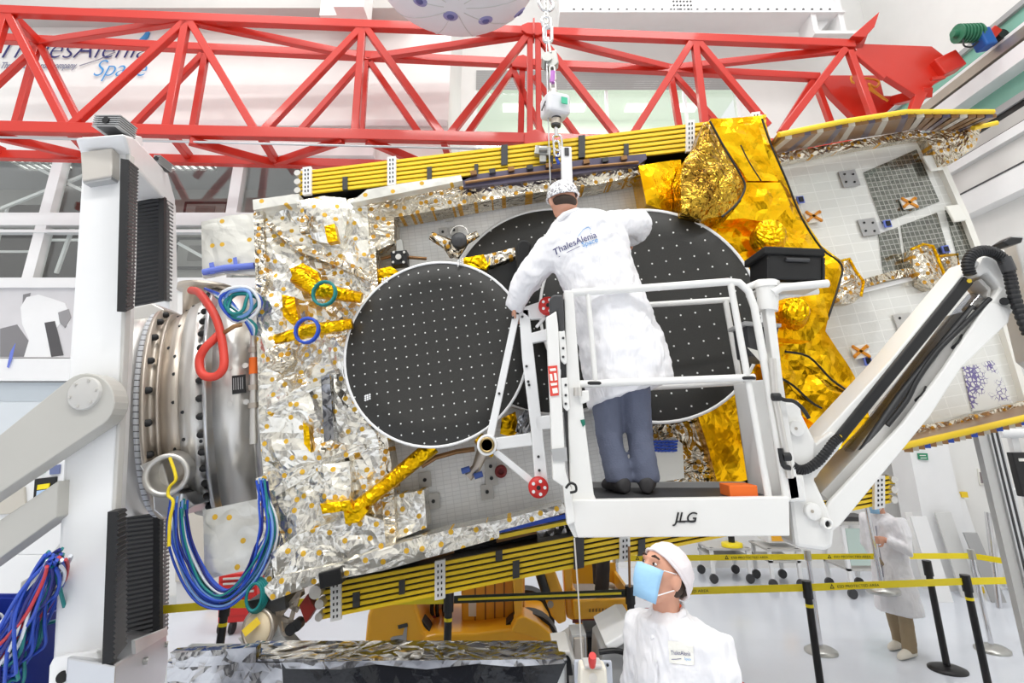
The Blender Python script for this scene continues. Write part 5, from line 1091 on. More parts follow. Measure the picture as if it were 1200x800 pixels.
# ================================================================ PEOPLE
def remesh(o, vox, sm=4, disp=0, dscale=.12):
    m = o.modifiers.new('remesh', 'REMESH'); m.mode = 'VOXEL'; m.voxel_size = vox; m.use_smooth_shade = True
    m = o.modifiers.new('smooth', 'SMOOTH'); m.iterations = sm; m.factor = .5
    if disp:
        tx_ = bpy.data.textures.new('folds', 'MUSGRAVE') if False else bpy.data.textures.new('folds', 'CLOUDS'); tx_.noise_scale = dscale; tx_.noise_depth = 2
        d = o.modifiers.new('folds', 'DISPLACE'); d.texture = tx_; d.strength = disp; d.mid_level = .5; d.texture_coords = 'LOCAL'
    return o
def ell(c, ax, ay, rx, ry, n=20): return [c + ax * (rx * math.cos(2 * PI * j / n)) + ay * (ry * math.sin(2 * PI * j / n)) for j in range(n)]
def hand(mb, w, d, nrm, curl, s, thumb):
    """palm from the wrist w along d (back of the hand faces nrm), five unequal fingers bent by curl"""
    d = d.normalized(); nrm = (nrm - d * nrm.dot(d)).normalized(); sd = d.cross(nrm) * s
    mb.loft([ell(w + d * t, sd, nrm, a, b, 12) for t, a, b in ((-.02, .026, .02), (.02, .034, .017), (.06, .042, .016), (.095, .04, .014))])
    for k, (o, L) in enumerate(((-.031, .068), (-.01, .08), (.011, .075), (.03, .058))):
        p = w + d * .088 + sd * o; pts = [p - d * .02, p]; a = 0
        for q in (.45, .32, .23):
            a += curl; p = p + (d * math.cos(a) - nrm * math.sin(a)) * L * q; pts.append(p)
        mb.tube(pts, [.0095, .0095, .009, .0082, .006], 8)
    p = w + d * .025 - sd * .03; q = p + (d * .55 - sd * .8) .normalized() * .035; r = q + (d * .9 - sd * .2 - nrm * thumb).normalized() * .03; t = r + (d * .9 + sd * .2 - nrm * thumb).normalized() * .022
    mb.tube([p, q, r, t], [.014, .012, .01, .007], 8)
def make_body(root, J):
    mb = MB(); lat = (J['shR'] - J['shL']).normalized(); hc, f, u = J['head'], J['face'].normalized(), J['hup'].normalized()
    u = (u - f * u.dot(f)).normalized(); s = f.cross(u)
    tr = [J['pelvis'] + V((0, 0, -.08)), J['pelvis'], J['pelvis'].lerp(J['neck'], .35), J['pelvis'].lerp(J['neck'], .7), J['pelvis'].lerp(J['neck'], .92), J['neck']]
    rings = []
    for p, (a, b) in zip(tr, ((.12, .09), (.155, .105), (.135, .095), (.165, .11), (.14, .085), (.06, .055))):
        fw = V((lat.y, -lat.x, 0)).normalized(); rings.append(ell(p, lat, fw, a, b))
    mb.loft(rings)
    mb.tube([J['neck'] - V((0, 0, .04)), J['neck'].lerp(hc, .45), hc - u * .03 - f * .015], [.062, .054, .055], 14)
    mb.ball(hc + u * .012, (.076, .096, .108), 20, ax=(s, f, u)); mb.ball(hc - u * .052 + f * .028, (.056, .062, .062), 16, ax=(s, f, u))
    mb.ball(hc - u * .1 + f * .062, (.026, .022, .02), 12, ax=(s, f, u))                                   # chin
    mb.tube([hc + f * .092 + u * .02, hc + f * .108 - u * .012, hc + f * .118 - u * .03], [.009, .012, .015], 8)   # nose
    mb.ball(hc + f * .085 + u * .036, (.055, .014, .012), 12, ax=(s, f, u))                                  # brow ridge
    mb.ball(hc + f * .093 - u * .065, (.026, .012, .009), 10, ax=(s, f, u))                                  # mouth
    for k in (-1, 1): mb.ball(hc + s * (.081 * k) - f * .006 - u * .012, (.013, .023, .036), 10, ax=(s, f, u))
    for k in 'LR':
        sh, el, wr = J['sh' + k], J['el' + k], J['wr' + k]
        mb.tube([J['neck'].lerp(sh, .7) - V((0, 0, .05)), sh - V((0, 0, .01)), sh.lerp(el, .5), el, el.lerp(wr, .4), wr], [.045, .054, .05, .041, .04, .027], 12)
        hand(mb, wr, J.get('hd' + k, wr - el), J.get('hn' + k, V((0, -1, .2))), J.get('curl' + k, .35), 1 if k == 'L' else -1, .3)
        hp_, kn_, an = J['hip' + k], J['kn' + k], J['an' + k]
        mb.tube([J['pelvis'].lerp(hp_, .6) + V((0, 0, .02)), hp_, hp_.lerp(kn_, .5), kn_, kn_.lerp(an, .35), an], [.075, .072, .06, .048, .046, .038], 14)
        t = J['toe' + k].normalized(); mb.ball(an + t * .06 + V((0, 0, -.045)), (.03, .1, .026), 12, ax=(V((t.y, -t.x, 0)), t, V((0, 0, 1))))
    return remesh(mb.build('body', 'skin', root), .0065, 3), s, f, u
def shoes(root, J, m):
    for k in 'LR':
        an = J['an' + k]; t = J['toe' + k].normalized(); sd = V((t.y, -t.x, 0)); mb = MB(); z0 = an - V((0, 0, .088))
        mb.loft([ell(z0 + t * x + V((0, 0, h)), sd, V((0, 0, 1)), w, h, 14) for x, w, h in ((-.075, .03, .035), (-.05, .042, .05), (0, .046, .056), (.07, .05, .043), (.13, .048, .034), (.17, .036, .026), (.19, .015, .015))])
        mb.tube([an + V((0, 0, .03)), an - V((0, 0, .04))], .055, 12)
        remesh(mb.build('shoe', m, root), .009, 3)
def trousers(root, J, m, wide=1.0):
    mb = MB()
    mb.ball(J['pelvis'], (.17, .12, .12), 14)
    for k in 'LR':
        h, kn_, an = J['hip' + k], J['kn' + k], J['an' + k]
        mb.tube([h + V((0, 0, .06)), h, h.lerp(kn_, .5), kn_, kn_.lerp(an, .5), an + V((0, 0, -.02)), an + V((0, 0, -.035))], [r * wide for r in (.1, .103, .09, .078, .08, .082, .08)], 16)
    return remesh(mb.build('trousers', m, root), .011, 3, .012, .07)
def cap_(root, hc, s, f, u, m, name, r=(.092, .112, .115), back=.02, tilt=.35, drop=-.005):
    mb = MB(); c = hc + u * .018 - f * back; cu = (u * math.cos(tilt) - f * math.sin(tilt)).normalized(); cf = (f * math.cos(tilt) + u * math.sin(tilt)).normalized(); rings = []
    for i in range(9):
        a = i / 8 * PI * .53; n = 40
        rings.append([c + (s * (r[0] * math.sin(a) * math.cos(b)) + cf * (r[1] * math.sin(a) * math.sin(b)) + cu * (r[2] * math.cos(a))) * (1 + .025 * math.sin(b * 11 + i) * (i > 2)) for b in [2 * PI * j / n for j in range(n)]])
    rings[0] = [c + cu * r[2] + (p - c - cu * r[2]) * .02 + s * 0 for p in rings[1]]
    mb.loft(rings, caps=False); mb.tube([p for p in rings[-1]], .007, 6, closed=True)
    o = mb.build(name, m, root); so = o.modifiers.new('thick', 'SOLIDIFY'); so.thickness = .004; return o
def eyes(root, hc, s, f, u):
    for k in (-1, 1):
        e = hc + f * .0845 + s * (.032 * k) + u * .018; o = MB().ball(e, (.012, .008, .0055), 12, ax=(s, f, u)).build('eye', 'white', root)
        MB().ball(e + f * .0045, (.0078, .0045, .0056), 10, ax=(s, f, u)).build('iris', 'hair', o)
        MB().tube([hc + f * .092 + s * (.015 * k) + u * .042, hc + f * .094 + s * (.034 * k) + u * .047, hc + f * .085 + s * (.054 * k) + u * .04], [.004, .005, .003], 6).build('eyebrow', 'hair', root)
def mask_(root, hc, s, f, u):
    mb = MB(); rings = []
    for v, z in ((0, .006), (.25, -.025), (.5, -.055), (.75, -.09), (1, -.122)):
        row = []
        for j in range(13):
            a = (j / 12 - .5) * 2.2; w = .079 - .012 * v; fo = .108 + .03 * math.exp(-((v - .36) / .42) ** 2) * math.cos(a) ** 2 - .012 * v
            row.append(hc + u * (z + .008 * math.sin(v * 9)) + s * (w * math.sin(a) / math.sin(1.1)) + f * (fo * math.cos(a * .78)))
        rings.append(row)
    n = 13; mb.add([p for r in rings for p in r], [[i * n + j, i * n + j + 1, (i + 1) * n + j + 1, (i + 1) * n + j] for i in range(4) for j in range(n - 1)], 0, True)
    o = mb.build('face_mask', 'mask', root); so = o.modifiers.new('thick', 'SOLIDIFY'); so.thickness = .004
    q = MB()
    for k in (0, 12):
        for i in (0, 3): q.tube([rings[i][k], hc + s * (.082 * (1 if k else -1)) - f * .022 + u * (.02 if i == 0 else -.03)], .0022, 5)
    q.build('ear_loop', 'white', o); return o
def print_on(o, target):
    m = o.modifiers.new('wrap', 'SHRINKWRAP'); m.target = target; m.wrap_method = 'PROJECT'; m.use_project_x = False; m.use_project_y = True; m.use_project_z = False
    m.use_negative_direction = False; m.use_positive_direction = True; m.offset = .006
    return o
# ---- technician on the lift, seen from behind
MY = 3.14
def w3(x, y, Y=MY): return P(x, y, Y)
pr_ = thing('person', 'person in white coat and hair net on the lift, seen from behind, arm raised', 'person', V((w3(742, 580).x, MY, fz)))
J = dict(pelvis=w3(727, 425), neck=w3(672, 256), head=w3(659, 234, 3.12), face=V((-.35, 1, -.12)), hup=V((-.12, -.02, 1)),
         shL=w3(652, 284), shR=w3(712, 264), elL=w3(624, 322, 3.2), wrL=w3(605, 352, 3.27), elR=w3(751, 259, 3.22), wrR=w3(735, 282, 3.47),
         hipL=w3(709, 455), hipR=w3(743, 455), knL=w3(715, 520), knR=w3(751, 518), anL=w3(726, 566), anR=w3(758, 566), toeL=V((-.25, 1, 0)), toeR=V((.25, 1, 0)),
         hdL=V((-.15, .5, -.8)), hnL=V((-1, 0, .2)), curlL=.5, hdR=V((-.3, 1, -.2)), hnR=V((0, .2, 1)), curlR=.6)
for k in 'LR':
    a = J['an' + k]; J['an' + k] = V((a.x, a.y, fz + .09))
b, s, f, u = make_body(pr_, J); trousers(pr_, J, 'jeans', .86); shoes(pr_, J, 'shoe_dark')
rows = [((658, 249), (684, 245), .06), ((648, 260), (708, 248), .11), ((641, 276), (731, 260), .14), ((641, 295), (737, 285), .15), ((650, 318), (742, 308), .155), ((661, 340), (750, 332), .16), ((672, 370), (762, 360), .165), ((676, 400), (773, 386), .17), ((681, 430), (782, 410), .18), ((686, 455), (788, 428), .185), ((691, 478), (789, 444), .185)]
mb = MB(); rings = []
for (a, b2, dp) in rows:
    A, B = w3(*a), w3(*b2); c = (A + B) / 2; ax = (B - A) / 2; rings.append([c + ax * math.cos(t) + V((0, 1, -.12 if dp > .17 else 0)) * (dp * math.sin(t)) * (1 + .05 * math.sin(5 * t)) for t in [2 * PI * j / 28 for j in range(28)]])
mb.loft(rings)
mb.tube([w3(662, 276), w3(640, 300, 3.17), w3(622, 322, 3.2), w3(608, 345, 3.25), w3(602, 362, 3.29)], [.1, .098, .092, .07, .055], 16)
mb.tube([w3(700, 268), w3(728, 262, 3.17), w3(750, 261, 3.23), w3(746, 272, 3.35), w3(737, 282, 3.44)], [.1, .09, .085, .075, .055], 16)
ct = remesh(mb.build('coat', 'coat', pr_), .012, 5, .036, .085)
mb = MB(); mb.tube([w3(655, 258, 3.07), w3(662, 251, 3.04), w3(676, 246, 3.06), w3(684, 248, 3.1)], .016, 8); mb.build('collar', 'coat', ct)
MB().ball(w3(661, 237, 3.10), (.078, .088, .038), 16).build('hair', 'hair', pr_)
cap_(pr_, J['head'], s, f, u, 'net', 'hair_net', (.094, .108, .1), .01, .1)
ra_ = V((math.cos(.36), 0, math.sin(.36))); ua_ = V((-math.sin(.36), 0, math.cos(.36)))
def w6(x, y): return P(x, y, 2.97) - V((0, .2, 0))
o = words('ThalesAlenia', w6(651, 294), ra_, ua_, .055, 'navy', 'coat_print', ct, .1, 0, (w6(700, 275) - w6(651, 294)).length); print_on(o, ct); lab(o, 'navy lettering on the back')
o = words('Space', w6(683, 288), ra_, ua_, .04, 'sky', 'coat_print', ct, .1, 0, (w6(701, 279) - w6(683, 288)).length); print_on(o, ct); lab(o, 'light blue lettering on the back')
mb = MB()
def ribbon(pts, w):
    vs = []; 
    for i, p in enumerate(pts): vs += [p + V((0, 0, w / 2)), p - V((0, 0, w / 2))]
    return MB().add(vs, [[2 * i, 2 * i + 1, 2 * i + 3, 2 * i + 2] for i in range(len(pts) - 1)])
print_on(ribbon([w6(x, y) for x, y in ((678, 275), (684, 267), (690, 264), (693, 266), (692, 271))], .004).build('coat_swoosh', 'sky', ct), ct); print_on(ribbon([w6(x, y) for x, y in ((656, 296), (668, 292), (680, 287))], .003).build('coat_line', 'navy', ct), ct)
# ---- technician in front, looking up
GY = 2.65
def w5(x, y): return P(x, y, 2.55) - V((0, .3, 0))
gx = w3(793, 740, GY).x
lt = V((.62, -.785, 0)); fb = V((-.785, -.62, 0))
gp = thing('person', 'person in white coat, cap and blue face mask looking up in the foreground', 'person', V((gx, GY, 0)))
nk = w3(782, 716, GY); sc_ = V((gx, GY, w3(793, 742, GY).z))
J = dict(pelvis=V((gx, GY, .95)), neck=nk, head=w3(777, 673, GY - .03), face=V((-.8, -.42, .42)), hup=V((.38, .2, .9)), shL=sc_ - lt * -.165, shR=sc_ - lt * .165)
for k, sg_ in (('L', 1), ('R', -1)):
    sh = J['sh' + k]; J['el' + k] = sh + lt * (.06 * sg_) + V((0, 0, -.29)); J['wr' + k] = J['el' + k] + fb * .06 + V((0, 0, -.25)) + lt * (.01 * sg_)
    h = V((gx, GY, .92)) + lt * (.09 * sg_); J['hip' + k] = h; J['kn' + k] = h + V((0, 0, -.43)) + fb * .02; J['an' + k] = V((h.x, h.y, .09)) + lt * (.02 * sg_); J['toe' + k] = fb; J['hn' + k] = lt * sg_; J['hd' + k] = V((0, 0, -1))
b, s, f, u = make_body(gp, J); trousers(gp, J, 'dark_cloth'); shoes(gp, J, 'shoe')
mb = MB(); rings = []
for z, a, d in ((nk.z + .015, .072, .07), (nk.z - .02, .095, .085), (sc_.z + .055, .15, .105), (sc_.z + .02, .185, .12), (sc_.z - .05, .195, .135), (sc_.z - .2, .2, .145), (sc_.z - .4, .2, .14), (.95, .22, .15), (.7, .25, .17), (.52, .26, .18)):
    c = V((gx, GY, z)) if z < sc_.z else V((gx, GY, z)).lerp(V((nk.x, nk.y, z)), min(1, (z - sc_.z) / (nk.z - sc_.z))); rings.append(ell(c, lt, fb, a, d, 28))
mb.loft(rings)
for k in 'LR': mb.tube([J['sh' + k].lerp(nk, .3) - V((0, 0, .03)), J['sh' + k], J['sh' + k].lerp(J['el' + k], .5), J['el' + k], J['wr' + k].lerp(J['el' + k], .1)], [.07, .088, .082, .076, .058], 16)
ct = remesh(mb.build('coat', 'coat', gp), .011, 5, .026, .075)
fr_ = lambda z, o_, a: V((gx, GY, z)) + fb * a + lt * o_
mb = MB(); mb.tube([nk + V((0, 0, .012)) - fb * .045 - lt * .045, nk - fb * .06 + V((0, 0, .02)) + lt * .03, nk + lt * .078 + V((0, 0, .01)), nk + fb * .05 + lt * .055 - V((0, 0, .03)), nk + fb * .085 - V((0, 0, .085))], .014, 8)
mb.tube([nk - lt * .072 + V((0, 0, .0)), nk + fb * .055 - lt * .05 - V((0, 0, .03)), nk + fb * .09 - V((0, 0, .085)) - lt * .005], .014, 8); mb.build('collar', 'coat', ct)
pl_ = [fr_(z, 0, a) for z, a in ((nk.z - .1, .3), (1.35, .3), (1.2, .3), (1.0, .3), (.8, .3), (.6, .3))]
mb = MB(); 
for i in range(len(pl_) - 1): mb.hexa([pl_[i] - lt * .018, pl_[i] + lt * .018, pl_[i] + lt * .018 - fb * .01, pl_[i] - lt * .018 - fb * .01], [pl_[i + 1] - lt * .018, pl_[i + 1] + lt * .018, pl_[i + 1] + lt * .018 - fb * .01, pl_[i + 1] - lt * .018 - fb * .01])
o = mb.build('placket', 'coat', ct); m = o.modifiers.new('wrap', 'SHRINKWRAP'); m.target = ct; m.offset = .004
for z in (1.42, 1.32, 1.22): o = MB().ball(fr_(z, 0, .152), .007, 8).build('button', 'white', ct); m = o.modifiers.new('w', 'SHRINKWRAP'); m.target = ct; m.offset = .006; m.wrap_method = 'NEAREST_SURFACEPOINT'
pk = [w5(781, 748), w5(806, 746), w5(807, 770), w5(782, 773)]
mb = MB(); N = 6
mb.add([pk[0].lerp(pk[1], i / N).lerp(pk[3].lerp(pk[2], i / N), j / N) for j in range(N + 1) for i in range(N + 1)], [[j * (N + 1) + i, j * (N + 1) + i + 1, (j + 1) * (N + 1) + i + 1, (j + 1) * (N + 1) + i] for j in range(N) for i in range(N)])
po = print_on(mb.build('pocket', 'paper', ct), ct); po.modifiers['wrap'].offset = .004
o = words('ThalesAlenia', w5(783.5, 763), V((1, 0, .12)), V((-.12, 0, 1)), .02, 'navy', 'pocket_print', ct, .15, 0, .068); print_on(o, ct); o.modifiers['wrap'].offset = .008
o = words('Space', w5(797, 766), V((1, 0, .1)), V((-.1, 0, 1)), .012, 'sky', 'pocket_print', ct, .15, 0, .022); print_on(o, ct); o.modifiers['wrap'].offset = .008
o = print_on(ribbon([w5(784, 768), w5(789, 767), w5(794, 765.5)], .002).build('pocket_line', 'navy', ct), ct); o.modifiers['wrap'].offset = .008
lab(MB().tube([nk + lt * .055 + V((0, 0, .03)) - fb * .02, nk + lt * .05 + fb * .035 - V((0, 0, .01)), nk + lt * .025 + fb * .075 - V((0, 0, .06))], .01, 6, flat=.4).build('lanyard', 'lanyard', gp), 'orange lanyard')
MB().tube([nk - lt * .05 + fb * .03 + V((0, 0, -.01)), nk + fb * .075 - V((0, 0, .075)), nk + lt * .04 + fb * .04 - V((0, 0, .02))], .012, 8).build('shirt_collar', 'dark_cloth', gp)
MB().ball(J['head'] - f * .04 + u * .005, (.0755, .068, .085), 16, ax=(s, f, u)).build('hair', 'hair', gp)
cap_(gp, J['head'], s, f, u, 'cap', 'bouffant_cap', (.096, .118, .105), .024, .55); eyes(gp, J['head'], s, f, u); mask_(gp, J['head'], s, f, u)
# ---- technician in the background carrying a chrome post
def walker(name_label, cx, Y, zf, fdir, trm, shm, coat_len, H=1.0, hold=None, mask=True):
    root = thing('person', name_label, 'person', V((cx, Y, zf))); fdir = V(fdir).normalized(); l = V((-fdir.y, fdir.x, 0)); o = V((cx, Y, zf))
    g = lambda a, b_, z: o + l * a + fdir * b_ + V((0, 0, z * H))
    J = dict(pelvis=g(0, 0, .95), neck=g(0, .02, 1.48), head=g(0, .06, 1.63), face=fdir + V((0, 0, -.05)), hup=V((0, 0, 1)), shL=g(.19, 0, 1.41), shR=g(-.19, 0, 1.41),
             elL=g(.24, -.02, 1.12), wrL=g(.22, .1, .9), elR=g(-.25, -.02, 1.12), wrR=g(-.2, -.1, .9), hipL=g(.09, 0, .9), hipR=g(-.09, 0, .9), knL=g(.11, .06, .5), knR=g(-.11, -.02, .5), anL=g(.1, .08, .09), anR=g(-.11, -.08, .09), toeL=fdir, toeR=fdir)
    for k in 'LR': J['an' + k].z = zf + .09
    if hold is not None: J['elL'] = g(.27, .06, 1.14); J['wrL'] = hold - fdir * .08 + l * .03 ; J['hdL'] = fdir; J['hnL'] = l; J['curlL'] = .85
    b, s, f, u = make_body(root, J); trousers(root, J, trm, .86); shoes(root, J, shm)
    mb = MB(); mb.loft([ell(g(0, 0 if z < 1.4 else .015, z), l, fdir, a, d, 24) for z, a, d in ((1.5, .07, .065), (1.45, .15, .09), (1.4, .21, .115), (1.2, .215, .135), (.95, .21, .14), (.75, .23, .16), (coat_len, .25, .18))])
    for k in 'LR': mb.tube([J['neck'].lerp(J['sh' + k], .7) - V((0, 0, .05)), J['sh' + k], J['sh' + k].lerp(J['el' + k], .5), J['el' + k], J['wr' + k].lerp(J['el' + k], .12)], [.08, .088, .08, .078, .05], 14)
    c = remesh(mb.build('coat', 'coat', root), .013, 5, .022, .1)
    MB().tube([J['neck'] + l * .06 - V((0, 0, .0)), J['neck'] - fdir * .07 + V((0, 0, .02)), J['neck'] - l * .06], .016, 8).build('collar', 'coat', c)
    q = MB(); q.tube([g(-.0, .19, z) for z in (1.36, 1.2, 1.0, .8)], .006, 5); oo = q.build('zip', 'grey_print', c); m = oo.modifiers.new('w', 'SHRINKWRAP'); m.target = c; m.offset = .003
    cap_(root, J['head'], s, f, u, 'cap', 'bouffant_cap', (.094, .115, .11), .012, .2); eyes(root, J['head'], s, f, u)
    if mask: mask_(root, J['head'], s, f, u)
    return root, J
bx_ = P(1062, 762, 6.88)
hold = P(1027, 632, 6.72)
walker('person in long white coat and khaki trousers carrying a chrome post at the right', bx_.x, 6.88, 0, (-.85, -.35, 0), 'khaki', 'shoe', .42, .915, hold)
zl = P(690, 697, 6.3).z
wy = walker('person standing in the yellow lift basket, dark trousers showing below the solar panels', P(704, 690, 6.3).x, 6.3, zl, (.8, .5, 0), 'dark_cloth', 'shoe', .62, 1.0, None, False)
cp = thing('carried_post', 'chrome barrier post with a round base carried by the person in khaki trousers', 'barrier post', P(1035, 693, 6.72))
pa, pb = P(1012, 575, 6.72), P(1034, 688, 6.72); ax_ = (pb - pa).normalized()
MB().cyl(pa, pb, .025, n=14).build('pole', 'chrome', cp); MB().revolve(pb, ax_, [(-.04, .03), (-.02, .06), (0, .155), (.02, .165), (.045, .165), (.05, .15), (.05, .005)], 32).build('base', 'silver_plain', cp)
# ================================================================ BARRIERS
HT = .95
def post_black(px, py, label, base='black', g='black barrier posts'):
    p = PZ(px, py, HT); r = thing('barrier_post', label, 'barrier post', V((p.x, p.y, 0)), None, 'barrier posts')
    MB().cyl(V((p.x, p.y, .02)), V((p.x, p.y, HT - .08)), .032, n=18).build('pole', 'black', r); MB().cyl(V((p.x, p.y, HT - .12)), V((p.x, p.y, HT + .02)), .042, n=18).build('belt_head', 'black', r, .006)
    lab(MB().cyl(V((p.x, p.y, HT - .19)), V((p.x, p.y, HT - .165)), .034, n=18).build('yellow_band', 'yellow2', r), 'yellow band')
    MB().revolve(V((p.x, p.y, 0)), (0, 0, 1), [(0, .17), (.012, .17), (.03, .12), (.045, .04), (.045, .005)], 32).build('base', base, r); return p
def post_chrome(px, py, label):
    p = PZ(px, py, HT); r = thing('barrier_post', label, 'barrier post', V((p.x, p.y, 0)), None, 'barrier posts')
    MB().cyl(V((p.x, p.y, .02)), V((p.x, p.y, HT + .02)), .026, n=18).build('pole', 'chrome', r); MB().cyl(V((p.x, p.y, HT - .07)), V((p.x, p.y, HT + .03)), .036, n=16).build('belt_head', 'silver_plain', r)
    MB().revolve(V((p.x, p.y, 0)), (0, 0, 1), [(0, .165), (.02, .165), (.045, .12), (.06, .03), (.06, .005)], 32).build('base', 'silver_plain', r); return p
pb1 = post_black(265, 702, 'black barrier post in front of the red tool cabinet')
pb2 = post_black(526, 697, 'black barrier post in front of the yellow machine')
pb3 = post_black(738, 689, 'black barrier post beside the yellow basket, behind the man in the mask')
pb4 = post_black(945, 683, 'black barrier post holding the front tape in front of the first chrome post')
pb5 = post_black(1131, 676, 'black barrier post standing on a yellow base', 'yellow')
pb6 = post_black(1086, 659, 'black barrier post with no tape, beside the person in khaki trousers')
pc1 = post_chrome(946, 648, 'chrome barrier post just behind the middle of the yellow tape')
pc2 = post_chrome(1138, 647, 'chrome barrier post in front of the leaning panels')
pc3 = post_chrome(721, 650, 'chrome barrier post behind the yellow basket')
def tape(a, b, label, m='yellow2', h=.058, text=True, rows=0, zo=-.035):
    a, b = V(a), V(b); d = (b - a).normalized(); n = V((d.y, -d.x, 0)).normalized(); a = a + d * .043; b = b - d * .043
    a.z += zo; b.z += zo
    o = MB().obox((a + b) / 2, (b - a) / 2, n * .002, V((0, 0, h / 2))).build('barrier_tape', m, None); L = (b - a).length
    tag(o, label, 'barrier tape', 'barrier tapes'); o.location = (0, 0, 0)
    if text:
        k = 0; x = .25
        while x < L - .6:
            p = a + d * x + n * .004
            t = words('ESD PROTECTED AREA', p - V((0, 0, .012)), d, V((0, 0, 1)), .03, 'black', 'warning_print', o, 0, 0, .42)
            q = MB(); c = p - d * .05; q.add([c + d * -.022 - V((0, 0, .016)), c + d * .022 - V((0, 0, .016)), c + V((0, 0, .024)), c + d * -.011 - V((0, 0, .01)), c + d * .011 - V((0, 0, .01)), c + V((0, 0, .012))], [[0, 1, 4, 3], [1, 2, 5, 4], [2, 0, 3, 5]]); q.build('warning_triangle', 'black', o)
            x += 1.0
    return o
far = PZ(1240, 674, HT)
tape(pb3, pb4, 'yellow warning tape running right from the post beside the yellow basket'); tape(pb4, pb5, 'yellow warning tape across the front of the person in khaki trousers'); tape(pb5, far, 'yellow warning tape from the yellow-based post to the right edge')
far2 = PZ(1240, 663, HT); tape(pc3, pc1, 'rear yellow warning tape behind the man in the mask'); tape(pc1, pc2, 'rear yellow warning tape between the two chrome posts at the right'); tape(pc2, far2, 'rear yellow warning tape from the panels to the right edge')
post_black(1240, 674, 'black barrier post beyond the right edge'); post_chrome(1240, 663, 'chrome barrier post beyond the right edge')
t = tape(pb2, pb3, 'dark green belt with a yellow stripe in front of the yellow machine', mat('dark_green_belt', (36, 44, 30), .6), text=False); 
d = (pb3 - pb2).normalized(); n = V((d.y, -d.x, 0)); lab(MB().obox((pb2 + pb3) / 2 + n * .004 + V((0, 0, -.035)), (pb3 - pb2) / 2 * .9, n * .0015, (0, 0, .009)).build('yellow_stripe', 'yellow2', t), 'yellow stripe')
tape(PZ(-60, 717, HT), PZ(41, 706, HT), 'short yellow warning tape at the left edge behind the cable bundle', text=True); post_black(41, 706, 'black barrier post behind the thick cable bundle at the left'); post_black(-60, 717, 'black barrier post beyond the left edge')
tape(PZ(120, 714, HT), pb1, 'yellow warning tape between the stand and the post before the red cabinet'); tape(pb1, pb2, 'yellow warning tape passing under the satellite left corner', text=False); post_black(120, 714, 'black barrier post hidden behind the stand')
cn_ = PZ(866, 797, .7); c0 = thing('traffic_cone', 'orange cone at the bottom edge, only its rounded tip showing', 'cone', V((cn_.x, cn_.y, 0)))
MB().revolve(V((cn_.x, cn_.y, 0)), (0, 0, 1), [(0, .2), (.02, .2), (.03, .14), (.62, .06), (.68, .045), (.7, .005)], 28).build('cone', mat('orange_red', (226, 78, 44), .5), c0)
# ================================================================ YELLOW MACHINE
YM = 6.0
def ym(x, y, Y=YM): return P(x, y, Y)
yl = thing('yellow_machine', 'yellow boom lift with a slatted cabinet and basket behind the lower solar panels', 'lift', (ym(530, 750).x, YM + .5, 0))
def ysl(name, pts, Y, d, m='yellow', bev=.02, toz=None):
    q = [ym(*p, Y) for p in pts]
    if toz is not None: q += [V((q[-1].x, Y, toz)), V((q[0].x, Y, toz))]
    return MB().prism(q, (0, d, 0)).build(name, m, yl, bev, 3)
ysl('counterweight', ((426, 762), (430, 722), (436, 706), (450, 700), (486, 692), (488, 712), (496, 738), (506, 744)), YM, 1.0, 'yellow', .04, .25)
ysl('chassis', ((496, 745), (510, 742), (560, 741), (612, 734), (640, 738), (650, 755)), YM - .05, 1.1, 'yellow', .03, .25)
ysl('fender', ((598, 740), (606, 725), (614, 722), (630, 730), (645, 742), (652, 755), (640, 754), (620, 745)), YM - .15, .3, 'yellow', .015)
cb_ = ysl('slatted_cabinet', ((540, 668), (615, 662), (615, 738), (541, 741)), YM + .3, .5)
for x in (556, 568, 579, 590, 601): ysl('slat_gap', ((x, 668), (x + 1.6, 668), (x + 1.6, 737), (x, 737)), YM + .292, .02, mat('dark_amber', (150, 96, 14), .5), 0)
ysl('data_plate', ((549, 706), (558, 706), (558, 722), (549, 722)), YM + .285, .02, 'paper', 0); q = ysl('cabinet_handle', ((545, 730), (572, 729), (572, 732), (545, 733)), YM + .25, .04, 'steel', .005)
ysl('roof_plate', ((480, 690), (616, 660), (616, 668), (484, 697)), YM + .1, .8); ysl('window_panel', ((492, 700), (528, 700), (528, 738), (497, 738)), YM + .7, .05, 'white', 0)
for x in (508, 514, 522): MB().tube(spline([ym(x, 698, YM + .5), ym(x - 2, 715, YM + .45), ym(x + 3, 738, YM + .5)], 4), .02, 8).build('hydraulic_hose', 'black', yl)
lab(MB().ball(ym(507, 730, YM + .45), (.07, .07, .07), 14).build('red_tank', mat('dark_red_tank', (150, 30, 24), .4), yl), 'dark red tank')
ysl('dark_arch', ((448, 762), (452, 753), (464, 748), (476, 750), (484, 760)), YM - .01, .04, 'black', .004); ysl('tape_patch', ((466, 733), (477, 730), (478, 734), (467, 737)), YM - .012, .02, 'dark', 0); ysl('grey_patch', ((457, 748), (460, 746), (472, 744), (474, 735), (477, 735), (476, 752), (460, 752)), YM - .01, .015, 'grey', 0)
ysl('mast', ((600, 660), (614, 660), (612, 730), (604, 738)), YM - .1, .3); ysl('jib_arm', ((638, 672), (650, 668), (662, 700), (664, 728), (655, 732), (646, 722), (638, 700)), YM, .18); ysl('jib_arm', ((660, 666), (670, 664), (673, 728), (664, 724)), YM + .05, .2)
MB().tube([ym(632, 670, YM - .02), ym(640, 695, YM - .02)], .045, 12).build('jib_cylinder', 'black', yl); MB().cyl(ym(645, 708, YM - .02), ym(645, 708, YM), .03, n=16).build('pin', 'steel_brown', yl)
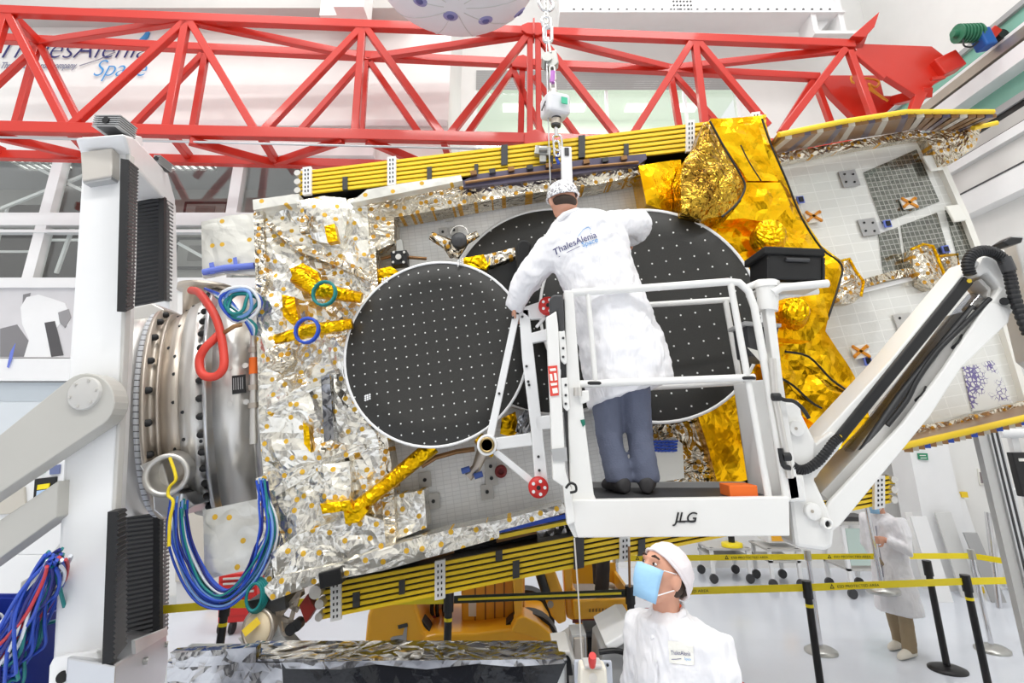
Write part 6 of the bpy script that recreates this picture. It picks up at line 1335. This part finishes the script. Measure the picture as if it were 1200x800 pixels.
bk = ysl('basket_front', ((671, 703), (736, 701), (737, 731), (673, 732)), YM - .05, .05); lab(ysl('basket_stripe', ((671, 726), (737, 724), (737, 728), (671, 730)), YM - .06, .02, mat('dark_red_stripe', (110, 40, 24), .5), 0), 'dark red stripe')
z0, z1 = ym(700, 702).z, ym(700, 697, 6.3).z
MB().box((ym(672, 700).x, YM, zl - .05), (ym(737, 700).x, YM + .75, zl)).build('basket_floor', 'grey', yl)
for x in (671, 735): MB().box((ym(x, 700).x, YM, zl - .05), (ym(x, 700).x + .03, YM + .75, zl + .12)).build('basket_side', 'yellow', yl)
MB().box((ym(672, 700).x, YM + .72, zl - .05), (ym(737, 700).x, YM + .75, zl + .2)).build('basket_back', 'yellow', yl)
q = MB()
for i in range(9): q.prism([ym(690 + i * 3.8, 717 - i * .15, YM - .06), ym(692.4 + i * 3.8, 717 - i * .15, YM - .06), ym(692 + i * 3.8, 713 - i * .15, YM - .06), ym(690.5 + i * 3.8, 713.6 - i * .15, YM - .06)], (0, .005, 0))
q.build('worn_lettering', mat('worn_brown', (150, 104, 20), .6), bk)
for x in (470, 620):
    for dy in (.05, .85): c = V((ym(x, 760).x, YM + dy, .3)); MB().cyl(c, c + V((0, .2, 0)), .3, n=28).build('wheel', 'rubber', yl, .03)
# ================================================================ FOIL-WRAPPED RAIL (foreground)
tz = 1.355
a, b = PZ(196, 772, tz), PZ(664, 773, tz)
wb = thing('wrapped_beam', 'long beam wrapped in silver foil and black film across the foreground', 'beam', V(((a.x + b.x) / 2, 2.85, 0)))
xa, xb = a.x, b.x; yf, yk = 2.74, 2.95
MB().box((xa, yf + .02, .4), (xb, yk, tz)).build('beam', 'silver_plain', wb, .01)
lab(sheet([(196, 776), (330, 776), (335, 830), (196, 830)], yf - .0, .01, step=.03, amp=.05, seed=201, sc=4, aniso=.5).build('foil_wrap', 'table_foil', wb), 'crumpled silver wrap'); lab(sheet([(330, 778), (500, 776), (664, 775), (640, 830), (335, 830)], yf + .0, .01, step=.035, amp=.05, seed=202, sc=2.2, aniso=.35).build('film_wrap', 'black_film', wb), 'glossy black film')
lab(sheet([(330, 776), (420, 774), (660, 772), (662, 777), (600, 781), (560, 777), (500, 784), (440, 778), (400, 784), (335, 783)], yf - .02, .02, step=.025, amp=.02, seed=203).build('foil_hem', 'table_foil', wb), 'silver foil hem')
lab(sheet([(200, 764), (300, 758), (300, 776), (205, 782)], yf - .01, .05, step=.025, amp=.05, seed=204, sc=5).build('foil_bunch', 'table_foil', wb), 'bunched silver foil')
MB().box((xa + .3, yf, tz), (xb, yk, tz + .008)).build('top_strip', 'table_foil', wb)
for x in (xa + .3, xb - .4): MB().box((x, yf + .04, 0), (x + .12, yk - .02, .4)).build('leg', 'dark', wb)
# ================================================================ CONSOLES IN THE FOREGROUND
def q3(x, y, Y): return P(x, y, Y)
gc = thing('control_console', 'grey control console with a sloped white top behind the man in the mask', 'console', V((q3(722, 780, 3.0).x, 3.1, 0)))
def pz(name, pts, Y, d, m, root, bev=.006, toz=None):
    q = [P(x, y, Y) for x, y in pts]
    if toz is not None: q += [V((q[-1].x, Y, toz)), V((q[0].x, Y, toz))]
    return MB().prism(q, (0, d, 0)).build(name, m, root, bev)
pz('body', ((705, 800), (706, 765), (716, 757), (748, 740), (748, 800)), 3.0, .35, 'grey', gc, .008, 0); pz('sloped_top', ((709, 755), (738, 738), (749, 738), (749, 743), (722, 760), (712, 760)), 2.98, .4, 'white', gc)
MB().tube(spline([P(x, y, 2.97) for x, y in ((702, 764), (720, 762), (735, 765), (748, 764))], 4), .012, 6).build('cable', 'black', gc)
ku = thing('switch_box', 'cream switch box with a red lever on a clear stand at the bottom edge', 'switch box', V((q3(696, 790, 2.6).x, 2.65, 0)))
pz('back_plate', ((673, 774), (717, 775), (719, 815), (672, 815)), 2.62, .02, mat('clear_grey_plate', (186, 190, 200), .2), ku, .004, 0); pz('box', ((680, 781), (711, 782), (713, 815), (679, 815)), 2.54, .08, mat('cream_plastic', (226, 220, 206), .4), ku, .01); pz('inner_plate', ((685, 779), (706, 779), (706, 784), (685, 784)), 2.53, .08, 'light_grey', ku)
lab(MB().tube([P(694, 780, 2.52), P(694, 773, 2.5), P(694.5, 768, 2.48)], [.012, .016, .014], 10).build('lever', 'red2', ku), 'red lever'); MB().cyl(P(695, 794, 2.5), P(695, 794, 2.54), .016, n=14).build('switch', 'steel', ku)
for x, y in ((679, 778), (712, 779)): MB().cyl(P(x, y, 2.61), P(x, y, 2.62), .006, n=8).build('screw', 'black', ku)
bp = thing('black_pedestal', 'black square pedestal post beside the sloped console', 'pedestal', V((q3(697, 770, 3.5).x, 3.5, 0))); pz('post', ((688, 745), (706, 745), (706, 778), (688, 778)), 3.45, .12, 'black', bp, .006, 0); pz('cap', ((686, 738), (704, 738), (708, 747), (687, 747)), 3.43, .16, 'dark', bp)
gpst = thing('grey_pedestal', 'grey metal box column left of the black pedestal', 'pedestal', V((q3(678, 770, 3.05).x, 3.05, 0))); pz('column', ((670, 744), (687, 743), (688, 778), (670, 778)), 3.1, .15, 'grey', gpst, .006, 0); pz('panel', ((672, 747), (685, 746), (686, 775), (672, 775)), 3.09, .012, 'steel_brown', gpst)
lc2 = thing('tilted_panel', 'light grey tilted operator panel beside the wrapped beam', 'panel', V((q3(660, 755, 3.0).x, 3.0, 0))); pz('panel', ((652, 757), (672, 744), (675, 752), (655, 764)), 3.32, .15, 'light_grey', lc2); pz('screen', ((656, 757), (670, 748), (671, 751), (658, 760)), 3.31, .02, 'grey', lc2); pz('stand', ((657, 762), (672, 755), (674, 800), (657, 800)), 3.34, .12, 'dark', lc2, .006, 0)
kb = thing('black_cabinet', 'black open box at the right end of the wrapped beam', 'cabinet', V((q3(662, 780, 2.85).x, 2.9, 0))); pz('box', ((652, 768), (668, 768), (672, 792), (655, 792)), 2.84, .2, 'black', kb, .006, 0); pz('top', ((648, 764), (668, 762), (676, 778), (672, 780), (666, 768), (650, 768)), 2.82, .24, 'light_grey', kb)
tag(MB().tube(spline([P(x, y, 3.5) for x, y in ((752, 790), (750, 760), (748, 740), (750, 725), (757, 719), (765, 721), (770, 728))], 5) + [P(770, 728, 3.5)], .028, 10).build('red_hose', mat('red_hose', (186, 40, 32), .4)), 'red hose arching behind the shoulder of the man in the mask', 'hose')
# ================================================================ BACKGROUND FURNITURE
tc_ = thing('tool_cabinet', 'red tool cabinet with drawers under the left corner of the satellite', 'tool cabinet', V((P(275, 735, 7.4).x, 7.5, 0)))
def tsl(name, pts, Y, d, m, root=None, bev=.01): return MB().prism([P(*p, Y) for p in pts], (0, d, 0)).build(name, m, root or tc_, bev)
tsl('body', ((256, 674), (300, 670), (302, 727), (255, 731)), 7.4, .5, 'red2')
for i, (y0, y1) in enumerate(((677, 681), (683, 690), (693, 701), (705, 722))): dr = tsl('drawer', ((259, y0), (298, y0 - 2), (299, y1 - 2), (258, y1)), 7.385, .02, 'red2', None, .004); tsl('handle', ((261, y0 + .3), (297, y0 - 1.7), (297, y0 + .8), (261, y0 + 2.5)), 7.37, .03, 'light_grey', dr, .003)
for x in (259, 272, 296): c = P(x, 737, 7.45); MB().cyl(V((c.x - .02, 7.45, .07)), V((c.x + .02, 7.45, .07)), .07, n=16).build('castor', 'rubber', tc_)
bc = thing('wall_cabinet', 'tall beige cabinet against the wall behind the stand', 'cabinet', V((P(222, 660, 8.4).x, 8.5, 0))); tsl('body', ((205, 592), (240, 588), (240, 680), (205, 682)), 8.38, .2, 'beige', bc); tsl('label_panel', ((207, 566), (226, 564), (226, 590), (207, 592)), 8.37, .2, 'white', bc); tsl('label', ((218, 569), (224, 568), (224, 576), (218, 577)), 8.36, .01, mat('grey_label', (90, 90, 120), .5), bc, 0); tsl('foot', ((206, 680), (240, 678), (240, 737), (206, 737)), 8.42, .15, 'wall_grey', bc)
tsl('grey_label', ((207, 638), (214, 638), (214, 642), (207, 642)), 8.36, .02, 'yellow2', bc, 0)
bb = thing('bumper_rail', 'pair of yellow bumper bars low on the wall beside the red cabinet', 'bumper', P(250, 710, 8.5))
for y in (697, 717): tsl('bar', ((236, y), (268, y - 1), (268, y + 4), (236, y + 5)), 8.5, .08, 'yellow', bb)
ic = thing('instrument_rack', 'white instrument rack with a dark screen behind the brace arms at the left', 'rack', V((P(40, 600, 6).x, 6.2, 0))); tsl('frame', ((-30, 552), (20, 545), (86, 538), (84, 620), (60, 650), (-30, 650)), 6.0, .5, 'white', ic); tsl('screen', ((40, 561), (66, 558), (64, 584), (38, 588)), 5.98, .03, 'black', ic); tsl('screen_label', ((44, 568), (58, 566), (57, 572), (43, 574)), 5.97, .02, 'yellow2', ic, 0); tsl('screen_label', ((43, 575), (56, 573), (55, 582), (42, 584)), 5.97, .02, mat('light_blue_label', (180, 205, 235), .5), ic, 0)
tsl('label', ((58, 546), (70, 544), (69, 555), (58, 556)), 5.98, .02, mat('coloured_label', (110, 120, 160), .5), ic, 0); tsl('green_label', ((45, 549), (52, 548), (52, 554), (45, 555)), 5.98, .02, mat('pale_green_label', (190, 225, 205), .5), ic, 0); tsl('instrument', ((-10, 575), (28, 570), (30, 600), (-10, 604)), 5.97, .03, 'beige', ic); tsl('lower_panel', ((-30, 650), (60, 650), (50, 700), (-30, 705)), 6.0, .5, 'white', ic); MB().box((P(-30, 700, 6).x, 6.02, 0), (P(50, 700, 6).x, 6.45, P(0, 704, 6).z)).build('base', 'light_grey', ic)
gs = thing('grey_stand', 'grey sheet metal stand behind the cable bundle at the left', 'stand', V((P(30, 740, 5.5).x, 5.6, 0))); q = [P(*p, 5.5) for p in ((24, 682), (40, 672), (58, 672), (40, 760), (14, 762))]; MB().prism(q, (0, .3, 0)).build('side_plate', 'grey', gs, .01); MB().box((q[4].x, 5.52, 0), (q[3].x, 5.78, q[4].z)).build('pillar', 'grey', gs)
# trolleys at the back right
def trolley(name, label, pts, Y, glass_=True):
    (x0, y0), (x1, y1) = pts; A, B = P(x0, y0, Y), P(x1, y1, Y); r = thing(name, label, 'trolley', V(((A.x + B.x) / 2, Y + .3, 0))); w_ = B.x - A.x
    z1_ = A.z; z0_ = .14
    for x in (A.x, B.x - .05):
        for y in (Y, Y + .6): MB().box((x, y, z0_), (x + .05, y + .05, z1_)).build('leg', 'white', r); c = V((x + .025, y + .025, .065)); MB().cyl(c - V((0, .02, 0)), c + V((0, .02, 0)), .065, n=16).build('castor', 'dark', r)
    MB().box((A.x - .02, Y - .02, z1_ - .03), (B.x + .02, Y + .67, z1_)).build('shelf', 'light_grey', r); MB().box((A.x, Y, .35), (B.x, Y + .65, .38)).build('shelf', 'light_grey', r)
    if glass_: MB().box((A.x + .06, Y + .01, .42), (B.x - .06, Y + .02, z1_ - .08)).build('glass_panel', mat('pale_green_panel', (196, 214, 206), .2), r); MB().box((A.x, Y + .1, z1_), (B.x, Y + .5, z1_ + .06)).build('tray', 'dark', r)
    return r
trolley('glass_trolley', 'white trolley with pale green panels left of the person in khaki trousers', ((985, 612), (1034, 660)), 8.8); trolley('equipment_trolley', 'white trolley with small equipment behind the lift arm', ((900, 643), (940, 670)), 9.3, False)
ft = trolley('flat_trolley', 'low white flat trolley with a yellow disc far behind the man in the mask', ((832, 642), (880, 660)), 9.6, False)
c = P(858, 640, 9.7); lab(MB().revolve(c, (0, 0, 1), [(0, .16), (.05, .16), (.06, .12), (.06, .005)], 24).build('yellow_disc', 'yellow2', ft), 'yellow disc'); MB().cyl(c, c + V((0, 0, .35)), .05, n=12).build('spindle', 'black', ft)
eq = thing('equipment_block', 'grey and white equipment on the back trolley under the lift pivot', 'equipment', P(920, 632, 9.4)); c = P(920, 636, 9.4); c.z = P(900, 643, 9.3).z + .062; MB().box((c.x - .25, 9.4, c.z), (c.x + .2, 9.8, c.z + .25)).build('housing', 'white', eq, .01); MB().box((c.x - .2, 9.38, c.z + .03), (c.x, 9.4, c.z + .2)).build('front_panel', 'yellow', eq); MB().cyl(V((c.x + .1, 9.36, c.z + .12)), V((c.x + .1, 9.4, c.z + .12)), .08, n=18).build('dial', 'dark', eq)
# leaning panels by the column
def lean(name, label, x0, x1, yt, yb, Y, m, tilt=.25, corner=False):
    A, B = PZ(x0, yb, 0), PZ(x1, yb, 0); T = P(x0, yt, Y); h = T.z; w_ = max(.06, B.x - A.x)
    r = thing(name, label, 'panel', V((A.x + w_ / 2, A.y, 0)), None, 'boards leaning at the right'); yb_ = A.y; q = [V((A.x, yb_, 0)), V((A.x + w_, yb_, 0)), V((A.x + w_, yb_ + tilt, h)), V((A.x, yb_ + tilt, h))]
    MB().prism(q, (0, .03, 0)).build('board', m, r, .003)
    if corner:
        for i, j in ((2, 0), (3, 0), (0, 0)): MB().obox(q[i] + V((0, -.005, -.04 if i > 1 else .04)), (.05, 0, 0), (0, .03, 0), (0, 0, .04)).build('corner_guard', 'panel_yellow', r)
    return r
lean('leaning_panel', 'white board leaning beside the column, topmost behind the tape', 1098, 1118, 602, 706, 9.1, 'white', .2)
lean('leaning_panel', 'tall white board with yellow corner guards right of the column', 1148, 1166, 578, 694, 9.1, 'white', .2, True); lean('leaning_panel', 'narrow grey board with yellow corner at the back of the stack', 1137, 1146, 577, 690, 9.2, 'light_grey', .2, True)
lean('leaning_panel', 'grey speckled board leaning in front of the boards with corner guards', 1128, 1148, 601, 700, 9.0, 'wall_grey', .2); lean('leaning_panel', 'pale panel at the left of the column with a yellow guard', 1083, 1094, 604, 690, 9.1, 'wall', .1, False)
lean('ribbed_panel', 'grey ribbed sheets leaning behind the chrome rod', 1163, 1180, 627, 706, 8.7, 'grey', .25)
for i, (a, b_) in enumerate((((1176, 575), (1168, 690)), ((1181, 572), (1186, 690)))):
    A = P(*a, 8.7); B = PZ(*b_, 0); o = thing('white_beam', ('white steel beam leaning on the wall, left one of the crossed pair', 'white steel beam leaning on the wall, right one of the crossed pair')[i], 'beam', B); MB().bar(B + V((0, -.08 * i, 0)), A + V((0, -.08 * i, 0)), .1, .06, (0, 1, 0)).build('beam', 'white', o, .006); MB().bar(B + V((-.15, -.03 - .08 * i, .08)), B + V((.12, -.03 - .08 * i, .0)), .05, .04).build('foot_plate', 'white', o)
    if i == 0: MB().bar(P(1168, 582, 8.66), P(1190, 584, 8.66), .06).build('cross_bar', 'white', o)
tag(MB().cyl(PZ(1171, 712, 0), P(1157, 600, 8.45), .035, n=14).build('chrome_rod', 'chrome'), 'chrome rod leaning on the boards at the right', 'rod')
# signs on the walls
def flat(name, label, cat, pts, Y, m, extra=None):
    o = MB().prism([P(*p, Y) for p in pts], (0, .024, 0)).build(name, m); tag(o, label, cat)
    if extra:
        for n_, p_, m2 in extra: MB().prism([P(*k, Y - .006) for k in p_], (0, .008, 0)).build(n_, m2, o)
    return o
flat('green_sign', 'small green sign on the white column', 'sign', ((1076, 531), (1087, 531), (1088, 539), (1077, 538)), 9.17, 'green_sign', [('sign_print', ((1078, 533), (1085, 533), (1085, 534), (1078, 534)), 'paper'), ('sign_print', ((1079, 536), (1086, 536), (1086, 537), (1079, 537)), 'paper')])
flat('yellow_notice', 'square yellow notice on the wall above the wall telephone', 'notice', ((1051, 572), (1059, 572), (1060, 580), (1052, 580)), 10.578, 'panel_yellow'); flat('yellow_strip', 'long yellow strip sign on the wall above the square notice', 'sign', ((1034, 563), (1064, 563), (1064, 567), (1034, 567)), 10.578, 'panel_yellow'); flat('wall_telephone', 'white wall telephone beside the person in khaki trousers', 'telephone', ((1056, 585), (1062, 585), (1064, 600), (1058, 600)), 10.5, 'white', [('handset', ((1059, 588), (1061, 588), (1062, 596), (1060, 596)), 'dark')])
flat('paper_notice', 'small beige paper on the wall left of the column', 'notice', ((1044, 535), (1054, 535), (1054, 538), (1044, 538)), 10.578, 'beige'); flat('photo_print', 'small photograph pinned on the wall above the leaning boards', 'picture', ((1146, 549), (1160, 550), (1161, 568), (1149, 568)), 9.47, 'paper', [('picture_print', ((1148, 553), (1158, 554), (1159, 566), (1150, 566)), mat('grey_photo', (130, 118, 120), .5, var=.4))])
# aluminium post and dark rack at the right edge
px_ = P(1200, 650, 5.0); ap = thing('aluminium_post', 'tall grooved aluminium post at the right edge', 'post', V((px_.x, 5.0, 0)))
MB().box((px_.x - .05, 5.0, 0), (px_.x + .05, 5.1, 2.75)).build('profile', 'alu', ap, .004); q = MB()
for dx in (-.022, .022): MB().box((px_.x + dx - .008, 4.995, 0), (px_.x + dx + .008, 5.0, 2.75)).build('groove', 'dark', ap)
MB().box((px_.x - .13, 5.02, .0), (px_.x - .05, 5.08, 2.7)).build('side_strip', 'wall_grey', ap); MB().box((px_.x - .2, 4.9, 0), (px_.x + .1, 5.2, .02)).build('foot', 'alu', ap)
rk = thing('monitor_rack', 'dark monitor on a white rack at the right edge', 'monitor', V((P(1210, 600, 6.4).x, 6.5, 0))); a = P(1186, 530, 6.4); b = P(1200, 582, 6.4); MB().box((a.x, 6.4, b.z), (a.x + .9, 6.48, a.z)).build('screen', 'black', rk, .01); MB().box((a.x + .05, 6.39, a.z - .09), (a.x + .2, 6.4, a.z - .06)).build('sticker', 'paper', rk); MB().box((a.x + .1, 6.48, 0), (a.x + .18, 6.54, a.z + .3)).build('rack_post', 'white', rk); MB().box((a.x + .7, 6.48, 0), (a.x + .78, 6.54, a.z + .3)).build('rack_post', 'white', rk); MB().cyl(V((a.x - .05, 6.45, a.z + .2)), V((a.x + .8, 6.45, a.z + .2)), .05, n=14).build('rack_tube', 'white', rk)
# stand base behind the column, grey floor kerb
tag(MB().tube([P(673, 630, 2.9), P(678, 700, 2.86), P(682, 772, 2.8)], .004, 6).build('steel_wire', 'steel'), 'thin steel wire hanging from the lower left corner of the lift platform', 'wire')
tag(MB().tube([P(737, 640, 3.72), P(738, 688, 3.72)], .008, 6).build('brown_rod', 'copper'), 'thin brown rod hanging below the lower solar panels above the barrier post', 'rod')
# ================================================================ LIGHT
wd = bpy.data.worlds.new('hall_light'); S.world = wd; wd.use_nodes = True; nt = wd.node_tree; bg = nt.nodes['Background']
tc = nt.nodes.new('ShaderNodeTexCoord'); sp = nt.nodes.new('ShaderNodeSeparateXYZ'); nt.links.new(tc.outputs['Generated'], sp.inputs[0])
rp_ = nt.nodes.new('ShaderNodeValToRGB'); mr = nt.nodes.new('ShaderNodeMapRange'); mr.inputs[1].default_value = -1; mr.inputs[2].default_value = 1
nt.links.new(sp.outputs['Z'], mr.inputs[0]); nt.links.new(mr.outputs[0], rp_.inputs[0])
e = rp_.color_ramp.elements; e[0].position = .3; e[0].color = (.6, .61, .63, 1); e[1].position = .95; e[1].color = (1, 1, 1, 1)
k = rp_.color_ramp.elements.new(.5); k.color = (.78, .78, .78, 1); k = rp_.color_ramp.elements.new(.62); k.color = (.92, .92, .92, 1)
nt.links.new(rp_.outputs[0], bg.inputs[0]); bg.inputs[1].default_value = WORLD
def area(name, loc, rot, size, sy, power, color=(1, 1, .98)):
    l = bpy.data.lights.new(name, 'AREA'); l.shape = 'RECTANGLE'; l.size = size; l.size_y = sy; l.energy = power; l.color = color
    o = bpy.data.objects.new(name, l); COL.objects.link(o); o.location = loc; o.rotation_euler = rot; return o
for x in (-6, -1, 4):  # unseen ceiling lamps; row behind camera boosted as front fill, back row added
    for y in (-3, 2.6, 6.2): area('hall_fill_lamp', (x, y, 12.5), (0, 0, 0), 3.2, .8, LAMP * (2.6 if y < 0 else .9))
for px in (40, 215): c = P(px, 201, YL + 1.2); area('control_room_lamp', (c.x, c.y, vz1 + .25), (0, 0, 0), 1.0, .6, 14)
area('upper_room_lamp', ((wx0 + wx1) / 2, YB + 1.3, wz1 + .2), (0, 0, 0), 3.0, 1.2, 60, (1, 1, .93))
vs = S.view_settings; vs.view_transform = 'Standard'; vs.look = 'None'; vs.gamma = 1; vs.use_curve_mapping = False; vs.exposure = EXPO
